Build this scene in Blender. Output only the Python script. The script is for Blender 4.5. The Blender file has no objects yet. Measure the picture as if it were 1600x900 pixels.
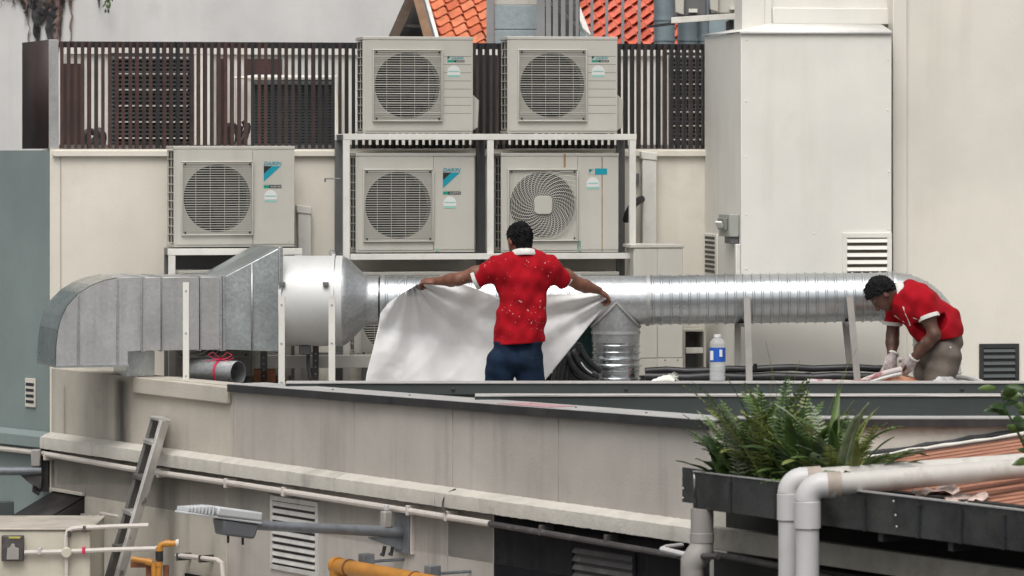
import bpy, bmesh, math, random
import numpy as np
from mathutils import Vector, Matrix, noise

# ------------------------------------------------------------------ camera, sky, sun, exposure
F = 6300.0            # focal length in photo pixels (1600 px wide)
HC = 9.2              # camera height above the street
HORIZON = 240.0
SC = bpy.context.scene
COL = SC.collection
cam_d = bpy.data.cameras.new('camera')
cam = bpy.data.objects.new('camera', cam_d)
COL.objects.link(cam)
cam.location = (0, 0, HC)
cam.rotation_euler = (math.radians(90), 0, 0)
cam_d.sensor_width = 36.0
cam_d.lens = 36.0 * F / 1600.0
cam_d.shift_y = -(450.0 - HORIZON) / 1600.0
cam_d.clip_start = 0.5
cam_d.clip_end = 2000.0
cam_d.dof.use_dof = True
cam_d.dof.focus_distance = 28.8
cam_d.dof.aperture_fstop = 5.6
SC.camera = cam

SUN_DIR = Vector((-0.14, -0.66, 1.15)).normalized()     # towards the sun
world = bpy.data.worlds.new('World')
SC.world = world
world.use_nodes = True
wn, wl = world.node_tree.nodes, world.node_tree.links
wn.clear()
sky = wn.new('ShaderNodeTexSky')
sky.sky_type = 'NISHITA'
sky.sun_disc = False
sky.sun_elevation = math.asin(SUN_DIR.z)
sky.sun_rotation = math.atan2(SUN_DIR.x, SUN_DIR.y)
sky.air_density = 1.0
sky.dust_density = 6.0
sky.ozone_density = 1.0
hs = wn.new('ShaderNodeHueSaturation')                  # a cloudy sky: the same light with little blue left
hs.inputs['Saturation'].default_value = 0.10
bg = wn.new('ShaderNodeBackground')
bg.inputs['Strength'].default_value = 0.115
wo = wn.new('ShaderNodeOutputWorld')
wl.new(sky.outputs[0], hs.inputs['Color'])
wl.new(hs.outputs[0], bg.inputs['Color'])
wl.new(bg.outputs[0], wo.inputs['Surface'])

sun_d = bpy.data.lights.new('sun', 'SUN')
sun_d.energy = 1.05
sun_d.angle = math.radians(38)
sun_d.color = (1.0, 0.955, 0.89)
sun = bpy.data.objects.new('sun', sun_d)
COL.objects.link(sun)
sun.rotation_euler = (-SUN_DIR).to_track_quat('-Z', 'Y').to_euler()

SC.view_settings.view_transform = 'Standard'
SC.view_settings.look = 'None'
SC.view_settings.exposure = 0.38
SC.view_settings.gamma = 1.0
SC.view_settings.use_curve_mapping = False
SC.cycles.max_bounces = 6
SC.cycles.diffuse_bounces = 3
SC.cycles.glossy_bounces = 3
SC.cycles.transmission_bounces = 5
SC.cycles.transparent_max_bounces = 6

random.seed(7)
R = random.Random(11)

# ------------------------------------------------------------------ materials
def _n(nt, t, **kw):
    n = nt.nodes.new(t)
    for k, v in kw.items():
        setattr(n, k, v)
    return n

def _ramp(nt, src, lo, hi):
    r = _n(nt, 'ShaderNodeMapRange')
    r.inputs['From Min'].default_value = lo
    r.inputs['From Max'].default_value = hi
    r.clamp = True
    nt.links.new(src, r.inputs['Value'])
    return r.outputs['Result']

def _noise(nt, vec, scale, detail=4, rough=.55, stretch=None):
    if stretch:
        m = _n(nt, 'ShaderNodeMapping')
        m.inputs['Scale'].default_value = stretch
        nt.links.new(vec, m.inputs['Vector'])
        vec = m.outputs[0]
    n = _n(nt, 'ShaderNodeTexNoise')
    n.inputs['Scale'].default_value = scale
    n.inputs['Detail'].default_value = detail
    n.inputs['Roughness'].default_value = rough
    nt.links.new(vec, n.inputs['Vector'])
    return n.outputs['Fac']

def _mix(nt, fac, c1, c2):
    m = _n(nt, 'ShaderNodeMix', data_type='RGBA')
    nt.links.new(fac, m.inputs['Factor'])
    for sock, c in ((m.inputs[6], c1), (m.inputs[7], c2)):
        if isinstance(c, tuple):
            sock.default_value = (*c, 1)
        else:
            nt.links.new(c, sock)
    return m.outputs[2]

def _mul(nt, a, k):
    m = _n(nt, 'ShaderNodeMath', operation='MULTIPLY')
    nt.links.new(a, m.inputs[0])
    if isinstance(k, (int, float)):
        m.inputs[1].default_value = k
    else:
        nt.links.new(k, m.inputs[1])
    return m.outputs[0]

MATS = {}
def mat(name, col, rough=.6, metal=0., var=.07, vscale=2.5, streak=0., streak_col=(.05, .045, .04), sscale=5.0,
        grime=0., grime_col=(.09, .08, .065), gscale=1.6, bump=0., bscale=90., spangle=0., spec=.5,
        stains=(), orand=0., speck=0., speck_col=(.75, .73, .70), speck_scale=26., speck_lo=.70, transl=0., coat=0., gcut=(.54, .72)):
    if name in MATS:
        return MATS[name]
    m = bpy.data.materials.new(name)
    MATS[name] = m
    m.use_nodes = True
    nt = m.node_tree
    b = nt.nodes['Principled BSDF']
    pos = _n(nt, 'ShaderNodeNewGeometry').outputs['Position']
    dark = tuple(c * (1 - var * 1.6) for c in col)
    lite = tuple(min(1, c * (1 + var)) for c in col)
    c = _mix(nt, _ramp(nt, _noise(nt, pos, vscale, 5, .6), .3, .7), dark, lite)
    if orand:                                            # parts made or weathered apart differ a little
        oi = _n(nt, 'ShaderNodeObjectInfo')
        c = _mix(nt, _mul(nt, oi.outputs['Random'], orand), c, tuple(x * .55 * w for x, w in zip(col, (1.05, 1., .85))))
    if spangle:
        v = _n(nt, 'ShaderNodeTexVoronoi')
        v.inputs['Scale'].default_value = 55
        nt.links.new(pos, v.inputs['Vector'])
        sp = _n(nt, 'ShaderNodeSeparateColor')
        nt.links.new(v.outputs['Color'], sp.inputs[0])
        c = _mix(nt, _mul(nt, sp.outputs[0], spangle), c, tuple(x * .45 for x in col))
    if grime:
        g = _ramp(nt, _noise(nt, pos, gscale, 8, .68), *gcut)
        c = _mix(nt, _mul(nt, g, grime), c, grime_col)
    if streak:
        s = _ramp(nt, _noise(nt, pos, sscale, 4, .55, (1, 1, .07)), .50, .78)
        s2 = _ramp(nt, _noise(nt, pos, 1.1, 2, .5), .35, .65)
        c = _mix(nt, _mul(nt, _mul(nt, s, s2), streak), c, streak_col)
    for (sx, hw, z0, z1, k) in stains:                   # single run-off stains with a place of their own
        sep = _n(nt, 'ShaderNodeSeparateXYZ')
        nt.links.new(pos, sep.inputs[0])
        d = _n(nt, 'ShaderNodeMath', operation='SUBTRACT'); d.inputs[1].default_value = sx
        nt.links.new(sep.outputs[0], d.inputs[0])
        ab = _n(nt, 'ShaderNodeMath', operation='ABSOLUTE'); nt.links.new(d.outputs[0], ab.inputs[0])
        nz = _noise(nt, pos, 9, 3, .6, (1, 1, .25))
        ad = _n(nt, 'ShaderNodeMath', operation='MULTIPLY_ADD'); nt.links.new(nz, ad.inputs[0]); ad.inputs[1].default_value = hw * 1.1; nt.links.new(ab.outputs[0], ad.inputs[2])
        e1 = _ramp(nt, ad.outputs[0], hw * 1.9, hw * .75)
        e2 = _mul(nt, _ramp(nt, sep.outputs[2], z0, z0 + .12), _ramp(nt, sep.outputs[2], z1, z1 - .04))
        c = _mix(nt, _mul(nt, _mul(nt, e1, e2), k), c, (.045, .042, .037))
    if speck:
        s = _ramp(nt, _noise(nt, pos, speck_scale, 2, .6), speck_lo, speck_lo + .03)
        s2 = _ramp(nt, _noise(nt, pos, 5.5, 1, .5), .47, .55)
        c = _mix(nt, _mul(nt, _mul(nt, s, s2), speck), c, speck_col)
    nt.links.new(c, b.inputs['Base Color'])
    b.inputs['Metallic'].default_value = metal
    b.inputs['Specular IOR Level'].default_value = spec
    if coat:
        b.inputs['Coat Weight'].default_value = coat
    rr = _n(nt, 'ShaderNodeMapRange')
    nt.links.new(_noise(nt, pos, 7, 4, .6), rr.inputs['Value'])
    rr.inputs['To Min'].default_value = max(.05, rough - .1)
    rr.inputs['To Max'].default_value = min(1, rough + .1)
    nt.links.new(rr.outputs[0], b.inputs['Roughness'])
    if bump:
        bp = _n(nt, 'ShaderNodeBump')
        bp.inputs['Strength'].default_value = bump
        bp.inputs['Distance'].default_value = .01
        nt.links.new(_noise(nt, pos, bscale, 6, .65), bp.inputs['Height'])
        nt.links.new(bp.outputs[0], b.inputs['Normal'])
    if transl:
        tr = _n(nt, 'ShaderNodeBsdfTranslucent')
        nt.links.new(c, tr.inputs['Color'])
        mx = _n(nt, 'ShaderNodeMixShader')
        mx.inputs[0].default_value = transl
        nt.links.new(b.outputs[0], mx.inputs[1])
        nt.links.new(tr.outputs[0], mx.inputs[2])
        nt.links.new(mx.outputs[0], nt.nodes['Material Output'].inputs['Surface'])
    return m

M_CREAM = mat('cream_wall', (.68, .64, .56), .85, var=.06, vscale=1.2, streak=.32, streak_col=(.33, .285, .22), grime=.2, grime_col=(.35, .31, .25), bump=.18, bscale=55)
M_RWALL = mat('right_wall', (.70, .67, .595), .85, var=.07, vscale=.9, streak=.24, streak_col=(.38, .34, .27), grime=.12, grime_col=(.54, .50, .42), gscale=.9, bump=.15, bscale=50)
M_SHAFT = mat('shaft_paint', (.72, .70, .645), .7, var=.06, vscale=1.0, streak=.26, streak_col=(.38, .34, .27), grime=.18, grime_col=(.42, .38, .31), bump=.12, bscale=45)
M_FARW = mat('far_wall', (.60, .59, .575), .9, var=.09, vscale=.7, grime=.28, grime_col=(.36, .35, .335), gscale=1.3, streak=.25, streak_col=(.37, .355, .33), bump=.15, bscale=20)
M_GREEN = mat('green_wall', (.185, .228, .222), .85, var=.07, vscale=1.4, streak=.22, streak_col=(.12, .15, .15), grime=.15, grime_col=(.13, .155, .15), bump=.16, bscale=60)
M_LWC = mat('parapet_cream', (.45, .415, .355), .85, stains=((-2.80, .062, 6.9, 7.60, .92), (-2.46, .05, 6.6, 7.36, .7), (-2.38, .05, 6.0, 6.95, .5), (-3.3, .02, 6.9, 7.5, .3)), var=.09, vscale=1.7, streak=.62, streak_col=(.085, .078, .068), sscale=4.2, grime=.32, grime_col=(.19, .17, .145), bump=.3, bscale=60)
M_LWG = mat('parapet_grey', (.41, .38, .345), .85, var=.10, vscale=1.3, streak=.55, streak_col=(.15, .13, .115), sscale=7, grime=.20, grime_col=(.22, .195, .175), bump=.25, bscale=60)
M_BAND = mat('ledge_concrete', (.50, .475, .425), .9, var=.09, vscale=3, streak=.35, streak_col=(.09, .083, .072), grime=.42, grime_col=(.16, .145, .12), gscale=2.2, bump=.4, bscale=45)
M_BLACKW = mat('black_wall_paint', (.010, .010, .013), .8, spec=.15, var=.25, grime=.2, grime_col=(.035, .034, .036), bump=.2, bscale=60)
M_AC = mat('unit_casing', (.50, .483, .435), .5, orand=.16, var=.035, vscale=2.2, streak=.30, streak_col=(.28, .24, .175), grime=.22, grime_col=(.34, .30, .235), gscale=3)
M_ACD = mat('unit_grille', (.52, .505, .455), .5, var=.05, grime=.12, grime_col=(.3, .27, .22), gscale=9)
M_SHROUD = mat('unit_shroud', (.20, .185, .155), .6, var=.08)
M_COIL = mat('coil_dark', (.022, .024, .026), .55, metal=.4, var=.3, vscale=30)
M_FAN = mat('fan_dark', (.020, .018, .021), .5, var=.2)
M_RACK = mat('rack_white', (.66, .645, .60), .55, var=.06, vscale=4, streak=.22, streak_col=(.26, .2, .14), grime=.22, grime_col=(.3, .25, .19), gscale=6)
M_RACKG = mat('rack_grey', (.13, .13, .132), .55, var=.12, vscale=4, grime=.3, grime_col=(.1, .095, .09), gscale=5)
M_SLAT = [mat('slat_brown_%s' % n, c, .55, var=.25, vscale=9, grime=.3, grime_col=(.02, .016, .015), gscale=8)
          for n, c in (('warm', (.060, .027, .022)), ('mid', (.038, .022, .020)), ('dark', (.018, .015, .016)))]
M_SCRP = mat('screen_end_panel', (.030, .016, .014), .6, var=.2, vscale=3, streak=.4, streak_col=(.012, .01, .01))
M_DARKS = mat('dark_steel', (.022, .024, .026), .55, var=.2, vscale=5)
M_GALV = mat('galvanised', (.55, .565, .575), .36, metal=.82, var=.10, vscale=3, spangle=.38, grime=.18, grime_col=(.28, .275, .26), gscale=3, streak=.15, streak_col=(.2, .19, .18))
M_GALVD = mat('galvanised_dull', (.53, .53, .535), .5, orand=.30, metal=.65, var=.14, vscale=3, spangle=.22, grime=.4, grime_col=(.2, .195, .185), gscale=3, streak=.45, streak_col=(.13, .10, .09), sscale=9)
M_SPIRAL = mat('spiral_duct_steel', (.52, .545, .56), .30, metal=.92, var=.08, vscale=4, grime=.12, grime_col=(.35, .34, .33), gscale=6)
M_BRANCH = mat('branch_duct_steel', (.60, .625, .64), .17, metal=.95, var=.1, vscale=5, bump=.55, bscale=13)
M_FANC = mat('fan_case', (.58, .58, .57), .55, metal=.25, var=.07, vscale=3, grime=.15, grime_col=(.36, .34, .31), streak=.15, streak_col=(.2, .19, .17))
M_TGREEN = mat('green_steel', (.040, .052, .051), .5, var=.12, vscale=2, streak=.2, streak_col=(.08, .085, .08), grime=.2, grime_col=(.07, .075, .07))
M_LTRIM = mat('pale_trim', (.52, .505, .48), .5, metal=.2, var=.12, vscale=6, grime=.35, grime_col=(.2, .19, .17), gscale=7)
M_COPT = mat('coping_top', (.42, .41, .40), .6, metal=.2, var=.12, vscale=3, grime=.4, grime_col=(.2, .19, .18), gscale=3)
M_COPF = mat('coping_fascia', (.032, .031, .032), .55, metal=.2, var=.2, vscale=4, streak=.3, streak_col=(.12, .115, .11))
M_PINK = mat('pink_patch', (.42, .25, .26), .8, var=.12, vscale=8)
M_TILE = [mat('roof_tile_%s' % n, c, .65, var=.16, vscale=11, grime=.35, grime_col=(.26, .075, .035), gscale=9)
          for n, c in (('orange', (.66, .19, .085)), ('pale', (.70, .24, .12)), ('deep', (.57, .145, .065)))]
M_TILE2 = [mat('roof_tile_red_%s' % n, c, .65, var=.16, vscale=11, grime=.35, grime_col=(.26, .06, .04), gscale=9)
           for n, c in (('a', (.64, .15, .09)), ('b', (.68, .18, .12)), ('c', (.53, .11, .07)))]
M_WOOD = mat('barge_wood', (.22, .125, .07), .75, var=.2, vscale=8, streak=.3, streak_col=(.1, .05, .03))
M_WOODP = mat('barge_wood_pale', (.30, .225, .17), .8, var=.2, vscale=8, streak=.3, streak_col=(.14, .09, .06))
M_TIMBER_DARK = mat('gable_dark', (.02, .019, .018), .8)
M_GREYBAR = mat('grey_bar', (.27, .27, .27), .6, var=.1)
M_BLUEP = mat('blue_grey_panel', (.34, .39, .41), .35, var=.10, vscale=14, bump=.5, bscale=40)
M_BLUEC = mat('blue_grey_pipe', (.25, .31, .34), .45, metal=.25, var=.15, vscale=4, streak=.3, streak_col=(.12, .15, .17))
M_RED = mat('red_shirt', (.33, .003, .010), .9, var=.14, vscale=14, speck=1., speck_scale=64, speck_lo=.695, bump=.25, bscale=420, spec=.2)
M_RED2 = mat('red_shirt_clean', (.32, .003, .010), .9, var=.12, vscale=14, bump=.25, bscale=420, spec=.2)
M_WTRIM = mat('white_knit', (.62, .60, .57), .9, var=.08, vscale=20, spec=.2)
M_SKIN = mat('skin', (.175, .072, .045), .5, var=.16, vscale=18, spec=.4, speck=.8, speck_scale=70, speck_lo=.72)
M_SKIN2 = mat('skin_dark', (.10, .046, .031), .45, var=.18, vscale=18, spec=.45, speck=.7, speck_scale=60, speck_lo=.70)
M_HAIR = mat('hair', (.004, .004, .005), .6, var=.3, vscale=60, bump=1., bscale=130, spec=.22)
M_JEAN = mat('denim', (.009, .020, .042), .9, var=.28, vscale=7, grime=.25, grime_col=(.055, .08, .125), gscale=9, bump=.3, bscale=380, spec=.15)
M_TROU = mat('grey_trousers', (.135, .115, .098), .9, var=.2, vscale=8, grime=.35, grime_col=(.055, .05, .046), gscale=7, bump=.3, bscale=300, spec=.15, speck=.6, speck_scale=30, speck_lo=.72)
M_GLOVE = mat('work_glove', (.42, .37, .36), .95, var=.3, vscale=35, grime=.5, grime_col=(.12, .12, .14), gscale=40, spec=.15)
M_SHOE = mat('shoe', (.02, .02, .022), .6)
M_EYE = mat('eye_white', (.5, .47, .44), .3)
M_SHEET = mat('plastic_sheet', (.90, .90, .895), .6, var=.02, vscale=3, transl=.26, spec=.15, grime=.25, grime_col=(.62, .57, .42), gscale=2.2, gcut=(.58, .72), bump=.5, bscale=16)
M_PVC = mat('pvc_grey', (.50, .49, .485), .42, var=.05, vscale=5, streak=.15, streak_col=(.25, .23, .21))
M_PVCB = mat('pvc_aged', (.50, .48, .445), .5, var=.09, vscale=5, grime=.5, grime_col=(.13, .105, .085), gscale=5)
M_PVCC = mat('pvc_primer', (.34, .285, .24), .6, var=.15, vscale=12)
M_PVCG = mat('pvc_dark', (.29, .27, .255), .5, var=.08, streak=.3, streak_col=(.12, .11, .1))
M_GUT = mat('gutter_metal', (.16, .168, .162), .28, metal=.85, var=.35, vscale=3, streak=.6, streak_col=(.26, .24, .215), sscale=6, grime=.4, grime_col=(.04, .04, .038), gscale=3, bump=.15, bscale=7)
M_GUTR = mat('gutter_rim', (.5, .5, .49), .4, metal=.4)
M_SOIL = mat('soil', (.025, .018, .012), .95, var=.4, vscale=30, bump=.8, bscale=60)
M_CORRT = mat('corrugated_rib_lit', (.33, .15, .092), .75, var=.12, vscale=9, grime=.3, grime_col=(.22, .09, .06), gscale=7)  # paler than the sheet: light on the rib tops put into the colour
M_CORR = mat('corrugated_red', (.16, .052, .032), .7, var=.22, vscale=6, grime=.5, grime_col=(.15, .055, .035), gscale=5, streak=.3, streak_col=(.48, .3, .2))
M_PLANKC = mat('plank_cream', (.36, .34, .29), .8, var=.12, vscale=5, grime=.5, grime_col=(.11, .10, .08), gscale=3)
M_DARKW = mat('lean_to_dark', (.015, .014, .013), .85, var=.3, vscale=3)  # on the lean-to, shade under the gutter put into wall and plank colour
M_PALEW = mat('return_wall', (.56, .53, .47), .85, var=.08, vscale=3, grime=.5, grime_col=(.24, .21, .17), gscale=3.5, bump=.4, bscale=40)
M_BITU = mat('bitumen_flashing', (.04, .04, .045), .7, var=.3, vscale=9, bump=.6, bscale=50)
M_ORANGE = mat('orange_pipe', (.44, .19, .025), .42, var=.12, vscale=9, streak=.4, streak_col=(.22, .06, .012), grime=.25, grime_col=(.25, .09, .02), gscale=7)
M_RUST = mat('rust_steel', (.20, .075, .035), .8, var=.3, vscale=10)
M_LAMP = mat('lamp_pale', (.50, .51, .52), .42, var=.05)
M_LAMPD = mat('lamp_dark', (.12, .125, .135), .5, var=.1)
M_ARM = mat('lamp_arm', (.20, .215, .235), .45, metal=.4, var=.15, vscale=10, grime=.25, grime_col=(.1, .1, .1), gscale=9)
M_BLACK = mat('black_rubber', (.014, .014, .016), .45, var=.3, vscale=10)
M_COND = mat('conduit_pale', (.53, .49, .45), .5, var=.08, vscale=8, grime=.3, grime_col=(.22, .19, .16), gscale=8)
M_CONDD = mat('conduit_dark', (.055, .05, .05), .5, var=.2, vscale=8, grime=.5, grime_col=(.2, .185, .17), gscale=9)
M_CABT = mat('cabinet_top', (.40, .36, .31), .9, var=.15, vscale=4, grime=.8, grime_col=(.10, .08, .07), gscale=2.5)
M_CAB = mat('cabinet_cream', (.50, .465, .385), .8, var=.08, vscale=3, streak=.55, streak_col=(.12, .10, .08), sscale=8, grime=.2, grime_col=(.25, .22, .17))
M_AWN = mat('awning_black', (.020, .017, .017), .6, var=.3, vscale=6, streak=.4, streak_col=(.05, .045, .045))
M_ALU = mat('ladder_aluminium', (.52, .50, .48), .42, metal=.45, var=.15, vscale=8, grime=.75, grime_col=(.035, .032, .032), gscale=6, gcut=(.57, .64))
M_ALUD = mat('ladder_dark', (.13, .125, .12), .5, metal=.3, var=.2, vscale=8, grime=.5, grime_col=(.04, .038, .036), gscale=6)
M_CONC = mat('roof_concrete', (.38, .365, .34), .9, var=.12, grime=.4, grime_col=(.12, .11, .1))
M_ASPH = mat('asphalt', (.05, .05, .052), .9, var=.2, vscale=1)
M_TEAL = mat('logo_teal', (.0, .26, .34), .5, var=.04)
M_LBLK = mat('logo_black', (.012, .014, .016), .5)
M_LGRN = mat('logo_green', (.0, .26, .17), .5, var=.04)
M_LGRY = mat('logo_grey', (.44, .43, .38), .5, var=.03)
M_STK = mat('sticker_white', (.64, .645, .63), .5, var=.03)
M_STKT = mat('sticker_mint', (.27, .52, .45), .5, var=.05)
M_RSTK = mat('rust_streak', (.30, .20, .10), .8, var=.3, vscale=15)
M_GSTK = mat('verdigris_streak', (.26, .40, .31), .8, var=.3, vscale=15)
M_LEAF = [mat('leaf_%s' % n, c, .42, var=.25, vscale=14, transl=.25, spec=.45)
          for n, c in (('deep', (.045, .09, .026)), ('mid', (.10, .165, .042)), ('yellow', (.20, .235, .065)), ('pale', (.30, .35, .23)), ('rust', (.24, .10, .025)))]  # pale tone also paints in white glare on the glossy leaves
M_BACKS = mat('elbow_back_sheet', (.56, .59, .60), .26, metal=.95, var=.15, vscale=3, spangle=.25)
M_TRANS = mat('transition_sheet', (.47, .51, .51), .40, metal=.8, var=.28, vscale=2.2, spangle=.4, grime=.3, grime_col=(.5, .52, .52), gscale=2.5)
M_CREEP2 = mat('creeper_grey', (.05, .048, .05), .95, var=.6, vscale=9, bump=1., bscale=30, grime=.5, grime_col=(.2, .19, .17), gscale=7)
M_CREEP3 = mat('creeper_pink', (.22, .15, .13), .95, var=.5, vscale=9, bump=1., bscale=30, grime=.5, grime_col=(.06, .04, .035), gscale=9)
M_CREEP = mat('dried_creeper', (.085, .055, .045), .95, var=.5, vscale=7, bump=1., bscale=30, grime=.6, grime_col=(.02, .018, .017), gscale=5)
M_PINKR = mat('pink_ribbon', (.55, .02, .08), .6)
M_RAG = mat('white_rag', (.72, .72, .66), .9, var=.06, vscale=20)
M_SACK = mat('orange_sack', (.50, .13, .05), .85, var=.25, vscale=14, grime=.55, grime_col=(.56, .48, .36), gscale=9, gcut=(.48, .58))
M_HOSE = mat('stained_hose', (.50, .44, .42), .7, var=.1, grime=.8, grime_col=(.26, .04, .045), gscale=11, gcut=(.5, .54))
M_BLABEL = mat('bottle_label', (.01, .09, .44), .4, var=.05)
M_TEALB = mat('teal_crate', (.02, .085, .085), .6, var=.15)
M_YELL = mat('yellow_label', (.45, .40, .08), .6)
def clear_mat(name, tint, alpha, rough=.12):
    m = bpy.data.materials.new(name); m.use_nodes = True
    b = m.node_tree.nodes['Principled BSDF']
    b.inputs['Base Color'].default_value = (*tint, 1)
    b.inputs['Roughness'].default_value = rough
    b.inputs['Alpha'].default_value = alpha
    return m
M_CLEAR = clear_mat('clear_plastic', (.78, .80, .80), .30)
M_WATER = clear_mat('bottle_water', (.70, .74, .75), .30)

# ------------------------------------------------------------------ frames: a along the wall, b into the building, z up
class Frame:
    def __init__(s, ox, oy, deg):
        s.ox, s.oy, s.ang = ox, oy, math.radians(deg)
        s.c, s.s = math.cos(s.ang), math.sin(s.ang)
    def a(s, px, b=0.):
        k = (px - 800.) / F
        return (k * (s.oy + b * s.c) - s.ox + b * s.s) / (s.c - k * s.s)
    def Y(s, a, b=0.):
        return s.oy + a * s.s + b * s.c
    def z(s, py, a, b=0.):
        return HC + (HORIZON - py) / F * s.Y(a, b)
    def pos(s, a, b, z):
        return Vector((s.ox + a * s.c - b * s.s, s.Y(a, b), z))
    def P(s, px, py, b=0.):
        a = s.a(px, b)
        return Vector((a, b, s.z(py, a, b)))
FR = Frame(0., 30.5, 9.)                     # rear wall behind the units
LW = Frame((80 - 800.) / F * 29.96, 29.96, -58.35)   # parapet wall that comes towards the camera
WF = Frame(0., 0., 0.)                       # plain world axes
GT = Frame((1083 - 800.) / F * 22.0, 22.0, -58.35)   # eaves gutter of the lean-to
DF = Frame((435 - 800.) / F * 28.9, 28.9, 17.)       # rectangular duct
ZD = 7.0                                     # roof deck
ZP = 7.5                                     # plinth top

INFO = {}
def _reg(o, fr, base):
    INFO[o.name] = (fr, Vector(base))

def tag(o, label=None, cat=None, group=None, kind=None):
    if label: o['label'] = label
    if cat: o['category'] = cat
    if group: o['group'] = group
    if kind: o['kind'] = kind
    return o

def thing(fr, name, label, cat, base, group=None, kind=None):
    o = bpy.data.objects.new(name, None)
    o.empty_display_size = .1
    COL.objects.link(o)
    o.location = fr.pos(*base)
    o.rotation_euler = (0, 0, fr.ang)
    _reg(o, fr, base)
    return tag(o, label, cat, group, kind)

# ------------------------------------------------------------------ mesh builder
class MB:
    def __init__(s):
        s.v, s.f = [], []
    def add(s, vs, fs):
        o = len(s.v)
        s.v += [tuple(v) for v in vs]
        s.f += [tuple(i + o for i in f) for f in fs]
        return s
    def box(s, a0, a1, b0, b1, z0, z1):
        return s.hexa(a0, a1, b0, b1, z0, z1, z0, z1)
    def hexa(s, a0, a1, b0, b1, zb0, zt0, zb1, zt1):
        vs = [(a0, b0, zb0), (a1, b0, zb1), (a1, b1, zb1), (a0, b1, zb0), (a0, b0, zt0), (a1, b0, zt1), (a1, b1, zt1), (a0, b1, zt0)]
        return s.add(vs, [(0, 3, 2, 1), (4, 5, 6, 7), (0, 1, 5, 4), (1, 2, 6, 5), (2, 3, 7, 6), (3, 0, 4, 7)])
    def prism(s, poly, fn, h0, h1):
        n = len(poly)
        vs = [fn(u, v, h0) for u, v in poly] + [fn(u, v, h1) for u, v in poly]
        fs = [tuple(range(n))[::-1], tuple(range(n, 2 * n))] + [(i, (i + 1) % n, n + (i + 1) % n, n + i) for i in range(n)]
        return s.add(vs, fs)
    def bar(s, p0, p1, w, h, up=(0, 0, 1)):
        p0, p1 = Vector(p0), Vector(p1)
        d = (p1 - p0).normalized()
        up = Vector(up)
        if abs(d.dot(up)) > .98:
            up = Vector((0, 1, 0))
        x = d.cross(up).normalized()
        y = x.cross(d).normalized()
        vs = []
        for p in (p0, p1):
            for i, j in ((-1, -1), (1, -1), (1, 1), (-1, 1)):
                vs.append(p + x * (i * w / 2) + y * (j * h / 2))
        return s.add(vs, [(3, 2, 1, 0), (4, 5, 6, 7), (0, 1, 5, 4), (1, 2, 6, 5), (2, 3, 7, 6), (3, 0, 4, 7)])
    def tube(s, pts, r, seg=10, caps=True, flat=None):
        pts = [Vector(p) for p in pts]
        n = len(pts)
        rs = r if isinstance(r, (list, tuple)) else [r] * n
        ts = []
        for i in range(n):
            t = pts[min(i + 1, n - 1)] - pts[max(i - 1, 0)]
            if t.length < 1e-9:
                t = ts[-1] if ts else Vector((0, 0, 1))
            ts.append(t.normalized())
        ref = Vector((0, 0, 1)) if abs(ts[0].z) < .9 else Vector((0, 1, 0))
        x = ts[0].cross(ref).normalized()
        vs, fs = [], []
        for i in range(n):
            x = (x - ts[i] * x.dot(ts[i])).normalized()
            y = ts[i].cross(x)
            for j in range(seg):
                t = 2 * math.pi * j / seg
                k = 1. if flat is None else flat
                vs.append(pts[i] + x * (rs[i] * math.cos(t)) + y * (rs[i] * k * math.sin(t)))
        for i in range(n - 1):
            for j in range(seg):
                j2 = (j + 1) % seg
                fs.append((i * seg + j, i * seg + j2, (i + 1) * seg + j2, (i + 1) * seg + j))
        if caps:
            fs.append(tuple(range(seg))[::-1])
            fs.append(tuple((n - 1) * seg + j for j in range(seg)))
        return s.add(vs, fs)
    def lathe(s, o, axis, prof, seg=32, caps=True):
        o, ax = Vector(o), Vector(axis).normalized()
        ref = Vector((0, 0, 1)) if abs(ax.z) < .9 else Vector((0, 1, 0))
        x = ax.cross(ref).normalized()
        y = ax.cross(x)
        vs, fs = [], []
        for t, r in prof:
            for j in range(seg):
                g = 2 * math.pi * j / seg
                vs.append(o + ax * t + x * (r * math.cos(g)) + y * (r * math.sin(g)))
        for i in range(len(prof) - 1):
            for j in range(seg):
                j2 = (j + 1) % seg
                fs.append((i * seg + j, i * seg + j2, (i + 1) * seg + j2, (i + 1) * seg + j))
        if caps:
            fs.append(tuple(range(seg))[::-1])
            fs.append(tuple((len(prof) - 1) * seg + j for j in range(seg)))
        return s.add(vs, fs)
    def grid(s, nu, nv, fn):
        vs = [fn(i / (nu - 1), j / (nv - 1)) for i in range(nu) for j in range(nv)]
        fs = [(i * nv + j, (i + 1) * nv + j, (i + 1) * nv + j + 1, i * nv + j + 1) for i in range(nu - 1) for j in range(nv - 1)]
        return s.add(vs, fs)
    def mesh(s, name, base=(0, 0, 0), smooth=35):
        m = bpy.data.meshes.new(name)
        bx, by, bz = base
        m.from_pydata([(x - bx, y - by, z - bz) for x, y, z in s.v], [], s.f)
        bm = bmesh.new()
        bm.from_mesh(m)
        bmesh.ops.recalc_face_normals(bm, faces=bm.faces)
        bm.to_mesh(m)
        bm.free()
        if smooth:
            m.polygons.foreach_set('use_smooth', [True] * len(m.polygons))
            m.set_sharp_from_angle(angle=math.radians(smooth))
        return m

def _obj(name, me, m, bevel=0., solid=0.):
    if m:
        me.materials.append(m)
    o = bpy.data.objects.new(name, me)
    COL.objects.link(o)
    if solid:
        md = o.modifiers.new('solidify', 'SOLIDIFY'); md.thickness = solid; md.offset = 0
    if bevel:
        md = o.modifiers.new('bevel', 'BEVEL'); md.width = bevel; md.segments = 2; md.limit_method = 'ANGLE'; md.angle_limit = math.radians(40)
    return o

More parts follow.
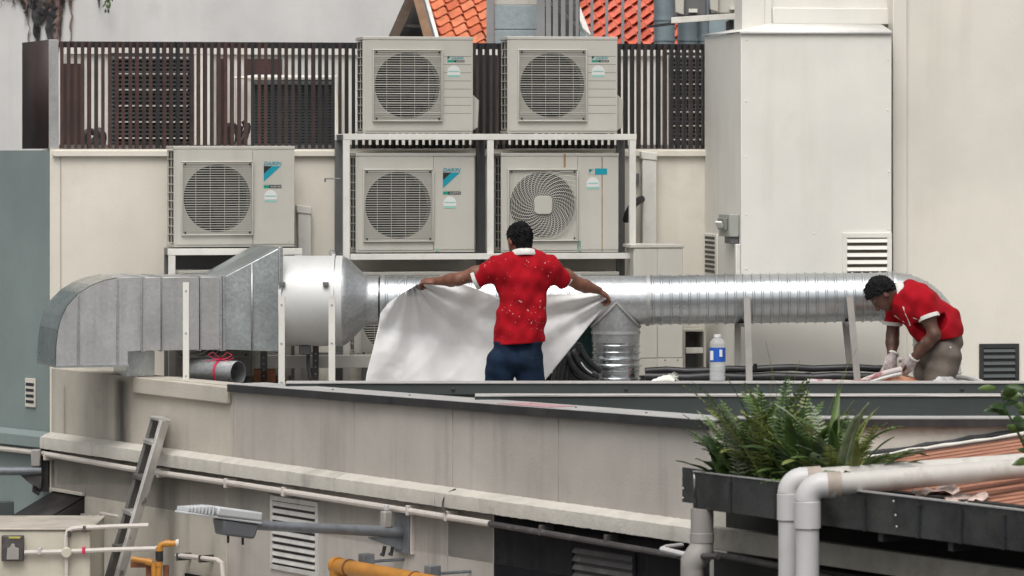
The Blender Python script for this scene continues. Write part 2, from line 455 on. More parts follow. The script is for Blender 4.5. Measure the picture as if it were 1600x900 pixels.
def part(parent, name, mb, m, bevel=0., smooth=35, solid=0., label=None):
    fr, base = INFO[parent.name]
    o = _obj(name, mb.mesh(name, base, smooth), m, bevel, solid)
    o.parent = parent
    INFO[o.name] = (fr, base)
    if label: o['label'] = label
    return o

def piece(parent, name, me, loc, rot=None, scale=None):
    """a shared-mesh piece under parent; loc in the frame's coordinates"""
    fr, base = INFO[parent.name]
    o = bpy.data.objects.new(name, me)
    COL.objects.link(o)
    o.parent = parent
    o.location = Vector(loc) - base
    if rot: o.rotation_euler = rot
    if scale: o.scale = scale
    INFO[o.name] = (fr, base)
    return o

def solo(fr, name, mb, m, base, label=None, cat=None, group=None, kind=None, bevel=0., smooth=35, solid=0.):
    o = _obj(name, mb.mesh(name, base, smooth), m, bevel, solid)
    o.location = fr.pos(*base)
    o.rotation_euler = (0, 0, fr.ang)
    _reg(o, fr, base)
    return tag(o, label, cat, group, kind)

def arc(p0, c, p1, n=8):
    """quadratic curve"""
    p0, c, p1 = Vector(p0), Vector(c), Vector(p1)
    return [p0 * (1 - t) ** 2 + c * (2 * t * (1 - t)) + p1 * t * t for t in [i / n for i in range(n + 1)]]

def text_mesh(s, size, shear=0., bold=0.):
    cu = bpy.data.curves.new('lettering', 'FONT')
    cu.body = s; cu.size = size; cu.shear = shear; cu.offset = bold
    cu.align_x = 'LEFT'
    cu.extrude = .0006
    o = bpy.data.objects.new('lettering_tmp', cu)
    COL.objects.link(o)
    dg = bpy.context.evaluated_depsgraph_get()
    me = bpy.data.meshes.new_from_object(o.evaluated_get(dg))
    bpy.data.objects.remove(o)
    bpy.data.curves.remove(cu)
    return me

def lettering(parent, s, a, b, z, width, height, m, shear=0., bold=0.):
    """flat lettering whose lower left corner is at (a,b,z), fitted to width x height, facing -b"""
    me = text_mesh(s, 1.0, shear, bold)
    co = np.array([v.co[:] for v in me.vertices])
    mn, mx = co.min(0), co.max(0)
    for v in me.vertices:
        x = (v.co.x - mn[0]) / (mx[0] - mn[0]) * width
        y = (v.co.y - mn[1]) / (mx[1] - mn[1]) * height
        v.co = (x, -.0006 if v.co.z > 0 else .0004, y)
    me.materials.clear()
    me.materials.append(m)
    me.name = 'lettering'
    return piece(parent, 'lettering', me, (a, b, z))
# ================================================================== THE SETTING
solo(WF, 'ground', MB().box(-1500, 1500, -800, 1800, -.5, 0), M_ASPH, (0, 0, 0), kind='structure')

CX, CY = LW.ox, LW.oy                                    # the corner where parapet, rear wall and side wall meet
aE = LW.a(1110)
E = LW.pos(aE, 0, 0)
Z_LEFT = HC - 1.593
def cop_z(a):                                            # top of the metal coping, slightly rising towards the camera
    a0 = LW.a(365)
    return HC - 1.567 + (a - a0) / (aE - a0) * .078

# ------------------------------------------------------------------ rooftop building: walls, deck, parapet, ledge
bld = thing(LW, 'rooftop_building', 'cream rendered building with parapet wall, grey coping and concrete ledge', 'building', (0, 0, 0))
poly = [(CX, CY), (E.x, E.y), (6., E.y), (6., 32.), (-3.3, 32.)]
def w2l(x, y):
    dx, dy = x - LW.ox, y - LW.oy
    return (dx * LW.c + dy * LW.s, -dx * LW.s + dy * LW.c)
pl = [w2l(x, y) for x, y in poly]
part(bld, 'roof_deck', MB().prism([(u + .0, v + .0) for u, v in pl], lambda u, v, h: (u, v, h), ZD - .3, ZD), M_CONC)

aC = FR.a(78)
def fr2l(a, b, z):
    p = FR.pos(a, b, z)
    u, v = w2l(p.x, p.y)
    return (u, v, z)
def frbox(a0, a1, b0, b1, z0, z1):
    mb = MB()
    vs = [fr2l(a, b, z) for z in (z0, z1) for a, b in ((a0, b0), (a1, b0), (a1, b1), (a0, b1))]
    return mb.add(vs, [(0, 3, 2, 1), (4, 5, 6, 7), (0, 1, 5, 4), (1, 2, 6, 5), (2, 3, 7, 6), (3, 0, 4, 7)])
ZW = HC + .034
a_sh = FR.a(1125)
part(bld, 'rear_wall', frbox(aC, 3.2, 0, 1.4, 0, ZW), M_CREAM)
part(bld, 'wall_flashing', frbox(aC + .02, a_sh, -.035, .02, ZW - .055, ZW - .012), M_CREAM, bevel=.004)
part(bld, 'corner_strip', frbox(aC + .075, aC + .081, -.006, .0, ZD + .55, ZW - .06), M_LWC)
part(bld, 'plinth', frbox(aC + .55, 4.0, -1.22, 0, ZD, ZP), M_CONC)

# green side wall, at a wide angle to the rear wall
sd = Vector((-.44, .56, 0)).normalized()
sn = Vector((sd.y, -sd.x, 0))                            # away from the camera
def side(u, w, z):
    p = Vector((CX, CY, z)) + sd * u + sn * w
    a, b = w2l(p.x, p.y)
    return (a, b, z)
def sbox(u0, u1, w0, w1, z0, z1):
    mb = MB()
    vs = [side(u, w, z) for z in (z0, z1) for u, w in ((u0, w0), (u1, w0), (u1, w1), (u0, w1))]
    return mb.add(vs, [(0, 3, 2, 1), (4, 5, 6, 7), (0, 1, 5, 4), (1, 2, 6, 5), (2, 3, 7, 6), (3, 0, 4, 7)])
part(bld, 'side_wall', sbox(0.004, 5, .002, .35, 0, ZW - .01), M_GREEN)
ZB = HC - 2.073
bl = MB()
prof = [(0, .006), (-.085, -.026), (-.085, -.113), (0, -.12)]
bl.add([side(u, w, ZB + z) for u in (0.0, 5) for w, z in prof], [(0, 1, 2, 3), (7, 6, 5, 4)] + [(i, (i + 1) % 4, 4 + (i + 1) % 4, 4 + i) for i in range(4)])
part(bld, 'side_ledge', bl, M_GREEN, bevel=.006)
# small slotted vent in the green wall
def pxs(px):                                             # distance along the side wall for a photo column
    k = (px - 800) / F
    return (k * CY - CX) / (sd.x - k * sd.y)
u0, u1 = pxs(56.5), pxs(41)
ym = CY + sd.y * (u0 + u1) / 2
zt, zb = HC + (240 - 591) / F * ym, HC + (240 - 636) / F * ym
vent = part(bld, 'side_vent', sbox(u0, u1, -.012, .0, zb, zt), M_PALEW, bevel=.003)
for i in range(4):
    z = zt - (zt - zb) * (.16 + .2 * i)
    part(vent, 'slot', sbox(u0 + .014, u1 - .016, -.0145, -.010, z - .022, z), M_DARKS)

# parapet wall, panel by panel
def lw_panel(name, px0, px1, z0, z1, m, b0=0., b1=.03, g=.0035):
    return part(bld, name, MB().box(LW.a(px0) + g, LW.a(px1) - g, b0, b1, z0, z1), m, bevel=.003)
part(bld, 'parapet_core', MB().hexa(.02, aE - .02, .03, .22, 0, Z_LEFT - .004, 0, HC - 1.56), M_LWC)
for p0, p1 in ((80, 100.5), (100.5, 364)):
    lw_panel('parapet_panel', p0, p1, ZB - .1, Z_LEFT, M_LWC, b1=.2)
for p0, p1 in ((364, 553), (553, 707), (707, 872), (872, 1110)):
    lw_panel('parapet_panel', p0, p1, ZB - .1, cop_z(LW.a((p0))) - .02, M_LWG)
for p0, p1, m in ((80, 88, M_LWC), (88, 355, M_LWC), (355, 699, M_LWG), (699, 771, M_LWG), (771, 1110, M_BLACKW)):
    lw_panel('lower_wall_panel', p0, p1, 0, ZB - .102, m)
# raised render patch under the parapet top
part(bld, 'render_patch', MB().hexa(LW.a(214), LW.a(362), -.035, .0, Z_LEFT - .115, Z_LEFT + .004, Z_LEFT - .115, Z_LEFT + .004), M_LWC, bevel=.01)
# ledge of rough concrete
for p0, p1 in ((79, 84.5), (84.5, 362), (362, 541), (541, 699), (699, 1100)):
    mb = MB()
    n = max(2, int((LW.a(p1) - LW.a(p0)) / .022))
    A = np.linspace(LW.a(p0) + .003, LW.a(p1) - .003, n)
    vs, fs = [], []
    for i, a in enumerate(A):
        j = lambda k: (R.random() - .5) * k
        for b, z in ((.0, .004 + j(.003)), (-.05, -.012 + j(.003)), (-.088 + j(.003), -.028 + j(.004)), (-.091 + j(.003), -.07), (-.089 + j(.003), -.113 + j(.004)), (.0, -.12)):
            vs.append((a, b, ZB + z))
    for i in range(n - 1):
        for k in range(5):
            fs.append((i * 6 + k, (i + 1) * 6 + k, (i + 1) * 6 + k + 1, i * 6 + k + 1))
    fs += [tuple(range(6)), tuple(range((n - 1) * 6, n * 6))]
    mb.add(vs, fs)
    part(bld, 'ledge', mb, M_BAND, smooth=50)
# metal coping in lengths
for p0, p1 in ((364, 620), (620, 866), (866, 1110)):
    a0, a1 = LW.a(p0) + .002, LW.a(p1) - .002
    if p1 == 1110: a1 = aE + .03
    z0, z1 = cop_z(a0), cop_z(a1)
    cp = part(bld, 'coping', MB().hexa(a0, a1, -.045, .25, z0 - .012, z0, z1 - .012, z1), M_COPT, bevel=.002)
    part(cp, 'fascia', MB().hexa(a0, a1, -.047, -.030, z0 - .055, z0 - .004, z1 - .055, z1 - .004), M_COPF, bevel=.002)
a0, a1 = LW.a(786), LW.a(865)
part(bld, 'coping_patch', MB().hexa(a0, a1, -.042, .16, cop_z(a0) + .0005, cop_z(a0) + .004, cop_z(a1) + .0005, cop_z(a1) + .004), M_PINK)
for px in (450, 520, 640, 830, 900, 1010):
    a = LW.a(px, .08)
    part(bld, 'rivet', MB().lathe((a, .08, cop_z(a)), (0, 0, 1), [(0, .008), (.004, .007), (.006, .002)], 8), M_COPF)

# return wall at the right of the parapet, facing the camera
def wl_box(x0, x1, y0, y1, z0, z1):
    mb = MB()
    vs = [(*w2l(x, y), z) for z in (z0, z1) for x, y in ((x0, y0), (x1, y0), (x1, y1), (x0, y1))]
    return mb.add(vs, [(0, 3, 2, 1), (4, 5, 6, 7), (0, 1, 5, 4), (1, 2, 6, 5), (2, 3, 7, 6), (3, 0, 4, 7)])
ZR = HC + (240 - 652) / F * E.y
part(bld, 'return_wall', wl_box(E.x + .02, 6, E.y + .01, E.y + .22, 0, ZR - .03), M_PALEW)
rc = part(bld, 'return_coping', wl_box(E.x + .05, 6, E.y - .03, E.y + .13, ZR - .008, ZR), M_COPT)
part(rc, 'fascia', wl_box(E.x + .05, 6, E.y - .034, E.y - .02, ZR - .052, ZR - .010), M_COPF)

# louvred vent in the lower wall
def louvre(parent, fr, px0, px1, py0, py1, b, n, mframe, mblade, depth=.03, fw=.03, tilt=.5, mback=M_DARKS):
    a0, a1 = fr.a(px0, b), fr.a(px1, b)
    am = (a0 + a1) / 2
    z1, z0 = fr.z(py0, am, b), fr.z(py1, am, b)
    fo = MB()
    fo.box(a0, a1, b - .012, b + .01, z1 - fw, z1).box(a0, a1, b - .012, b + .01, z0, z0 + fw)
    fo.box(a0, a0 + fw, b - .012, b + .01, z0 + fw, z1 - fw).box(a1 - fw, a1, b - .012, b + .01, z0 + fw, z1 - fw)
    v = part(parent, 'vent', fo, mframe, bevel=.002)
    part(v, 'vent_back', MB().box(a0 + fw * .9, a1 - fw * .9, b - .002, b - .0005, z0 + fw * .9, z1 - fw * .9), mback)
    pitch = (z1 - z0 - 2 * fw) / n
    me = MB()
    w = a1 - a0 - 2 * fw
    h = pitch * tilt
    me.add([(0, -.014, -h), (w, -.014, -h), (w, 0, 0), (0, 0, 0), (0, -.012, -h - .004), (w, -.012, -h - .004), (w, 0, -.006), (0, 0, -.006)],
           [(0, 1, 2, 3), (4, 7, 6, 5), (0, 4, 5, 1), (0, 3, 7, 4), (1, 5, 6, 2), (3, 2, 6, 7)])
    bm = me.mesh('blade', (0, 0, 0), 30)
    bm.materials.append(mblade)
    for i in range(n):
        piece(v, 'blade', bm, (a0 + fw, b - .003, z1 - fw - i * pitch - pitch * .12))
    return v
# the hull of the wall is at b=0, so vents sit just in front
a0v, a1v = LW.a(424), LW.a(498)
louvre(bld, LW, 424, 498, 779, 895, -.004, 9, M_LTRIM, M_LTRIM, fw=.032)
louvre(bld, LW, 893, 995, 853, 935, -.004, 5, M_BLACKW, M_CONDD, fw=.03)

# ------------------------------------------------------------------ raised green steel upstands across the roof
def upstand(name, label, px0, px1, py, Y, h, trim, group):
    x0, x1 = WF.a(px0, Y), WF.a(px1, Y)
    z = HC + (240 - py) / F * Y
    t = thing(WF, name, label, 'beam', (x0, Y, ZD), group)
    part(t, 'face', MB().box(x0, x1, Y, Y + .10, z - h, z - .011), M_TGREEN, bevel=.004)
    part(t, 'top_trim', MB().box(x0, x1, Y - .012, Y + .16, z - .0105, z), trim, bevel=.002)
    for k in range(5):
        x = x0 + (x1 - x0) * (k + .5) / 5
        part(t, 'post', MB().box(x - .03, x + .03, Y + .11, Y + .155, ZD, z - .011), M_DARKS)
    return t, x0, x1, z
t1, x0, x1, ZT1 = upstand('green_upstand', 'long dark green steel upstand the two workers stand behind', 446, 1680, 597, 27.0, .085, M_COPT, 'green steel upstands')
part(t1, 'lower_face', MB().box(x0, x1, 27.03, 27.1, ZT1 - .30, ZT1 - .087), M_TGREEN)
for px in (708, 978, 1250, 1503):
    x = WF.a(px, 27)
    part(t1, 'bolt', MB().lathe((x, 27.0, ZT1 - .048), (0, -1, 0), [(0, .014), (.008, .013), (.012, .006)], 10), M_DARKS)
t2, x0, x1, ZT2 = upstand('green_upstand', 'lower dark green steel upstand in front, behind the ferns', 742, 1680, 617, 25.0, .20, M_COPT, 'green steel upstands')
cw = [WF.P(px, py, 24.96) for px, py in ((770, 616.2), (840, 616.6), (905, 618), (990, 617), (1060, 618), (1160, 617), (1300, 618.5), (1420, 617), (1480, 619), (1600, 618))]
solo(WF, 'loose_cable', MB().tube(cw, .0035, 6), M_COND, tuple(cw[0]), 'thin pale cable lying along the lower green upstand', 'cable')

# ------------------------------------------------------------------ white riser shaft and tall wall at the right
BS = -1.32
a0, a1 = FR.a(1158, BS), FR.a(1393, BS)
zs = HC + (240 - 50) / F * FR.Y(a0, BS)
sh = thing(FR, 'riser_shaft', 'white painted riser shaft with sloping flashing between screen and tall wall', 'shaft', (a0, BS, ZD))
part(sh, 'front_panel', MB().box(a0, a1, BS, BS + .06, ZD, zs), M_SHAFT, bevel=.004)
part(sh, 'side_panel', MB().box(a0 + .003, a0 + .06, BS + .06, .0, ZD, zs - .003), M_SHAFT)
fl = MB()
fl.add([(a0 - .012, BS - .012, zs + .002), (a1, BS - .012, zs + .006), (a1, BS + .35, zs + .075), (a0 - .012, .02, zs + .012), (a0 + .30, BS + .35, zs + .075),
        (a0 - .012, BS - .012, zs - .014), (a1, BS - .012, zs - .012)], [(0, 1, 2, 4), (0, 4, 3), (5, 6, 1, 0)])
part(sh, 'sloping_flashing', fl, mat('white_flashing', (.72, .71, .68), .6, var=.06, grime=.3, grime_col=(.35, .31, .25), gscale=8), solid=.012)
a2, a3 = FR.a(1160, BS + .34), FR.a(1395, BS + .34)
part(sh, 'upper_block', MB().box(a2, a3, BS + .35, BS + .62, zs - .1, HC + 3), M_SHAFT)
zl = HC + (240 - 13) / F * FR.Y(a3, BS + .3)
part(sh, 'upper_ledge', MB().box(FR.a(1208, BS + .3), a3 - .01, BS + .31, BS + .348, zs + .07, zl), M_SHAFT, bevel=.006)
part(sh, 'upper_strip', MB().box(FR.a(1197, BS + .3), FR.a(1207, BS + .3), BS + .33, BS + .349, zs + .07, HC + 3), M_SHAFT)
for px, py in ((1167, 62), (1166, 158), (1166, 245), (1166, 335), (1166, 420), (1388, 93), (1387, 172), (1389, 268), (1388, 358), (1272, 365), (1262, 56), (1348, 55)):
    p = FR.P(px, py, BS)
    part(sh, 'screw', MB().lathe(tuple(p), (0, -1, 0), [(0, .007), (.003, .006), (.005, .002)], 8), M_SHAFT)
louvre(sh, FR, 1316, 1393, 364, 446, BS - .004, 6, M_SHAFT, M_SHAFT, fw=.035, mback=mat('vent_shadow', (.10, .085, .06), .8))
# slotted vent on the shaft's left face
zv1, zv0 = HC + (240 - 366) / F * 30.3, HC + (240 - 432) / F * 30.3
bv0, bv1 = -.50, -.03
sv = part(sh, 'side_vent', MB().box(a0 - .010, a0 + .002, bv0, bv1, zv0, zv1), M_SHAFT, bevel=.003)
for i in range(8):
    z = zv1 - .02 - i * (zv1 - zv0 - .03) / 8
    part(sv, 'slot', MB().box(a0 - .0125, a0 - .009, bv0 + .07, bv1 - .05, z - .021, z), M_DARKS)

BR = -1.12
ar0 = FR.a(1393, BR) + .004
tw = thing(FR, 'tall_wall', 'tall plain cream wall behind the stooping worker', 'wall', (ar0, BR, 0))
part(tw, 'wall_face', MB().box(FR.a(1416, BR), FR.a(1416, BR) + 3, BR, BR + 1.5, 0, HC + 4), M_RWALL)
part(tw, 'pilaster', MB().box(ar0, FR.a(1416, BR) - .003, BR - .03, BR + .3, 0, HC + 4), M_RWALL, bevel=.006)
louvre(tw, FR, 1530, 1592, 537, 600, BR - .004, 5, M_DARKS, M_TGREEN, fw=.032)
# ------------------------------------------------------------------ slatted brown screen on top of the rear wall
BSn = .05
zt, zb = HC + (240 - 66) / F * 30.3, ZW + .002
sc_a0, sc_a1 = FR.a(76, BSn), FR.a(1102, BSn)
scr = thing(FR, 'slatted_screen', 'long brown vertical slat screen along the top of the rear wall', 'screen', (sc_a0, BSn, ZW))
part(scr, 'top_rail', MB().box(sc_a0 + .08, sc_a1, BSn + .03, BSn + .07, zt - .045, zt), M_DARKS)
part(scr, 'bottom_rail', MB().box(sc_a0 + .08, sc_a1, BSn + .03, BSn + .07, zb, zb + .03), M_GREYBAR)
part(scr, 'corner_post', MB().box(sc_a0, sc_a0 + .072, BSn - .012, BSn + .07, zb, zt + .012), M_GALVD, bevel=.003)
ep = MB()
d = Vector((-.17, .46))
ep.add([(sc_a0, BSn, zb), (sc_a0 + d.x, BSn + d.y, zb), (sc_a0 + d.x, BSn + d.y, zt), (sc_a0, BSn, zt + .01)], [(0, 1, 2, 3)])
part(scr, 'end_panel', ep, M_SCRP, solid=.02)
H = zt - .002 - zb - .004
slat_me = []
for m in M_SLAT:
    me = MB().box(-.0125, .0125, -.022, .028, 0, H).mesh('slat')
    me.materials.append(m)
    slat_me.append(me)
a = sc_a0 + .098
i = 0
while a < sc_a1:
    px = 800 + F * (FR.pos(a, 0, 0).x / FR.Y(a))
    warm = max(0, min(1, (640 - px) / 560))  # light on the left end painted in: redder, lighter slats there
    k = 0 if R.random() < warm * .75 else (1 if R.random() < .3 + warm * .6 else 2)
    piece(scr, 'slat', slat_me[k], (a + (R.random() - .5) * .003, BSn + .001, zb + .004), rot=(0, 0, (R.random() - .5) * .25))
    a += .0508
    i += 1

# ------------------------------------------------------------------ what stands behind the screen
BB = 1.5                                                 # rear wall is 1.4 deep: things stand on its top
zr = ZW
hut = thing(FR, 'roof_hut', 'low white walled plant hut seen through the slat screen', 'hut', (FR.a(100, BB), BB, zr))
h0, h1 = FR.a(60, BB), FR.a(1125, BB)
zh = HC + (240 - 75) / F * 31.8
part(hut, 'wall', MB().box(h0 + .25, h1, BB, BB + 1.2, 0, zh - .03), mat('hut_white', (.60, .585, .55), .8, var=.08, grime=.25, grime_col=(.3, .28, .25)))
part(hut, 'eaves_trim', MB().box(h0 + .2, h1, BB - .03, BB - .002, zh - .055, zh), M_RACK)
part(hut, 'pillar', MB().box(FR.a(303, BB), FR.a(330, BB), BB - .05, BB - .002, zr, zh - .06), M_RACK)
part(hut, 'brown_door', MB().box(FR.a(98, BB), FR.a(129, BB), BB - .03, BB - .002, zr, HC + (240 - 100) / F * 31.6), M_SCRP)
part(hut, 'brown_panel', MB().box(FR.a(338, BB), FR.a(352, BB), BB - .03, BB - .002, zr, HC + (240 - 92) / F * 31.7), M_SCRP)
part(hut, 'brown_panel', MB().box(FR.a(385, BB), FR.a(440, BB), BB - .03, BB - .002, HC + (240 - 118) / F * 31.7, HC + (240 - 92) / F * 31.7), M_SLAT[0])
part(hut, 'brown_panel', MB().box(FR.a(742, BB), FR.a(788, BB), BB - .03, BB - .002, zr, HC + (240 - 85) / F * 31.8), M_SLAT[1])
def dark_louvre(px0, px1, py0, label, nrail, mrail):
    b = BB - .03
    a0, a1 = FR.a(px0, b), FR.a(px1, b)
    z1 = HC + (240 - py0) / F * FR.Y((a0 + a1) / 2, b)
    t = thing(FR, 'louvre_panel', label, 'louvre', (a0, b, zr), 'dark louvre panels behind the slat screen')
    part(t, 'backing', MB().box(a0, a1, b - .02, b + .026, zr, z1), M_DARKS)
    nb = 22
    me = MB().add([(0, -.05, 0), (a1 - a0, -.05, 0), (a1 - a0, -.02, .028), (0, -.02, .028), (0, -.05, -.006), (a1 - a0, -.05, -.006)], [(0, 1, 2, 3), (0, 4, 5, 1)]).mesh('blade')
    me.materials.append(mat('louvre_blade_dark', (.03, .034, .038), .45, var=.2))
    hh = (z1 - zr - .04) / nb
    for i in range(nb):
        piece(t, 'blade', me, (a0, b - .001, zr + .02 + i * hh))
    if nrail:
        for i in range(nrail):
            z = zr + (z1 - zr) * (i + .7) / nrail
            part(t, 'rail', MB().box(a0 + .05, a1 - .03, b - .064, b - .056, z - .005, z + .005), mrail)
        for f in (.08, .5):
            a = a0 + (a1 - a0) * f
            part(t, 'upright', MB().box(a - .005, a + .005, b - .056, b - .050, zr + .02, z1 - .02), mrail)
dark_louvre(174, 298, 83, 'tall dark louvre panel with wire rails, behind the slats left of the lone unit', 6, M_LTRIM)
dark_louvre(397, 526, 124, 'plain dark louvre panel without rails behind the slats', 0, None)
dark_louvre(1036, 1103, 82, 'dark louvre panel with wire rails behind the slats beside the white shaft', 7, M_LTRIM)
pts = [FR.P(364, 226, BB - .12), FR.P(364, 122, BB - .12), FR.P(400, 121, BB - .12), FR.P(524, 121, BB - .12), FR.P(526, 226, BB - .12)]
solo(FR, 'white_pipe', MB().tube(pts, .022, 8), M_RACK, (pts[0].x, pts[0].y, zr), 'white pipe bent over the plain dark louvre panel behind the slats', 'pipe')
def lump(fr, name, label, cat, px, py, b, r, m, seed, base_z):
    rr = random.Random(seed)
    p = fr.P(px, py, b)
    t = thing(fr, name, label, cat, (p.x, p.y, base_z))
    for i in range(5):
        q0 = p + Vector(((rr.random() - .5) * r * 2.4, (rr.random() - .5) * r, -(p.z - base_z) + .01))
        q1 = p + Vector(((rr.random() - .5) * r * 2.4, (rr.random() - .5) * r, (rr.random() - .2) * r))
        c = (q0 + q1) / 2 + Vector(((rr.random() - .5) * r * 3, 0, r * .5))
        part(t, 'hose', MB().tube(arc(q0, c, q1, 8), .022 + rr.random() * .012, 8), m)
lump(FR, 'hose_bundle', 'black hoses bunched behind the left end of the slat screen', 'hoses', 148, 208, BB - .3, .07, M_BLACK, 3, ZW)
lump(FR, 'hose_bundle', 'black hoses standing behind the slats left of the plain louvre panel', 'hoses', 372, 195, BB - .3, .06, M_BLACK, 5, ZW)

# ------------------------------------------------------------------ far white wall at the top left, with dried creeper
YW = 44.
fw0, fw1 = WF.a(-900, YW), WF.a(640, YW)
solo(WF, 'far_wall', MB().box(fw0, fw1, YW, YW + .4, 0, HC + 4), M_FARW, (fw0, YW, 0), 'pale blank wall of the building behind the slat screen', 'wall')
cr = thing(WF, 'dried_creeper', 'dried brown creeper hanging down the pale far wall', 'creeper', tuple(WF.P(75, 60, YW)))
rr = random.Random(5)
def strand(px, bot, w, m, top=-24):
    p0, p1 = WF.P(px + rr.gauss(0, 1.5), top, YW - .02), WF.P(px + rr.gauss(0, 1.2), bot, YW - .02)
    n = 12
    pts, rs = [], []
    for k in range(n + 1):
        t = k / n
        pts.append(p0.lerp(p1, t) + Vector((rr.gauss(0, .010), rr.uniform(-.02, 0), 0)))
        rs.append(max(.003, w * (1 - t ** 3 * .75) * rr.uniform(.35, 1.35)))
    part(cr, 'strand', MB().tube(pts, rs, 6, flat=.3), m)
CM = (M_CREEP, M_CREEP2, M_CREEP3)
for px, bot, w, k in ((46, 78, .018, 0), (58, 80, .045, 1), (61, 46, .05, 1), (76, 80, .05, 1), (80, 80, .035, 0), (88, 80, .045, 2), (93, 80, .022, 0), (85, 50, .05, 1), (70, 34, .05, 1), (112, 76, .016, 2), (110, 14, .03, 0), (42, 34, .03, 2)):
    strand(px, bot, w, CM[k])
for i in range(44):
    px = rr.uniform(34, 100)
    strand(px, rr.uniform(4, 38) * (1.2 - abs(px - 70) / 70), rr.uniform(.008, .04), CM[rr.choice((0, 1, 1, 2))])
for i in range(14):
    strand(rr.uniform(2, 34), rr.uniform(-8, 12), rr.uniform(.006, .02), CM[rr.choice((0, 1, 2))])
sp = thing(WF, 'leaf_sprig', 'small green leaf sprig hanging at the top of the far wall', 'sprig', tuple(WF.P(166, -20, YW - .1)))
for i in range(16):
    p = WF.P(166 + rr.gauss(0, 4.5), rr.uniform(-14, 14), YW - .1 - rr.random() * .1)
    q = p + Vector((rr.gauss(0, .03), rr.gauss(0, .02), -.06))
    x = Vector((.014, .004, .004))
    part(sp, 'leaf', MB().add([p, (p + q) / 2 + x, q, (p + q) / 2 - x], [(0, 1, 2, 3)]), M_LEAF[i % 2], solid=.001)
tw_p = WF.P(154, -10, YW - .05)
part(sp, 'twig', MB().tube([tw_p, WF.P(155, 13, YW - .05)], [.02, .004], 6), M_CREEP)

# ------------------------------------------------------------------ tiled roofs behind the screen
def tile_mesh(m, w, l):
    mb = MB()
    n = 7
    vs = []
    for row, (y, lift) in enumerate(((0, .0), (l * 1.12, .022))):
        for dz in (0, -.012):
            for i in range(n):
                u = i / (n - 1)
                vs.append(((u - .5) * w * 1.04, y, .042 * math.sin(math.pi * 2 * (u * .98 - .06)) * (1 if u < .55 else .8) + lift + dz))
    fs = []
    for i in range(n - 1):
        fs += [(i, i + 1, 2 * n + i + 1, 2 * n + i), (n + i + 1, n + i, 3 * n + i, 3 * n + i + 1), (n + i, n + i + 1, i + 1, i), (2 * n + i, 2 * n + i + 1, 3 * n + i + 1, 3 * n + i)]
    mb.add(vs, fs)
    me = mb.mesh('roof_tile', (0, 0, 0), 45)
    me.materials.append(m)
    return me

def tiled_roof(name, label, apex, rake, ridge, ncol, nrow, w, l, mats, wall_m, barge=True):
    t = thing(WF, name, label, 'house', (apex.x, apex.y, 0))
    rake, ridge = rake.normalized(), ridge.normalized()
    nrm = rake.cross(ridge).normalized()
    if nrm.y > 0: nrm = -nrm
    M = Matrix((ridge, rake, ridge.cross(rake))).transposed().to_3x3()
    if (M @ Vector((0, 0, 1))).dot(nrm) < 0:
        M = Matrix((-ridge, rake, (-ridge).cross(rake))).transposed().to_3x3()
    rot = M.to_euler()
    L, Wd = nrow * l, ncol * w
    c = [apex, apex + ridge * Wd, apex + ridge * Wd + rake * L, apex + rake * L]
    rf = part(t, 'roof', MB().add([tuple(p - nrm * .05) for p in c], [(0, 1, 2, 3)]), mats[2], solid=.03)
    mes = [tile_mesh(m, w, l) for m in mats]
    for i in range(ncol):
        for j in range(nrow):
            p = apex + ridge * (w * (i + .5)) + rake * (l * j) + nrm * (.0 + R.random() * .004)
            piece(rf, 'roof_tile', mes[R.choice((0, 0, 1, 2))], tuple(p), rot=(rot.x, rot.y, rot.z + (R.random() - .5) * .02))
    return t, nrm
# front roof with a timber gable
ap = WF.P(659, -38, 37.5)
rake = Vector((.16, -.36, -.50)).normalized()
ridge = Vector((.86, .40, -.02))
t, nrm = tiled_roof('tiled_house', 'orange tiled roof with brown timber gable above the left top unit', ap, rake, ridge, 6, 9, .150, .098, M_TILE, M_WOOD)
def bar_px(t, name, p, q, Y0, Y1, w, h, m):
    part(t, name, MB().bar(WF.P(*p, Y0), WF.P(*q, Y1), w, h, up=(0, -1, 0)), m, bevel=.003)
bar_px(t, 'barge_board', (655, -28), (608, 75), 37.55, 37.9, .09, .05, M_WOODP)
bar_px(t, 'barge_board', (646, -28), (674, 75), 37.50, 37.1, .085, .05, M_WOOD)
bar_px(t, 'verge_edge', (659, -28), (688, 75), 37.47, 37.05, .035, .06, M_LTRIM)
bar_px(t, 'verge_edge', (647, -28), (601, 75), 37.65, 38.0, .02, .07, M_SLAT[1])
g = [WF.P(650, -20, 37.9), WF.P(616, 95, 38.1), WF.P(676, 95, 37.7)]
part(t, 'gable_wall', MB().add([tuple(p) for p in g], [(0, 1, 2)]), M_TIMBER_DARK, solid=.05)
bar_px(t, 'gable_beam', (628, 40), (664, 42), 37.8, 37.6, .03, .05, M_CONDD)
part(t, 'house_wall', MB().box(ap.x - .1, ap.x + .9, 38.3, 40, 0, HC + .9), M_FARW)
# second roof
ap2 = WF.P(866, -42, 38.4)
rake2 = Vector((.33, -.40, -.52)).normalized()
ridge2 = Vector((.93, .26, -.0))
t, nrm = tiled_roof('tiled_house', 'red tiled roof behind thin grey posts above the right top unit', ap2, rake2, ridge2, 7, 10, .145, .098, M_TILE2, M_WOOD)
bar_px(t, 'verge_edge', (890, -20), (925, 70), 38.15, 37.75, .05, .06, M_RACK)
part(t, 'house_wall', MB().box(ap2.x, ap2.x + 1.0, 39.6, 41, 0, HC + .9), M_FARW)

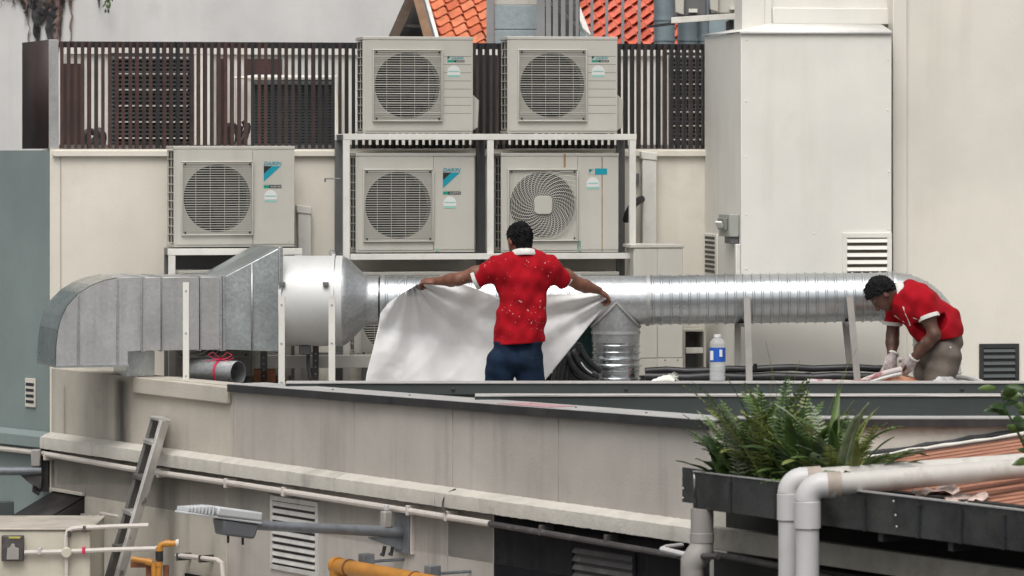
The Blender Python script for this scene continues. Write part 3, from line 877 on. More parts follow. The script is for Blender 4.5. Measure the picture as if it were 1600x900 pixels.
# grey panelled enclosure between the roofs
Yp = 36.0
x0, x1 = WF.a(772, Yp), WF.a(843, Yp)
en = thing(WF, 'panel_enclosure', 'blue grey panelled box with grey post between the two tiled roofs', 'enclosure', (x0, Yp, 0))
z0p, zmid = HC + .8, HC + (240 - 46) / F * Yp
ztp = HC + (240 - 8) / F * Yp
part(en, 'panel', MB().box(x0, x1, Yp, Yp + .03, zmid + .003, ztp), M_BLUEP, bevel=.003)
part(en, 'panel', MB().box(x0, x1, Yp, Yp + .03, z0p, zmid - .003), M_BLUEP, bevel=.003)
part(en, 'top_strip', MB().box(x0, x1, Yp + .005, Yp + .05, ztp + .004, ztp + .5), M_PALEW)
part(en, 'post', MB().box(WF.a(760, Yp), x0 - .002, Yp - .03, Yp + .06, 0, HC + 2), M_GREYBAR, bevel=.004)
part(en, 'core', MB().box(x0, x1, Yp + .06, Yp + 1, 0, HC + 2), M_DARKW)
# row of flat grey bars
bars = thing(WF, 'bar_screen', 'grey flat bar screen with stair rail beside the blue grey box', 'screen', (WF.a(840, 35.6), 35.6, 0))
for px, w in ((845, 13), (857, 8), (868, 8), (880, 7), (892, 6), (902, 5)):
    x = WF.a(px, 35.6)
    part(bars, 'bar', MB().box(x - w / 2 / 177, x + w / 2 / 177, 35.55 + (px % 3) * .02, 35.62 + (px % 3) * .02, 0, HC + 2), M_GREYBAR, bevel=.003)
p, q = WF.P(850, -5, 35.8), WF.P(925, 60, 35.8)
part(bars, 'stair_rail', MB().bar(p, q, .03, .03), M_LTRIM)
p, q = WF.P(845, 6, 35.9), WF.P(905, 5, 35.9)
part(bars, 'cross_rail', MB().bar(p, q, .05, .04), M_GREYBAR)
part(bars, 'backing', MB().box(WF.a(840, 36.6), WF.a(906, 36.6), 36.6, 36.7, 0, HC + 2), mat('bars_back', (.12, .12, .12), .8, var=.3))
for px, side_ in ((925, 'leftmost'), (948, 'second'), (973, 'third'), (999, 'rightmost')):
    x = WF.a(px, 35.4)
    solo(WF, 'grey_post', MB().box(x - .013, x + .013, 35.4, 35.43, 0, HC + 2), M_GREYBAR, (x, 35.4, 0),
         '%s of the four thin grey posts before the red tiled roof' % (side_ if 'most' in side_ else side_ + ' from left'), 'post', 'thin grey posts before the red roof')
# blue grey ducts at the far right
def far_pipe(px, py0, Y, r, label, top=HC + 2):
    p = WF.P(px, py0, Y)
    t = thing(WF, 'standing_duct', label, 'duct', (p.x, Y, 0), 'blue grey ducts behind the screen')
    part(t, 'tube', MB().lathe((p.x, Y, 0), (0, 0, 1), [(0, r), (top, r)], 24), M_BLUEC)
    for py in (30, 62):
        z = WF.P(px, py, Y).z
        part(t, 'collar', MB().lathe((p.x, Y, z), (0, 0, 1), [(-.012, r + .002), (-.012, r + .007), (.012, r + .007), (.012, r + .002)], 24), M_BLUEC)
far_pipe(1038, 20, 36.4, .095, 'blue grey standing duct right of the red tiled roof')
far_pipe(1074, 20, 36.8, .09, 'blue grey standing duct under the far unit shelf, left of two')
far_pipe(1098, 20, 37.0, .06, 'thin blue grey standing duct beside the white shaft')
solo(WF, 'far_backdrop_wall', MB().box(WF.a(640, 46), WF.a(1500, 46), 46, 46.4, 0, HC + 4), mat('far_teal_wall', (.23, .29, .31), .8, var=.15, streak=.3, streak_col=(.1, .12, .13)), (WF.a(640, 46), 46, 0),
     'blue grey wall behind the roofs and far ducts', 'wall')
# shelf with two small far units
Ys = 33.4
shf = thing(WF, 'bracket_shelf', 'grey bracket shelf carrying two far units beside the shaft', 'shelf', (WF.a(1050, Ys), Ys, HC + (240 - 36) / F * Ys))
xs0, xs1 = WF.a(1049, Ys), WF.a(1166, Ys)
zsf = HC + (240 - 27) / F * Ys
part(shf, 'front_rail', MB().hexa(xs0, xs1, Ys, Ys + .05, zsf - .05, zsf, zsf - .01, zsf + .04), M_RACK, bevel=.003)
part(shf, 'plate', MB().hexa(xs0, xs1, Ys + .051, Ys + .6, zsf - .02, zsf - .003, zsf + .02, zsf + .036), M_GREYBAR)
part(shf, 'side_rail', MB().bar((xs0 + .02, Ys + .05, zsf - .05), (xs0 - .16, Ys + .9, zsf - .05), .03, .02), M_DARKS)
part(shf, 'bracket', MB().box(xs1 - .14, xs1 - .1, Ys + .06, Ys + .55, zsf - .25, zsf - .021), M_DARKS)
for px0, px1, label in ((1058, 1086, 'far outdoor unit seen side on, left of two on the shelf'), (1112, 1150, 'far outdoor unit beside the white shaft, right of two on the shelf')):
    x0, x1 = WF.a(px0, Ys), WF.a(px1, Ys)
    zb_ = zsf + (.012 if px0 < 1100 else .035)
    t = thing(WF, 'outdoor_unit', label, 'air conditioner', (x0, Ys + .1, zb_), 'far units on the bracket shelf')
    part(t, 'casing', MB().box(x0, x1 + .1, Ys + .1, Ys + .45, zb_, zb_ + .6), M_AC if px0 > 1100 else M_RACKG, bevel=.01)
    part(t, 'end_grille', MB().prism([(x0 - .01, zb_ + .03), (x0 + .06, zb_ + .01), (x0 + .075, zb_ + .6), (x0 - .04, zb_ + .6)], lambda u, v, h: (u, h, v), Ys + .06, Ys + .098), M_AC, bevel=.008)
    part(t, 'bracket_foot', MB().box(x1 - .05, x1 + .02, Ys + .02, Ys + .1, zb_ + .03, zb_ + .06), M_RACK)
# ================================================================== OUTDOOR UNITS AND RACKS
def hole_panel(mb, a0, a1, z0, z1, b, cx, cz, r, n=48):
    """rectangle with a round hole"""
    vs, fs = [], []
    for i in range(n):
        t = 2 * math.pi * i / n + math.pi / 4
        dx, dz = math.cos(t), math.sin(t)
        k = min(((a1 - cx) if dx > 0 else (a0 - cx)) / dx if abs(dx) > 1e-6 else 1e9, ((z1 - cz) if dz > 0 else (z0 - cz)) / dz if abs(dz) > 1e-6 else 1e9)
        vs += [(cx + dx * r, b, cz + dz * r), (cx + dx * k, b, cz + dz * k)]
    for i in range(n):
        j = (i + 1) % n
        fs.append((2 * i, 2 * i + 1, 2 * j + 1, 2 * j))
    # corners of the rectangle left over between two rays on different sides
    mb.add(vs, fs)
    for i in range(n):
        j = (i + 1) % n
        p, q = vs[2 * i + 1], vs[2 * j + 1]
        if abs(p[0] - q[0]) > 1e-6 and abs(p[2] - q[2]) > 1e-6:
            cxr = a1 if (p[0] + q[0]) / 2 > cx else a0
            czr = z1 if (p[2] + q[2]) / 2 > cz else z0
            mb.add([p, (cxr, b, czr), q], [(0, 1, 2)])

def outdoor_unit(label, fr, px0, px1, py0, py1, b, depth, gr, style, seam=None, cover=False, ribs=False, logo=None, group=None, zbase=None):
    a0, a1 = fr.a(px0, b), fr.a(px1, b)
    am = (a0 + a1) / 2
    z1, z0 = fr.z(py0, am, b), fr.z(py1, am, b)
    if zbase is not None: z0 = zbase
    t = thing(fr, 'outdoor_unit', label, 'air conditioner', (a0, b, z0), group)
    b2 = b + depth
    ga0, ga1 = fr.a(gr[0], b), fr.a(gr[1], b)
    gz1, gz0 = fr.z(gr[2], (ga0 + ga1) / 2, b), fr.z(gr[3], (ga0 + ga1) / 2, b)
    cx, cz = (ga0 + ga1) / 2, (gz0 + gz1) / 2
    r = min(ga1 - ga0, gz1 - gz0) / 2 * .93
    mb = MB()
    if style == 'none':
        mb.box(a0, a1, b, b2, z0 + .02, z1 - .03)
    else:
        pa1 = fr.a(seam, b) - .0015 if seam else a1
        hole_panel(mb, a0 + .02, pa1, z0 + .022, z1 - .026, b, cx, cz, r)
    case = part(t, 'front_panel', mb, M_AC, smooth=0, solid=.002)
    if seam and style != 'none':
        part(t, 'service_panel', MB().box(fr.a(seam, b) + .0015, a1, b, b + .02, z0 + .022, z1 - .026), M_AC, bevel=.003)
    sides = MB().box(a1 - .012, a1 - .001, b + .021, b2, z0 + .02, z1 - .026).box(a0 + .0, a0 + .021, b + .001, b + .03, z0 + .02, z1 - .026).box(a0 + .04, a1 - .012, b2 - .02, b2, z0 + .02, z1 - .03)
    part(t, 'side_panel', sides, M_AC, bevel=.002)
    part(t, 'top_lid', MB().box(a0 - .003, a1 + .003, b - .004, b2 + .004, z1 - .025, z1), M_AC, bevel=.004)
    part(t, 'base_tray', MB().box(a0, a1, b + .003, b2, z0 + .004, z0 + .0215), M_AC, bevel=.002)
    for f in (.18, .82):
        part(t, 'foot', MB().box(a0 + (a1 - a0) * f - .05, a0 + (a1 - a0) * f + .05, b - .006, b2 + .01, z0 - .004, z0 + .004), M_DARKS)
    # coil and its guard on the left side
    part(t, 'coil', MB().box(a0 + .018, a0 + .035, b + .032, b2 - .001, z0 + .03, z1 - .03), M_COIL)
    gd = MB()
    n = 11
    for i in range(n + 1):
        z = z0 + .035 + (z1 - z0 - .07) * i / n
        gd.box(a0 + .006, a0 + .014, b + .031, b2, z - .0035, z + .0035)
    for k in range(3):
        bb = b + .034 + (depth - .045) * k / 2
        gd.box(a0 + .007, a0 + .013, bb - .004, bb + .004, z0 + .03, z1 - .03)
    part(t, 'coil_guard', gd, M_AC)
    if style == 'none':
        return t, (a0, a1, z0, z1)
    # fan well, fan
    well = MB().lathe((cx, b + .0015, cz), (0, 1, 0), [(0, r), (.05, r * .97), (.13, r * .97)], 40, caps=False)
    part(t, 'fan_well', well, M_SHROUD)
    part(t, 'well_back', MB().lathe((cx, b + .135, cz), (0, 1, 0), [(0, r * .99), (.004, r * .99)], 32), M_COIL)
    fn = MB().lathe((cx, b + .05, cz), (0, 1, 0), [(0, r * .22), (.06, r * .24)], 20)
    for k in range(3):
        g0 = 2 * math.pi * k / 3 + R.random()
        def blade(u, v):
            rad = r * (.22 + .70 * u)
            g = g0 + v * 1.35 * (.75 + .3 * u) + .35 * u
            return (cx + rad * math.cos(g), b + .055 + .045 * v, cz + rad * math.sin(g))
        fn.grid(6, 7, blade)
    part(t, 'fan', fn, M_FAN, smooth=60)
    # grille frame
    w = .010
    fm = MB()
    bo = b - .022
    fm.box(ga0, ga1, bo, b - .001, gz1 - w, gz1).box(ga0, ga1, bo, b - .001, gz0, gz0 + w).box(ga0, ga0 + w, bo, b - .001, gz0 + w, gz1 - w).box(ga1 - w, ga1, bo, b - .001, gz0 + w, gz1 - w)
    g = part(t, 'grille_frame', fm, M_AC, bevel=.004)
    wi = MB()
    if style == 'bars':
        n = 31
        for i in range(1, n):
            z = gz0 + (gz1 - gz0) * i / n
            hw = (.0019 if i % 4 else .0034) if ribs else .0023
            wi.box(ga0 + w, ga1 - w, bo + .001, bo + .006, z - hw, z + hw)
        for i in range(1, 5):
            a = ga0 + (ga1 - ga0) * i / 5
            wi.box(a - .0012, a + .0012, bo + .0065, bo + .010, gz0 + w, gz1 - w)
    else:
        hs = (ga1 - ga0) / 2 - w * .6
        def clipseg(pts):
            out = []
            for p in pts:
                if abs(p[0] - cx) > hs or abs(p[2] - cz) > hs:
                    break
                out.append(p)
            return out
        na = 34
        for k in range(na):
            g0 = 2 * math.pi * k / na
            pts = []
            for s_ in range(15):
                rad = r * (.26 + 1.25 * s_ / 14)
                gg = g0 - 1.15 * (rad / r - .26) * .95
                pts.append((cx + rad * math.cos(gg), bo + .004, cz + rad * math.sin(gg)))
            pts = clipseg(pts)
            if len(pts) > 2: wi.tube(pts, .0024, 4, caps=False)
        for k in range(15):
            rad = r * (.30 + .052 * k * 1.0)
            seg = 44
            pts = [(cx + rad * math.cos(2 * math.pi * i / seg), bo + .008, cz + rad * math.sin(2 * math.pi * i / seg)) for i in range(seg + 1)]
            cur = []
            for p in pts:
                if abs(p[0] - cx) <= hs and abs(p[2] - cz) <= hs: cur.append(p)
                else:
                    if len(cur) > 1: wi.tube(cur, .0022, 4, caps=False)
                    cur = []
            if len(cur) > 1: wi.tube(cur, .0022, 4, caps=False)
        cc = r * .27
        part(g, 'grille_cap', MB().prism([(cc * sx * f, cc * sz * f2) for sx, sz, f, f2 in ((1, 1, 1, .7), (1, 1, .7, 1), (-1, 1, .7, 1), (-1, 1, 1, .7), (-1, -1, 1, .7), (-1, -1, .7, 1), (1, -1, .7, 1), (1, -1, 1, .7))],
                                         lambda u, v, h: (cx + u, h, cz + v), bo - .008, bo + .006), M_AC, bevel=.003)
    part(g, 'grille', wi, M_ACD, smooth=40)
    for sa in (0, 1):
        for sz in (0, 1):
            p = (ga0 + .028 if sa == 0 else ga1 - .028, bo - .001, gz0 + .022 if sz == 0 else gz1 - .022)
            part(g, 'screw', MB().lathe(p, (0, -1, 0), [(0, .008), (.003, .007)], 8), M_FAN)
    if ribs:
        ra0, ra1 = ga1 + .012, a1 - .012
        for i in range(1, 9):
            z = z0 + .09 + (z1 - z0 - .20) * i / 8.6
            part(t, 'rib_line', MB().box(ra0, ra1, b - .0012, b - .0002, z - .0022, z + .0022), M_SHROUD)
            part(t, 'rib_line', MB().box(a0 + .022, ga0 - .012, b - .0012, b - .0002, z - .0018, z + .0018), M_LGRY)
    if cover:
        zc = z0 + (z1 - z0) * .42
        part(t, 'valve_cover', MB().prism([(a1, z0 + .02), (a1 + .05, z0 + .045), (a1 + .058, z0 + (zc - z0) * .82), (a1, zc)], lambda u, v, h: (u, h, v), b + .05, b + .28), M_AC, bevel=.006)
    for f, zz in ((.14, z0 + .03), (.38, z0 + .03), (.76, z0 + .032), (.95, z0 + .04), (.16, z1 - .012), (.62, z1 - .012)):
        part(t, 'screw', MB().lathe((a0 + (a1 - a0) * f, b - .004 if zz > z1 - .03 else b, zz), (0, -1, 0), [(0, .005), (.003, .004)], 8), M_LGRY)
    if logo:
        kind, lp = logo
        pb = b - .0022
        def flat(nm, pts, m, off=0.):
            ps = [fr.P(x, y, b) for x, y in pts]
            part(t, nm, MB().prism([(p.x, p.z) for p in ps], lambda u, v, h: (u, h, v), b - .0018 - off, b - .0004 - off), m, smooth=0)
        x, y = lp
        if kind == 'big':
            p = fr.P(x, y + 5.2, b)
            lettering(t, 'DAIKIN', p.x, pb, p.z, 28 / 208, 5.6 / 208, M_TEAL, .28, .012)
            flat('logo_field', [(x, y + 6.5), (x + 28, y + 6.5), (x + 28, y + 35.5), (x, y + 35.5)], M_LGRY)
            flat('logo_black', [(x, y + 6.5), (x + 13, y + 6.5), (x, y + 19)], M_LBLK, .0015)
            flat('logo_teal', [(x + 13, y + 6.5), (x + 27, y + 6.5), (x, y + 31), (x, y + 19)], M_TEAL, .0015)
            flat('logo_green', [(x, y + 36.5), (x + 8.5, y + 36.5), (x + 8.5, y + 41), (x, y + 41)], M_LGRN)
            flat('logo_strip', [(x + 8.5, y + 36.5), (x + 28, y + 36.5), (x + 28, y + 41), (x + 8.5, y + 41)], M_LBLK)
            p = fr.P(x + 10.5, y + 40, b)
            lettering(t, 'INVERTER', p.x, pb, p.z, 16 / 208, 2.2 / 208, M_STK, .2)
            sx, sy = x + 1, y + 44
        elif kind == 'small':
            flat('logo_black', [(x, y), (x + 4, y), (x, y + 4)], M_LBLK)
            flat('logo_teal', [(x + 4, y), (x + 5.5, y), (x + .8, y + 5), (x, y + 4)], M_LGRN)
            p = fr.P(x + 6, y + 4.6, b)
            lettering(t, 'DAIKIN', p.x, pb, p.z, 20 / 208, 4.2 / 208, M_TEAL, .28, .01)
            flat('logo_green', [(x, y + 5.8), (x + 11, y + 5.8), (x + 11, y + 9.2), (x, y + 9.2)], M_LGRN)
            flat('logo_strip', [(x + 11, y + 5.8), (x + 27, y + 5.8), (x + 27, y + 9.2), (x + 11, y + 9.2)], M_LBLK)
            p = fr.P(x + 14, y + 8.4, b)
            lettering(t, 'INVERTER', p.x, pb, p.z, 12 / 208, 1.9 / 208, M_STK, .2)
            sx, sy = x, y + 14
        else:
            flat('logo_field', [(x, y), (x + 11, y), (x + 11, y + 10), (x, y + 10)], M_LGRY)
            flat('logo_black', [(x + 2, y + 1.5), (x + 5.5, y + 1.5), (x + 2, y + 5.5)], M_LBLK, .0015)
            flat('logo_teal', [(x + 5.5, y + 1.5), (x + 8.5, y + 1.5), (x + 2, y + 8), (x + 2, y + 5.5)], M_TEAL, .0015)
            flat('logo_strip', [(x + 11, y + .2), (x + 30, y + .2), (x + 30, y + 9.8), (x + 11, y + 9.8)], M_TEAL)
            sx, sy = x - 2, y + 14
        # round topped energy label
        pts = [(sx + 10 + 10 * math.cos(math.pi * i / 10), sy + 10 - 10 * math.sin(math.pi * i / 10)) for i in range(11)] + [(sx, sy + 15), (sx + 20, sy + 15)]
        flat('energy_label', pts, M_STK)
        flat('label_band', [(sx + 1.5, sy + 8.4), (sx + 18.5, sy + 8.4), (sx + 18.5, sy + 10), (sx + 1.5, sy + 10)], M_STKT, .0015)
        flat('label_foot', [(sx + .5, sy + 15.4), (sx + 19.5, sy + 15.4), (sx + 19.5, sy + 18.4), (sx + .5, sy + 18.4)], M_STKT)
    return t, (a0, a1, z0, z1)

BU = -.50
GRP = 'outdoor units on the rear racks'
u1, d1 = outdoor_unit('lone outdoor unit on its own stand at the left with a teal striped logo', FR, 272, 463, 228, 387, BU, .34, (283, 397, 252, 368), 'bars', seam=396.5, logo=('big', (414, 253)), group=GRP)
u2, d2 = outdoor_unit('lower left rack unit with straight bar grille and teal striped logo', FR, 556, 743, 239, 395.4, BU, .34, (567, 678, 264, 378), 'bars', seam=678, logo=('big', (693, 263)), group=GRP)
u3, d3 = outdoor_unit('lower right rack unit with swirl grille and rust streaks', FR, 783, 967, 239, 395.4, BU, .34, (793, 903, 264, 377), 'swirl', seam=903, logo=('bar', (919, 263)), group=GRP)
u4, d4 = outdoor_unit('upper left rack unit under the orange tiled roof', FR, 567, 740, 57, 209, BU, .32, (582, 692, 77, 190), 'bars', cover=True, ribs=True, logo=('small', (700, 88)), group=GRP)
u5, d5 = outdoor_unit('upper right rack unit under the red tiled roof', FR, 793, 965, 57, 209, BU, .32, (809, 917, 77, 190), 'bars', cover=True, ribs=True, logo=('small', (925, 88)), group=GRP)
zu = ZP + .06
u6, d6 = outdoor_unit('swirl grille unit half hidden under the lone unit, behind the square duct', FR, 274, 455, 422, 590, BU, .34, (277, 390, 446, 559), 'swirl', seam=392, group=GRP, zbase=zu)
u7, d7 = outdoor_unit('bar grille unit at plinth level behind the white sheet', FR, 553, 743, 425, 590, BU + .02, .34, (562, 675, 442, 556), 'bars', seam=676, group=GRP, zbase=zu + .14)
u8, d8 = outdoor_unit('plinth level unit below the swirl grille unit, behind the red shirted back', FR, 783, 967, 425, 590, BU + .02, .34, (793, 903, 442, 556), 'bars', seam=903, group=GRP, zbase=zu)
for u_, g_ in ((u1, 5.5), (u2, 2.5), (u3, 1.), (u4, 2.5), (u5, 1.)):   # set down a little askew
    u_.rotation_euler.z += math.radians(g_)
# stains on the lower right unit
def strip_px(t, nm, x0, x1, y0, y1, m, b, off=.0042):
    p, q = FR.P(x0, y0, b), FR.P(x1, y1, b)
    part(t, nm, MB().box(min(p.x, q.x), max(p.x, q.x), b - off, b - off + .0012, min(p.z, q.z), max(p.z, q.z)), m)
strip_px(u3, 'rust_streak', 940.5, 942, 245, 393, M_RSTK, BU, .0016)
strip_px(u3, 'rust_streak', 881, 884, 240, 261, M_RSTK, BU, .0048)
strip_px(u3, 'green_streak', 903.5, 908, 376, 393, M_GSTK, BU, .0016)
strip_px(u2, 'green_streak', 681, 686, 388, 393, M_GSTK, BU, .0016)

# ------------------------------------------------------------------ the rack
rk = thing(FR, 'unit_rack', 'two tier white steel rack carrying four outdoor units', 'rack', (FR.a(541, -.55), -.55, ZP))
BF, BK = -.54, -.06
def zz(py, px, b): return FR.z(py, FR.a(px, b), b)
ztop, zlow = zz(209, 765, BF), zz(395.5, 765, BF)
for px in (541, 766, 988):
    a = FR.a(px, BF)
    part(rk, 'front_post', MB().box(a - .024, a + .024, BF - .02, BF + .02, ZP, ztop - .046), M_RACK, bevel=.002)
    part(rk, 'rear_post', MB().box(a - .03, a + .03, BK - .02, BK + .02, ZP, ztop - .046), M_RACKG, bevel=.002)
    for z in (ztop, zlow):
        part(rk, 'tie', MB().box(a - .02, a + .02, BF + .022, BK - .022, z - .044, z - .006), M_RACKG)
aL, aR = FR.a(526, BF), FR.a(994, BF)
part(rk, 'top_rail', MB().box(FR.a(536, BF), aR, BF - .022, BF + .018, ztop - .045, ztop - .001), M_RACK, bevel=.002)
part(rk, 'rear_top_rail', MB().box(FR.a(536, BF), aR, BK - .018, BK + .022, ztop - .045, ztop - .001), M_RACK, bevel=.002)
part(rk, 'lower_rail', MB().box(FR.a(546.5, BF), FR.a(998, BF), BF - .046, BF - .021, zlow - .045, zlow - .001), M_RACK, bevel=.002)
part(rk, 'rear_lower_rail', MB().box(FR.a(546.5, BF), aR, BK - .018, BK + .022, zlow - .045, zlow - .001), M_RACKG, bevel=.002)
for u, z in ((u2, zlow), (u3, zlow), (u4, ztop), (u5, ztop)):
    dd = {u2.name: d2, u3.name: d3, u4.name: d4, u5.name: d5}[u.name]
    for f in (.18, .82):
        a = dd[0] + (dd[1] - dd[0]) * f
        part(rk, 'cross_bearer', MB().box(a - .03, a + .03, BF + .02, BK - .02, z - .03, dd[2] - .0045), M_DARKS)
hk = [FR.P(508, 284, -.35), FR.P(508, 279, -.38), FR.P(531, 279, BF + .0)]
part(rk, 'hook_rod', MB().tube(hk, .006, 6), M_GREYBAR)
# stand of the lone unit
st = thing(FR, 'unit_stand', 'low white steel stand under the lone left unit', 'stand', (FR.a(262, BF), BF, ZP))
zs1 = d1[2] - .0045
sa0, sa1 = FR.a(262, BF), FR.a(472, BF)
part(st, 'front_rail', MB().box(sa0, sa1, BF - .02, BF + .025, zs1 - .048, zs1), M_RACK, bevel=.002)
part(st, 'rear_rail', MB().box(sa0, sa1, BK - .14, BK - .10, zs1 - .048, zs1), M_RACKG, bevel=.002)
part(st, 'side_rail', MB().box(sa0, sa0 + .045, BF + .026, BK - .141, zs1 - .048, zs1 - .001), M_RACKG)
for a in (sa0 + .03, sa1 - .03):
    part(st, 'leg', MB().box(a - .025, a + .025, BF - .018, BF + .02, ZP, zs1 - .049), M_RACK, bevel=.002)
    part(st, 'leg', MB().box(a - .03, a + .01, BK - .14, BK - .10, ZP, zs1 - .049), M_RACKG, bevel=.002)
part(st, 'under_panel', MB().box(sa0 + .06, sa1 - .02, BK - .09, BK - .07, zs1 - .24, zs1 - .05), M_RACKG)
for dd, nm in ((d6, 'sleepers under the half hidden swirl unit'), (d8, 'sleepers under the hidden plinth unit')):
    a = (dd[0] + dd[1]) / 2
    t = thing(FR, 'sleeper_pair', 'low dark ' + nm, 'sleeper', (a, BU + .05, ZP))
    for f in (.18, .82):
        x = dd[0] + (dd[1] - dd[0]) * f
        part(t, 'sleeper', MB().box(x - .05, x + .05, BU + .04, BU + .34, ZP, zu - .004), M_DARKS)
# white channel frame at plinth level in front of the lower left unit
bm_ = thing(FR, 'channel_frame', 'white steel channel beam low behind the round fan', 'beam', (FR.a(400, -.62), -.62, ZP))
ca0, ca1 = FR.a(397, -.62), FR.a(745, -.62)
zc1, zc0 = zz(555, 480, -.62), zz(575, 480, -.62)
part(bm_, 'beam', MB().box(ca0, ca1, -.65, -.60, zc0, zc1), M_RACK, bevel=.003)
part(bm_, 'rear_beam', MB().box(ca0, ca1, -.2, -.15, zc0, zc1 - .002), M_RACKG)
for a in np.linspace(ca0 + .06, ca1 - .06, 5):
    part(bm_, 'leg', MB().box(a - .03, a + .03, -.645, -.605, ZP, zc0 - .001), M_RACKG)
for f in (.18, .82):
    a = d7[0] + (d7[1] - d7[0]) * f
    part(bm_, 'bearer', MB().box(a - .04, a + .04, -.599, -.201, zc0 + .01, d7[2] - .0045), M_DARKS)

# ------------------------------------------------------------------ tall cabinet unit right of the rack
bc = -.72
a0, a1 = FR.a(990, bc), FR.a(1067, bc)
z1, z0 = FR.z(381, a0, bc), ZP + .05
cab = thing(FR, 'cabinet_unit', 'narrow tall cream cabinet unit with lid, right of the rack', 'cabinet', (a0, bc, ZP))
part(cab, 'body', MB().box(a0, a1, bc, bc + .30, z0, z1 - .03), M_AC, bevel=.006)
part(cab, 'lid', MB().prism([(a0 - .025, z1 - .03), (a1 + .006, z1 - .03), (a1 + .006, z1 - .008), (a0 + .05, z1), (a0 - .025, z1 - .006)], lambda u, v, h: (u, h, v), bc - .012, bc + .31), M_AC, bevel=.004)
s0 = FR.a(1027, bc)
zsm = FR.z(560, a0, bc)
part(cab, 'door_panel', MB().box(s0 + .002, a1 - .003, bc - .006, bc - .0005, zsm + .003, z1 - .035), M_AC, bevel=.003)
part(cab, 'left_panel', MB().box(a0 + .003, s0 - .002, bc - .006, bc - .0005, zsm + .003, z1 - .035), M_AC, bevel=.003)
part(cab, 'bottom_panel', MB().box(s0 + .002, a1 - .002, bc - .007, bc - .0005, z0 + .005, zsm - .003), M_AC, bevel=.003)
part(cab, 'bottom_panel', MB().box(a0 + .003, s0 - .002, bc - .006, bc - .0005, z0 + .005, zsm - .003), M_AC, bevel=.003)
for f in (.3, .8):
    part(cab, 'screw', MB().lathe((s0 + (a1 - s0) * f, bc - .007, zsm - .015), (0, -1, 0), [(0, .007), (.003, .006)], 8), M_SHROUD)
for f in (.15, .85):
    a = a0 + (a1 - a0) * f
    part(cab, 'foot', MB().box(a - .03, a + .03, bc + .01, bc + .29, ZP, z0 - .0005), M_DARKS)
# low shelf unit behind it
a0, a1 = FR.a(1071, -.3), FR.a(1098, -.3)
t = thing(FR, 'pipe_box', 'open grey box with white bar behind the water bottle', 'box', (a0, -.3, ZP))
part(t, 'back', MB().box(a0, a1, -.06, -.03, ZP, zz(518, 1085, -.3)), M_RACKG)
part(t, 'bar', MB().box(a0, a1, -.32, -.28, zz(552, 1085, -.3), zz(543, 1085, -.3)), M_RACK, bevel=.003)
part(t, 'side', MB().box(a0 - .02, a0 - .001, -.3, -.03, ZP, zz(518, 1085, -.3)), M_AC)
part(t, 'side', MB().box(a1 + .001, a1 + .02, -.33, -.03, ZP, zz(518, 1085, -.3)), M_AC)
part(t, 'roof', MB().box(a0 - .02, a1 + .02, -.3, -.03, zz(518, 1085, -.3) + .001, zz(515, 1085, -.3)), M_AC)

# ------------------------------------------------------------------ trunking and pipe covers on the rear wall
def trunk(label, px0, px1, py0, py1, b, d, cap):
    a0, a1 = FR.a(px0, b), FR.a(px1, b)
    z1 = FR.z(py0, a0, b)
    z0 = FR.z(py1, a0, b)
    t = thing(FR, 'pipe_trunking', label, 'trunking', (a0, b, z0), 'white pipe trunking on the rear wall')
    part(t, 'cover', MB().box(a0, a1, b, b + d, z0, z1 - .06), M_RACK, bevel=.008)
    if cap:
        part(t, 'cap', MB().hexa(a0 - .012, a1 + .004, b - .008, b + d + .004, z1 - .06, z1, z1 - .075, z1 - .012), M_SHAFT, bevel=.008)
trunk('short white pipe trunking beside the lone unit', 466, 486, 320, 600, -.10, .09, True)
trunk('tall white pipe trunking right of the rack', 1004, 1026, 236, 600, -.10, .09, True)
ins = [FR.P(978, 345, -.2), FR.P(982, 320, -.3), FR.P(990, 313, -.3), FR.P(1003, 311, -.12)]
solo(FR, 'insulated_pipe', MB().tube(arc(ins[0], ins[1], ins[3], 8), .028, 8), M_BLACK, tuple(ins[0]), 'black insulated pipe bend between rack and tall trunking', 'pipe')
p = FR.P(995, 278, -.05)
solo(FR, 'wall_socket', MB().box(p.x - .02, p.x + .02, -.045, -.001, p.z - .035, p.z + .035), M_RACKG, (p.x, -.05, p.z), 'small grey switch plate on the wall between rack and trunking', 'switch', bevel=.004)
# isolator switch box on the shaft side
bx_ = BS + .34
A0 = FR.a(1158, BS)
zb1, zb0 = FR.z(334, A0, bx_), FR.z(369, A0, bx_)
iso = thing(FR, 'isolator_box', 'grey isolator switch box on the side of the white shaft', 'switch box', (A0, bx_, zb0))
part(iso, 'case', MB().box(A0 - .075, A0 - .001, BS + .06, BS + .44, zb0, zb1), mat('isolator_grey', (.33, .34, .31), .5, var=.06), bevel=.006)
part(iso, 'cover', MB().box(A0 - .10, A0 - .076, BS + .12, BS + .36, zb0 + .05, zb1 - .03), mat('isolator_dark', (.2, .21, .19), .5, var=.06), bevel=.004)
part(iso, 'switch_handle', MB().bar((A0 - .11, BS + .16, zb0 + .07), (A0 - .13, BS + .14, zb0 + .11), .03, .02), M_STK, bevel=.003)
part(iso, 'switch_handle', MB().bar((A0 - .11, BS + .26, zb0 + .07), (A0 - .13, BS + .24, zb0 + .11), .03, .02), M_STK, bevel=.003)
part(iso, 'gland_box', MB().box(A0 - .06, A0 - .002, BS + .08, BS + .3, zb0 - .05, zb0 - .001), M_RACKG, bevel=.004)
part(iso, 'conduit', MB().box(A0 - .035, A0 - .001, BS + .02, BS + .075, ZP, zb0 - .052), M_RACK, bevel=.006)
# ================================================================== DUCTWORK
YD = 29.08
def wp(px, py, Y=YD): return WF.P(px, py, Y)
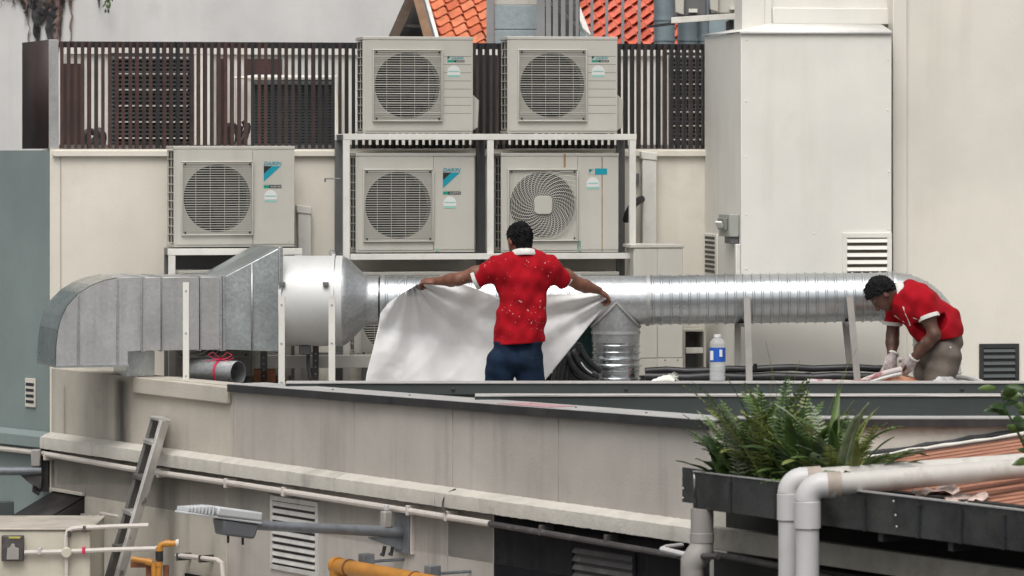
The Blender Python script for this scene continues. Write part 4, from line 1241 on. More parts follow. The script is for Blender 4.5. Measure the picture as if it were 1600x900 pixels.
# ---- square elbow, square run, transition (frame DF: a along, b in depth)
dep = .70
sq = thing(DF, 'square_duct', 'galvanised square duct with curved elbow ending over the parapet corner', 'duct', (DF.a(220), 0, ZD))
zt_, zb_ = DF.z(433, DF.a(280)), DF.z(547.5, DF.a(280))
def da(px): return DF.a(px)
def run(nm, px0, px1, m, g=.002):
    part(sq, nm, MB().box(da(px0) + g, da(px1) - g, 0, dep, zb_, zt_), m, bevel=.004)
run('run_panel', 221, 252, M_GALVD); run('run_panel', 252, 312, M_GALVD); run('run_panel', 312, 345, M_GALVD)
for px, w in ((221, .012), (252.5, .005), (313, .006), (345, .02), (350, .02)):
    a = da(px)
    part(sq, 'seam', MB().box(a - w / 2, a + w / 2, -.010, dep + .01, zb_ - .008, zt_ + .008), M_GALV, bevel=.002)
part(sq, 'drive_cleat', MB().box(da(225) - .008, da(225) + .008, -.005, dep, zb_ - .003, zt_ + .003), M_GALVD)
# elbow: outer curve, flat bottom
ze = DF.z(572, da(90))
outer = [(221, 433), (204, 433), (185, 434), (164, 438), (143, 446), (123, 459), (106, 477), (97, 494), (91, 515), (88, 540), (87, 572)]
ocx = [(da(x), DF.z(y, da(x))) for x, y in outer]
inner = [(da(200), ze), (da(200), zb_ - .004), (da(216), zb_), (da(221), zb_)]
polyE = ocx + inner
part(sq, 'elbow', MB().prism(polyE, lambda u, v, h: (u, h, v), 0, dep), M_GALVD, bevel=.003, smooth=20)
bs = MB()
for (u0, v0), (u1, v1) in zip(ocx[2:-1], ocx[3:]):
    d_ = Vector((v0 - v1, u1 - u0)).normalized() * -.004
    bs.add([(u0 + d_.x, -.004, v0 + d_.y), (u1 + d_.x, -.004, v1 + d_.y), (u1 + d_.x, dep + .004, v1 + d_.y), (u0 + d_.x, dep + .004, v0 + d_.y)], [(0, 1, 2, 3)])
part(sq, 'elbow_back', bs, M_BACKS, smooth=30)
part(sq, 'elbow_rim', MB().prism([(da(87) - .004, ze - .012), (da(200) + .004, ze - .012), (da(200) + .004, ze + .004), (da(87) - .004, ze + .004)], lambda u, v, h: (u, h, v), -.012, dep + .012), M_GALV)
for px, y0, y1 in ((122, 461, 571), (183, 436, 571)):
    a = da(px)
    part(sq, 'stiffener', MB().box(a - .007, a + .007, -.011, -.0005, DF.z(y1, a), DF.z(y0, a)), M_GALV, bevel=.002)
# curved back sheet joints
for i in (5, 7, 8):
    (u0, v0) = ocx[i]
    part(sq, 'back_joint', MB().box(u0 - .003, u0 + .003, -.002, dep + .002, v0 - .002, v0 + .003), M_GALV)
# transition to the round fan
za, zb2 = DF.z(388, da(431)), DF.z(549, da(431))
tr = MB()
a0, a1 = da(351), da(432)
tr.add([(a0, 0, zb_), (a0, dep, zb_), (a0, dep, zt_), (a0, 0, zt_), (a1, -.06, zb2), (a1, dep + .06, zb2), (a1, dep + .06, za), (a1, -.06, za)],
       [(0, 3, 2, 1), (4, 5, 6, 7), (0, 1, 5, 4), (1, 2, 6, 5), (2, 3, 7, 6), (3, 0, 4, 7)])
part(sq, 'transition', tr, M_TRANS, bevel=.004)
am = (a0 + a1) / 2
part(sq, 'stiffener', MB().add([(am - .006, -.042, zb_ - .0), (am + .006, -.045, zb_ - .0), (am + .006, -.045, (zt_ + za) / 2), (am - .006, -.042, (zt_ + za) / 2)], [(0, 1, 2, 3)]), M_GALV, solid=.008)
part(sq, 'flange', MB().box(a1, a1 + .03, -.075, dep + .075, zb2 - .012, za + .012), M_GALV, bevel=.003)
# patch box under the elbow
part(sq, 'outlet_box', MB().box(da(205), da(249), .16, dep - .06, DF.z(590, da(220)), zb_ - .006), M_BACKS)

# ---- round fan, cone
Yf = 29.15
pc0, pc1 = wp(438.5, 470, Yf), wp(523, 470, Yf)
rf = 70.5 / F * Yf
fan = thing(WF, 'duct_fan', 'round galvanised duct fan with cone between square duct and spiral duct', 'fan', (pc0.x, Yf, ZP))
part(fan, 'fan_case', MB().lathe(pc0, (1, 0, 0), [(0, rf * .99), (.004, rf), (pc1.x - pc0.x, rf)], 56), M_FANC)
def ring(t, x, r, w, m, Y=Yf, z=None, h=.012):
    zc = pc0.z if z is None else z
    part(t, 'collar', MB().lathe((x - w / 2, Y, zc), (1, 0, 0), [(0, r + .001), (0, r + h), (w, r + h), (w, r + .001)], 56, caps=False), m, bevel=0)
ring(fan, pc0.x + .012, rf, .02, M_FANC)
ring(fan, pc1.x - .006, rf, .022, M_FANC)
ring(fan, pc1.x + .036, rf * .985, .05, M_FANC, h=.006)
pe, pe2 = wp(578, 469, Yf), wp(592, 469, Yf)
r2 = 38.5 / F * Yf
part(fan, 'cone', MB().lathe((pc1.x, Yf, pc0.z), (1, 0, 0), [(0, rf * .985), (.07, rf * .985), (.10, rf * .93), (pe.x - pc1.x - .03, r2 * 1.03), (pe.x - pc1.x, r2), (pe2.x - pc1.x, r2)], 56), M_GALV)
part(fan, 'flexible_sleeve', MB().lathe((pe2.x, Yf, pe.z), (1, 0, 0), [(0, r2 * .95), (.05, r2 * .95)], 40), M_BLACK)
for x in (pc0.x + .03, pc1.x - .05):
    part(fan, 'clip', MB().box(x - .02, x + .02, Yf - rf - .014, Yf - rf + .03, pc0.z + .12, pc0.z + .145), M_RACKG)
part(fan, 'terminal_box', MB().box(wp(468, 0, Yf).x, wp(486, 0, Yf).x, Yf - .08, Yf + .08, wp(0, 553, Yf).z, pc0.z - rf + .006), M_RACKG, bevel=.005)
cb = [wp(482, 552, Yf - .05), wp(480, 570, Yf - .12), wp(487, 600, Yf - .15)]
cb2 = [cb[2], Vector((cb[2].x + .03, cb[2].y, ZP + .012)), Vector((cb[2].x + .3, cb[2].y, ZP + .012))]
part(fan, 'power_cable', MB().tube(arc(cb[0], cb[1], cb[2], 8) + cb2[1:], .014, 8), M_BLACK)
part(fan, 'lifting_eye', MB().lathe((pc1.x - .02, Yf - .01, pc0.z + rf + .02), (0, 1, 0), [(0, .012), (0, .024), (.012, .024), (.012, .012)], 16, caps=False), M_GALV)

# ---- spiral duct run
spd = thing(WF, 'spiral_duct', 'long shiny spiral duct running behind the workers to the right wall', 'duct', (wp(600, 470).x, YD, ZP))
def spiral_prof(L, r, pitch=.0655, h=.0065, jit=.0015):
    rj = random.Random(int(L * 1000))
    pr = [(0, r)]
    x = pitch * .5
    while x < L - pitch * .3:
        h_, r_ = h, r
        h, r = h * rj.uniform(.75, 1.15), r + rj.uniform(-jit, jit)
        pr += [(x - .010, r), (x - .0045, r + h), (x + .0045, r + h), (x + .010, r), (x + .03, r - .0008)]
        h, r = h_, r_
        x += pitch * rj.uniform(.93, 1.07)
    return pr + [(L, r)]
def seg(nm, p, q, r, m, spiral=True, sg=48):
    p, q = Vector(p), Vector(q)
    L = (q - p).length
    return part(spd, nm, MB().lathe(p, q - p, spiral_prof(L, r) if spiral else [(0, r), (L, r)], sg), m, smooth=25)
R0 = 38.3 / F * YD
pA, pB, pC, pD = wp(598, 470), wp(905, 469.5), wp(1012, 469), wp(1396, 463.5)
seg('spiral_length', pA, pB, R0, M_SPIRAL)
seg('tee_body', pB, pC, R0 * 1.005, M_GALV, False)
seg('spiral_length', pC, pD, R0 * 1.0, M_SPIRAL)
for p, w, m in ((pA, .03, M_GALV), (pB, .02, M_GALVD), (pC, .026, M_GALVD), (wp(1388, 463.7), .02, M_GALVD), (pD, .02, M_GALV), (wp(690, 470), .02, M_GALVD)):
    part(spd, 'joint_band', MB().lathe(p - Vector((w / 2, 0, 0)), (1, 0, 0), [(0, R0), (0, R0 + .009), (w, R0 + .009), (w, R0)], 48, caps=False), m)
# tie wires over the left run
for px in (632, 690, 712):
    p = wp(px, 470)
    pts = [(p.x + .03 * math.sin(3 * g) + .06 * g / 3.2, YD - (R0 + .006) * math.cos(g + 1.2), p.z + (R0 + .007) * math.sin(g + 1.2)) for g in np.linspace(-1.0, 1.9, 14)]
    part(spd, 'tie_wire', MB().tube(pts, .0035, 5), M_GALVD)
# branch down
pb_top = wp(962, 469.5)
Lb = pb_top.z - ZD
brn = MB().lathe(pb_top, (0, 0, -1), [(0, R0 * .98), (.30, R0 * .98)] , 48)
part(spd, 'branch_saddle', brn, M_GALV)
part(spd, 'branch_band', MB().lathe((pb_top.x, YD, wp(0, 517).z), (0, 0, -1), [(0, R0 * .98), (0, R0 * .98 + .006), (.02, R0 * .98 + .006), (.02, R0 * .98)], 48, caps=False), M_GALVD)
L2 = Lb - .3
part(spd, 'branch_length', MB().lathe((pb_top.x, YD, pb_top.z - .3), (0, 0, -1), spiral_prof(L2, R0 * .98, .048, .010, .006), 48), M_BRANCH, smooth=25)
sd_pts = [(pb_top.x + R0 * 1.0 * math.sin(g), YD - R0 * 1.03 * math.cos(g), pb_top.z - R0 * 1.02 * abs(math.sin(g)) - .01) for g in np.linspace(-1.45, 1.45, 25)]
part(spd, 'saddle_seal', MB().tube(sd_pts, .010, 6, flat=1.0), M_GALVD)
# lobster-back elbow, then down to the roof
Rb = 68 / F * YD
cxb, czb = pD.x, pD.z - Rb
el = [Vector((cxb + Rb * math.cos(math.radians(g)), YD, czb + Rb * math.sin(math.radians(g)))) for g in np.linspace(90, 0, 13)]
part(spd, 'elbow', MB().tube(el, R0 * .985, 44), M_GALV, smooth=60)
for k in (2, 4, 6, 8, 10):
    d = (el[k + 1] - el[k - 1]).normalized()
    part(spd, 'elbow_seam', MB().lathe(el[k] - d * .004, d, [(0, R0 * .98), (0, R0 * 1.005), (.008, R0 * 1.005), (.008, R0 * .98)], 44, caps=False), M_GALVD)
part(spd, 'down_length', MB().lathe((el[-1].x, YD, el[-1].z), (0, 0, -1), spiral_prof(el[-1].z - ZD, R0 * .97), 40), M_SPIRAL, smooth=25)

# ---- supports
def support(label, px, py, Y, w, m, lean=0., dark=False):
    p = WF.P(px, py, Y)
    zf = ZP if Y > 28.9 else ZD
    t = thing(WF, 'duct_support', label, 'support', (p.x, Y, zf), 'angle iron duct supports')
    q = Vector((p.x + lean, Y, zf + .008))
    part(t, 'upright', MB().bar(p, q, w, .006, up=(0, 1, 0)).bar(p + Vector((w / 2 - .003, .022, 0)), q + Vector((w / 2 - .003, .022, 0)), .006, .04, up=(0, 1, 0)), m)
    part(t, 'base_plate', MB().box(q.x - .05, q.x + .05, Y - .04, Y + .07, zf, zf + .008), m)
    for k in range(4):
        z = p.z - .06 - k * (p.z - zf - .1) / 4
        part(t, 'bolt', MB().lathe((p.x + lean * (p.z - z) / (p.z - zf), Y - .0035, z), (0, -1, 0), [(0, .008), (.005, .006)], 8), M_GALVD)
    return t
support('white angle iron support in front of the square duct', 290.5, 441, 28.35, .042, M_RACK)
support('white angle iron support at the left end of the round fan', 440, 463, 28.45, .044, M_RACK)
support('rust edged white support at the right end of the round fan', 518.5, 463, 28.6, .046, M_RACK)
support('dark support under the transition behind the square duct', 412, 546, 29.3, .05, M_RACKG)
support('dark rear support under the round fan', 493, 540, 29.5, .045, M_RACKG)
M_RPOST = mat('post_weathered', (.42, .40, .375), .5, metal=.2, var=.1, vscale=5, streak=.8, streak_col=(.16, .07, .035), sscale=14)
def aframe(label, px, pyt, front_px_b, rear_px, rear_top, rear_b):
    p, q = WF.P(px, pyt, 28.72), WF.P(front_px_b, 596, 28.72)
    k = (28.72, ZD)
    q = Vector((p.x + (q.x - p.x) * (p.z - ZD) / (p.z - q.z), 28.72, ZD))
    t = thing(WF, 'duct_support', label, 'support', (q.x, 28.72, ZD), 'angle iron duct supports')
    part(t, 'upright', MB().bar(p, q, .046, .006, up=(0, 1, 0)).bar(p + Vector((-.02, .025, 0)), q + Vector((-.02, .025, 0)), .006, .045, up=(0, 1, 0)), M_RPOST)
    p2, q2 = WF.P(rear_px, rear_top, 29.2), WF.P(rear_b, 596, 29.2)
    q2 = Vector((p2.x + (q2.x - p2.x) * (p2.z - ZP) / (p2.z - q2.z), 29.2, ZP))
    part(t, 'rear_upright', MB().bar(p2, q2, .042, .006, up=(0, 1, 0)).bar(p2 + Vector((-.02, .022, 0)), q2 + Vector((-.02, .022, 0)), .006, .04, up=(0, 1, 0)), M_RPOST)
    part(t, 'cradle', MB().bar(p + Vector((0, .02, -.205)), p2 + Vector((0, -.02, .0)), .04, .02), M_RACKG)
aframe('weathered post pair holding the spiral duct beside the water bottle', 1167, 464, 1171, 1153, 506, 1153)
aframe('leaning weathered post pair holding the spiral duct beside the stooping worker', 1328, 463, 1340, 1321, 502, 1331)
# ================================================================== PEOPLE: bodies and clothes as smooth implicit surfaces
class Sdf:
    def __init__(s, lo, hi, vox):
        s.lo, s.v = np.array(lo, np.float32), vox
        s.n = np.ceil((np.array(hi) - np.array(lo)) / vox).astype(int) + 1
        s.D = np.full(tuple(s.n), .2, np.float32)
    def _sub(s, lo, hi, pad):
        i0 = np.maximum(0, np.floor((np.array(lo) - pad - s.lo) / s.v).astype(int))
        i1 = np.minimum(s.n, np.ceil((np.array(hi) + pad - s.lo) / s.v).astype(int) + 1)
        sl = tuple(slice(a, b) for a, b in zip(i0, i1))
        ax = [s.lo[k] + s.v * np.arange(i0[k], i1[k], dtype=np.float32) for k in range(3)]
        return sl, np.meshgrid(*ax, indexing='ij', sparse=True)
    def _join(s, sl, d, k):
        b = s.D[sl]
        if k <= 0:
            s.D[sl] = np.minimum(b, d)
        else:
            h = np.clip(.5 + .5 * (b - d) / k, 0, 1)
            s.D[sl] = b * (1 - h) + d * h - k * h * (1 - h)
    def cone(s, a, b, r0, r1, k=.03, sy=1.):
        a, b = np.array(a, float), np.array(b, float)
        m = max(r0, r1) * max(1, sy) + k + .03
        sl, (X, Y, Z) = s._sub(np.minimum(a, b), np.maximum(a, b), m)
        A, B = a.copy(), b.copy()
        ym = (a[1] + b[1]) / 2
        Yq = (Y - ym) / sy + ym
        A[1] = (a[1] - ym) / sy + ym; B[1] = (b[1] - ym) / sy + ym
        d = B - A
        L = max(1e-9, float(d @ d))
        t = np.clip(((X - A[0]) * d[0] + (Yq - A[1]) * d[1] + (Z - A[2]) * d[2]) / L, 0, 1)
        q = np.sqrt((X - A[0] - t * d[0]) ** 2 + (Yq - A[1] - t * d[1]) ** 2 + (Z - A[2] - t * d[2]) ** 2)
        s._join(sl, (q - (r0 + (r1 - r0) * t)) * min(1, sy), k)
        return s
    def chain(s, pts, rs, k=.02):
        for i in range(len(pts) - 1):
            s.cone(pts[i], pts[i + 1], rs[i], rs[i + 1], k)
        return s
    def ell(s, c, ax, rad, k=.03):
        """ellipsoid, ax = three unit axes"""
        c = np.array(c, float)
        m = max(rad) + k + .02
        sl, (X, Y, Z) = s._sub(c - max(rad), c + max(rad), k + .02)
        q = []
        for a in ax:
            q.append((X - c[0]) * a[0] + (Y - c[1]) * a[1] + (Z - c[2]) * a[2])
        k0 = np.sqrt(sum((u / r) ** 2 for u, r in zip(q, rad)))
        k1 = np.sqrt(sum((u / r ** 2) ** 2 for u, r in zip(q, rad))) + 1e-9
        s._join(sl, (k0 * (k0 - 1) / k1).astype(np.float32), k)
        return s
    def keep(s, p, n, near=None):
        """keep the half space n.(x-p) < 0, everywhere or only within a ball"""
        p, n = np.array(p, float), np.array(n, float)
        n = n / np.linalg.norm(n)
        if near:
            sl, (X, Y, Z) = s._sub(p, p, near)
        else:
            sl, (X, Y, Z) = s._sub(s.lo, s.lo + s.n * s.v, 0)
        d = (X - p[0]) * n[0] + (Y - p[1]) * n[1] + (Z - p[2]) * n[2]
        if near:
            out = np.sqrt((X - p[0]) ** 2 + (Y - p[1]) ** 2 + (Z - p[2]) ** 2) > near
            d = np.where(out, -1, d)
        s.D[sl] = np.maximum(s.D[sl], d)
        return s
    def ripple(s, waves):
        sl, (X, Y, Z) = s._sub(s.lo, s.lo + s.n * s.v, 0)
        w = 0
        for amp, kx, ky, kz, ph in waves:
            w = w + amp * np.sin(kx * X + ky * Y + kz * Z + ph)
        s.D[sl] += w
        return s
    def mesh(s):
        D = s.D
        D = np.pad(D, 1, constant_values=.2)
        lo = s.lo - s.v
        I = D < 0
        nx, ny, nz = D.shape
        cnt = np.zeros((nx - 1, ny - 1, nz - 1), np.int8)
        cor = [(i, j, k) for i in (0, 1) for j in (0, 1) for k in (0, 1)]
        for i, j, k in cor:
            cnt += I[i:nx - 1 + i, j:ny - 1 + j, k:nz - 1 + k]
        cells = np.argwhere((cnt > 0) & (cnt < 8))
        idx = np.full(cnt.shape, -1, np.int64)
        idx[tuple(cells.T)] = np.arange(len(cells))
        acc = np.zeros((len(cells), 3)); num = np.zeros(len(cells))
        for a in range(8):
            for b in range(a + 1, 8):
                ca, cb = np.array(cor[a]), np.array(cor[b])
                if np.abs(ca - cb).sum() != 1: continue
                da = D[tuple((cells + ca).T)]; db = D[tuple((cells + cb).T)]
                m = (da < 0) != (db < 0)
                t = np.where(m, da / np.where(m, da - db, 1), 0)
                acc += np.where(m[:, None], ca + t[:, None] * (cb - ca), 0)
                num += m
        vs = (cells + acc / num[:, None]) * s.v + lo
        fs = []
        for ax in range(3):
            u, w = (ax + 1) % 3, (ax + 2) % 3
            sl0 = [slice(None)] * 3; sl1 = [slice(None)] * 3
            sl0[ax] = slice(0, -1); sl1[ax] = slice(1, None)
            A, B = I[tuple(sl0)], I[tuple(sl1)]
            e = np.argwhere(A != B)
            e = e[(e[:, u] > 0) & (e[:, w] > 0) & (e[:, u] < D.shape[u] - 1) & (e[:, w] < D.shape[w] - 1)]
            flip = A[tuple(e.T)]
            q = []
            for du, dw in ((-1, -1), (0, -1), (0, 0), (-1, 0)):
                c = e.copy(); c[:, u] += du; c[:, w] += dw
                q.append(idx[tuple(c.T)])
            q = np.stack(q, 1)
            q[~flip] = q[~flip][:, ::-1]
            fs.append(q)
        fs = np.concatenate(fs)
        fs = fs[(fs >= 0).all(1)]
        return vs, fs

def sdf_part(parent, name, sdf, m, label=None, relax=1):
    vs, fs = sdf.mesh()
    for _ in range(relax):                                # light smoothing of the grid
        acc = np.zeros_like(vs); num = np.zeros(len(vs))
        for a, b in ((0, 1), (1, 2), (2, 3), (3, 0)):
            for i, j in ((a, b), (b, a)):
                np.add.at(acc, fs[:, i], vs[fs[:, j]]); np.add.at(num, fs[:, i], 1)
        vs = vs * .5 + acc / np.maximum(num, 1)[:, None] * .5
    me = bpy.data.meshes.new(name)
    me.from_pydata(vs.tolist(), [], fs.tolist())
    me.polygons.foreach_set('use_smooth', [True] * len(me.polygons))
    o = _obj(name, me, m)
    o.parent = parent
    INFO[o.name] = (WF, Vector((0, 0, 0)))
    if label: o['label'] = label
    return o

def nv(v):
    v = np.array(v, float)
    return v / np.linalg.norm(v)

def hand(s, w, d, n, fat=1., curl=(25, 55, 60), mirror=1, spread=.1, fingers=True):
    """palm and five fingers: w wrist, d towards the fingers, n palm side"""
    w, d = np.array(w, float), nv(d)
    n = nv(np.array(n) - d * np.dot(n, d))
    l = np.cross(n, d) * mirror
    s.ell(w + d * .045, (d, l, n), (.058, .041 * fat, .018 * fat), .015)
    if not fingers: return
    for i, (off, L) in enumerate(((-.030, .062), (-.010, .076), (.011, .080), (.030, .072))):
        p = w + d * .085 + l * off
        dd = nv(d + l * off * spread * 30 * .1)
        ang = 0
        for c, f, r in zip(curl, (.42, .32, .26), (.0095, .0088, .0078)):
            ang += math.radians(c) * (1 + .12 * (i % 3 - 1))
            dirn = dd * math.cos(ang) + n * math.sin(ang)
            q = p + dirn * L * f * 1.15
            s.cone(p, q, r * fat, r * fat * .93, .006)
            p = q
    p = w + d * .025 + l * .034
    for dirn, L, r in ((nv(d * .6 + l * .65 + n * .35), .045, .0115), (nv(d * .75 + l * .1 + n * .65), .034, .0105)):
        q = p + dirn * L
        s.cone(p, q, r * fat, r * fat * .9, .008)
        p = q

def head(s, c, f, u, sc=1.):
    f = nv(f); u = nv(np.array(u) - f * np.dot(u, f)); r = np.cross(f, u)
    c = np.array(c, float)
    s.ell(c + u * .018 * sc - f * .008 * sc, (r, f, u), (.074 * sc, .094 * sc, .086 * sc), .02)      # skull
    s.ell(c - u * .045 * sc + f * .030 * sc, (r, f, u), (.056 * sc, .062 * sc, .068 * sc), .03)      # face and jaw
    s.ell(c - u * .092 * sc + f * .060 * sc, (r, f, u), (.024 * sc, .022 * sc, .018 * sc), .025)     # chin
    s.cone(c + f * .088 * sc + u * .004 * sc, c + f * .110 * sc - u * .036 * sc, .009 * sc, .013 * sc, .012)   # nose
    s.cone(c + f * .078 * sc + u * .016 * sc - r * .04 * sc, c + f * .078 * sc + u * .016 * sc + r * .04 * sc, .012 * sc, .012 * sc, .012)   # brow
    s.cone(c + f * .086 * sc - u * .060 * sc - r * .018 * sc, c + f * .086 * sc - u * .060 * sc + r * .018 * sc, .009 * sc, .009 * sc, .006)  # lips
    for e in (-1, 1):
        s.ell(c + r * e * .076 * sc - f * .002 * sc - u * .018 * sc, (r, nv(f - r * e * .4), u), (.012 * sc, .018 * sc, .031 * sc), .008)
    return c, f, u, r

def hair(lo, hi, c, f, u, r, tilt, off, inflate, seed, vox=.004):
    s = Sdf(lo, hi, vox)
    s.ell(c + u * .022 - f * .010, (r, f, u), (.074 + inflate, .094 + inflate, .088 + inflate), 0)
    s.ell(c - u * .05 - f * .055, (r, f, u), (.056, .045, .05), .03)
    n = nv(u * tilt[0] - f * tilt[1])
    s.keep(c + n * off, -n)
    rr = random.Random(seed)
    s.ripple([(rr.uniform(.0013, .0025), rr.uniform(-330, 330), rr.uniform(-330, 330), rr.uniform(-330, 330), rr.uniform(0, 6)) for _ in range(14)])
    return s

def band(parent, name, c, d, r, w, th, m, sq=(1., 1.)):
    part(parent, name, MB().lathe(Vector(c) - Vector(d).normalized() * w * .5, d, [(0, r), (0, r + th), (w * .3, r + th * 1.25), (w, r + th), (w, r)], 28, caps=False), m, smooth=50)

def person(label, X, Y):
    o = bpy.data.objects.new('person', None)
    o.empty_display_size = .1
    COL.objects.link(o)
    o.location = (X, Y, ZD)
    _reg(o, WF, (0, 0, 0))
    return tag(o, label, 'person', 'workers on the roof')

# ------------------------------------------------------------------ worker seen from behind, arms out
YM1 = 27.95
SM1 = F / YM1
m1 = person('worker in red polo and blue jeans seen from behind, arms spread with a plastic sheet', WF.a(808, YM1), YM1)
ZF1 = 240 + (HC - ZD) * SM1
def q1(px, py, y=0.): return np.array(((px - 808) / SM1, y, (ZF1 - py) / SM1))
shL, shR = q1(778, 414, .0), q1(860, 415, .01)
elL, elR = q1(716, 437, .06), q1(905, 445, .14)
wrL, wrR = q1(680, 441, .20), q1(937, 456, .30)
B = Sdf((-.85, -.25, -.02), (.80, .55, 1.75), .006)
hc = q1(811, 374, .045)
B.cone(q1(818, 470), q1(820, 432), .10, .09, .04, .7).cone(q1(809, 545), q1(816, 480), .085, .115, .05, .72)
B.cone(q1(820, 408, .01), q1(814, 380, .035), .058, .054, .03)
head(B, hc, (-.55, .80, -.16), (-.05, .16, 1.))
for a, e, w, hd, nn, mi in ((shL, elL, wrL, (-1, .35, .02), (.1, .5, -1), 1), (shR, elR, wrR, (.72, .45, -.5), (-.5, .3, -1), -1)):
    B.cone(q1(820, 426), a + np.array((0, 0, -.02)), .05, .045, .04)
    mid = a * .45 + e * .55 + np.array((0, 0, -.006))
    B.cone(a + np.array((0, 0, -.022)), mid, .050, .050, .02).cone(mid, e, .052, .042, .03)
    m2_ = e * .68 + w * .32
    B.cone(e, m2_, .042, .044, .025).cone(m2_, w, .044, .027, .025)
    hand(B, w, hd, nn, 1., (35, 55, 45), mi)
for sx in (-1, 1):
    hp, kn, an = np.array((-.02 + sx * .075, 0, .80)), np.array((-.02 + sx * .125, .01, .47)), np.array((-.02 + sx * .14, -.03, .08))
    B.cone(hp, kn, .065, .055, .03).cone(kn, an, .055, .04, .03).cone(an, an + np.array((sx * .02, .16, -.045)), .042, .03, .02)
sdf_part(m1, 'body', B, M_SKIN)
del B
lo, hi = hc - .16, hc + .16
sdf_part(m1, 'hair', hair(lo, hi, hc, nv((-.55, .80, -.16)), nv((-.05, .16, 1.)), np.cross(nv((-.55, .80, -.16)), nv(np.array((-.05, .16, 1.)))), (.66, .72), -.012, .010, 4), M_HAIR)
S = Sdf((-.45, -.26, .78), (.52, .3, 1.56), .006)
S.cone(q1(818, 440), q1(811, 545), .166, .178, .05, .74).cone(q1(800, 425), q1(836, 425), .135, .135, .05, .72)
S.cone(q1(796, 418), shL + np.array((.02, 0, -.03)), .09, .082, .04, .9).cone(q1(842, 418), shR + np.array((-.02, 0, -.03)), .09, .082, .04, .9)
S.cone(q1(819, 404, .01), shL + np.array((.02, 0, .0)), .068, .062, .04).cone(q1(819, 404, .01), shR + np.array((-.02, 0, 0)), .068, .062, .04)
cuL, cuR = q1(743, 436.5, .035), q1(884, 437, .10)
S.cone(shL + np.array((.01, 0, -.022)), cuL - (elL - shL) * .12 * -1, .082, .066, .035)
S.cone(shR + np.array((-.01, 0, -.022)), cuR + (elR - shR) * .12, .082, .066, .035)
S.ripple([(.0052, 17, 9, 14, 0), (.0044, -24, 4, 19, 1), (.0034, 38, 10, -14, 2), (.003, 10, 0, 50, .6), (.0024, 58, 12, 34, 1.7), (.002, -70, 5, 40, .3)])
S.keep(cuL, elL - shL, .16).keep(cuR, elR - shR, .16)
S.keep(q1(810, 536.5), (.06, 0, -1))
sh_ = sdf_part(m1, 'polo_shirt', S, M_RED)
dL, dR = nv(elL - shL), nv(elR - shR)
band(sh_, 'cuff', cuL - dL * .004, dL, .0665, .026, .007, M_WTRIM)
band(sh_, 'cuff', cuR - dR * .004, dR, .0655, .026, .007, M_WTRIM)
cc = q1(819, 396, .012)
part(sh_, 'collar', MB().lathe(cc + np.array((0, -.0, -.026)), (-.03, .22, 1), [(0, .096), (.010, .102), (.046, .084), (.050, .076), (.012, .080)], 32, caps=False), M_WTRIM, smooth=60)
T = Sdf((-.36, -.24, -.0), (.32, .28, 1.0), .007)
T.cone(q1(791, 528), q1(829, 528), .090, .090, .05, 1.1).cone(q1(788, 562, -.01), q1(826, 562, -.01), .106, .106, .05, 1.)
for sx in (-1, 1):
    hp, kn, an = np.array((-.018 + sx * .096, -.005, .76)), np.array((-.018 + sx * .128, .012, .46)), np.array((-.018 + sx * .142, -.025, .06))
    T.cone(hp, kn, .104, .088, .018).cone(kn, an, .088, .078, .03)
T.ripple([(.004, 22, 10, 31, 0), (.003, -35, 8, 24, 1), (.002, 12, 0, 62, 2), (.002, 60, 20, 20, .4)])
T.keep((0, 0, .90), (0, 0, 1)).keep((0, 0, .045), (0, 0, -1))
jn = sdf_part(m1, 'jeans', T, M_JEAN)
def shoe(par, p, f):
    s = Sdf(np.array(p) - np.array((.2, .22, .06)), np.array(p) + np.array((.2, .24, .14)), .008)
    f = nv(f)
    s.cone(np.array(p) + (0, 0, .05), np.array(p) + f * .17 + (0, 0, .035), .05, .042, .02).cone(np.array(p) + (0, 0, .05), np.array(p) + (0, 0, .10), .048, .045, .02)
    s.keep((0, 0, .002), (0, 0, -1))
    sdf_part(par, 'shoe', s, M_SHOE)
for sx in (-1, 1):
    shoe(m1, (-.018 + sx * .142, -.04, 0), (sx * .15, 1, 0))
part(m1, 'pocket_flap', MB().box(.065, .15, -.137, -.131, .79, .797), M_JEAN)

# ------------------------------------------------------------------ stooping worker in side view
YM2 = 28.30
SM2 = F / YM2
m2 = person('worker in red polo and grey trousers stooping at the right, wearing knitted gloves', WF.a(1440, YM2), YM2)
ZF2 = 240 + (HC - ZD) * SM2
def q2(px, py, y=0.): return np.array(((px - 1440) / SM2, y, (ZF2 - py) / SM2))
n_sh, n_el, n_wr = q2(1437, 468, -.17), q2(1455, 521, -.22), q2(1421, 562, -.16)
f_sh, f_el, f_wr = q2(1402, 474, .15), q2(1398, 526, .16), q2(1395, 560, .08)
hc2 = q2(1377.5, 459, -.01)
f2, u2_ = (-.52, -.10, -.85), (-.85, .0, .50)
B = Sdf((-.50, -.36, -.02), (.42, .32, 1.46), .006)
B.cone(q2(1464, 530), q2(1428, 476), .095, .095, .05, 1.2)
B.cone(q2(1412, 456), q2(1392, 458), .060, .056, .03)
head(B, hc2, f2, u2_)
for a, e, w, hd in ((n_sh, n_el, n_wr, q2(1403, 588, -.10)), (f_sh, f_el, f_wr, q2(1384, 584, .02))):
    B.cone(q2(1424, 474), a, .055, .050, .04)
    mid = a * .5 + e * .5
    B.cone(a, mid, .055, .050, .03).cone(mid, e, .050, .043, .03)
    m_ = e * .68 + w * .32
    B.cone(e, m_, .043, .044, .025).cone(m_, w, .044, .029, .025)
    hand(B, w, hd - w, (-.4, .3, -.8), .85, fingers=False)
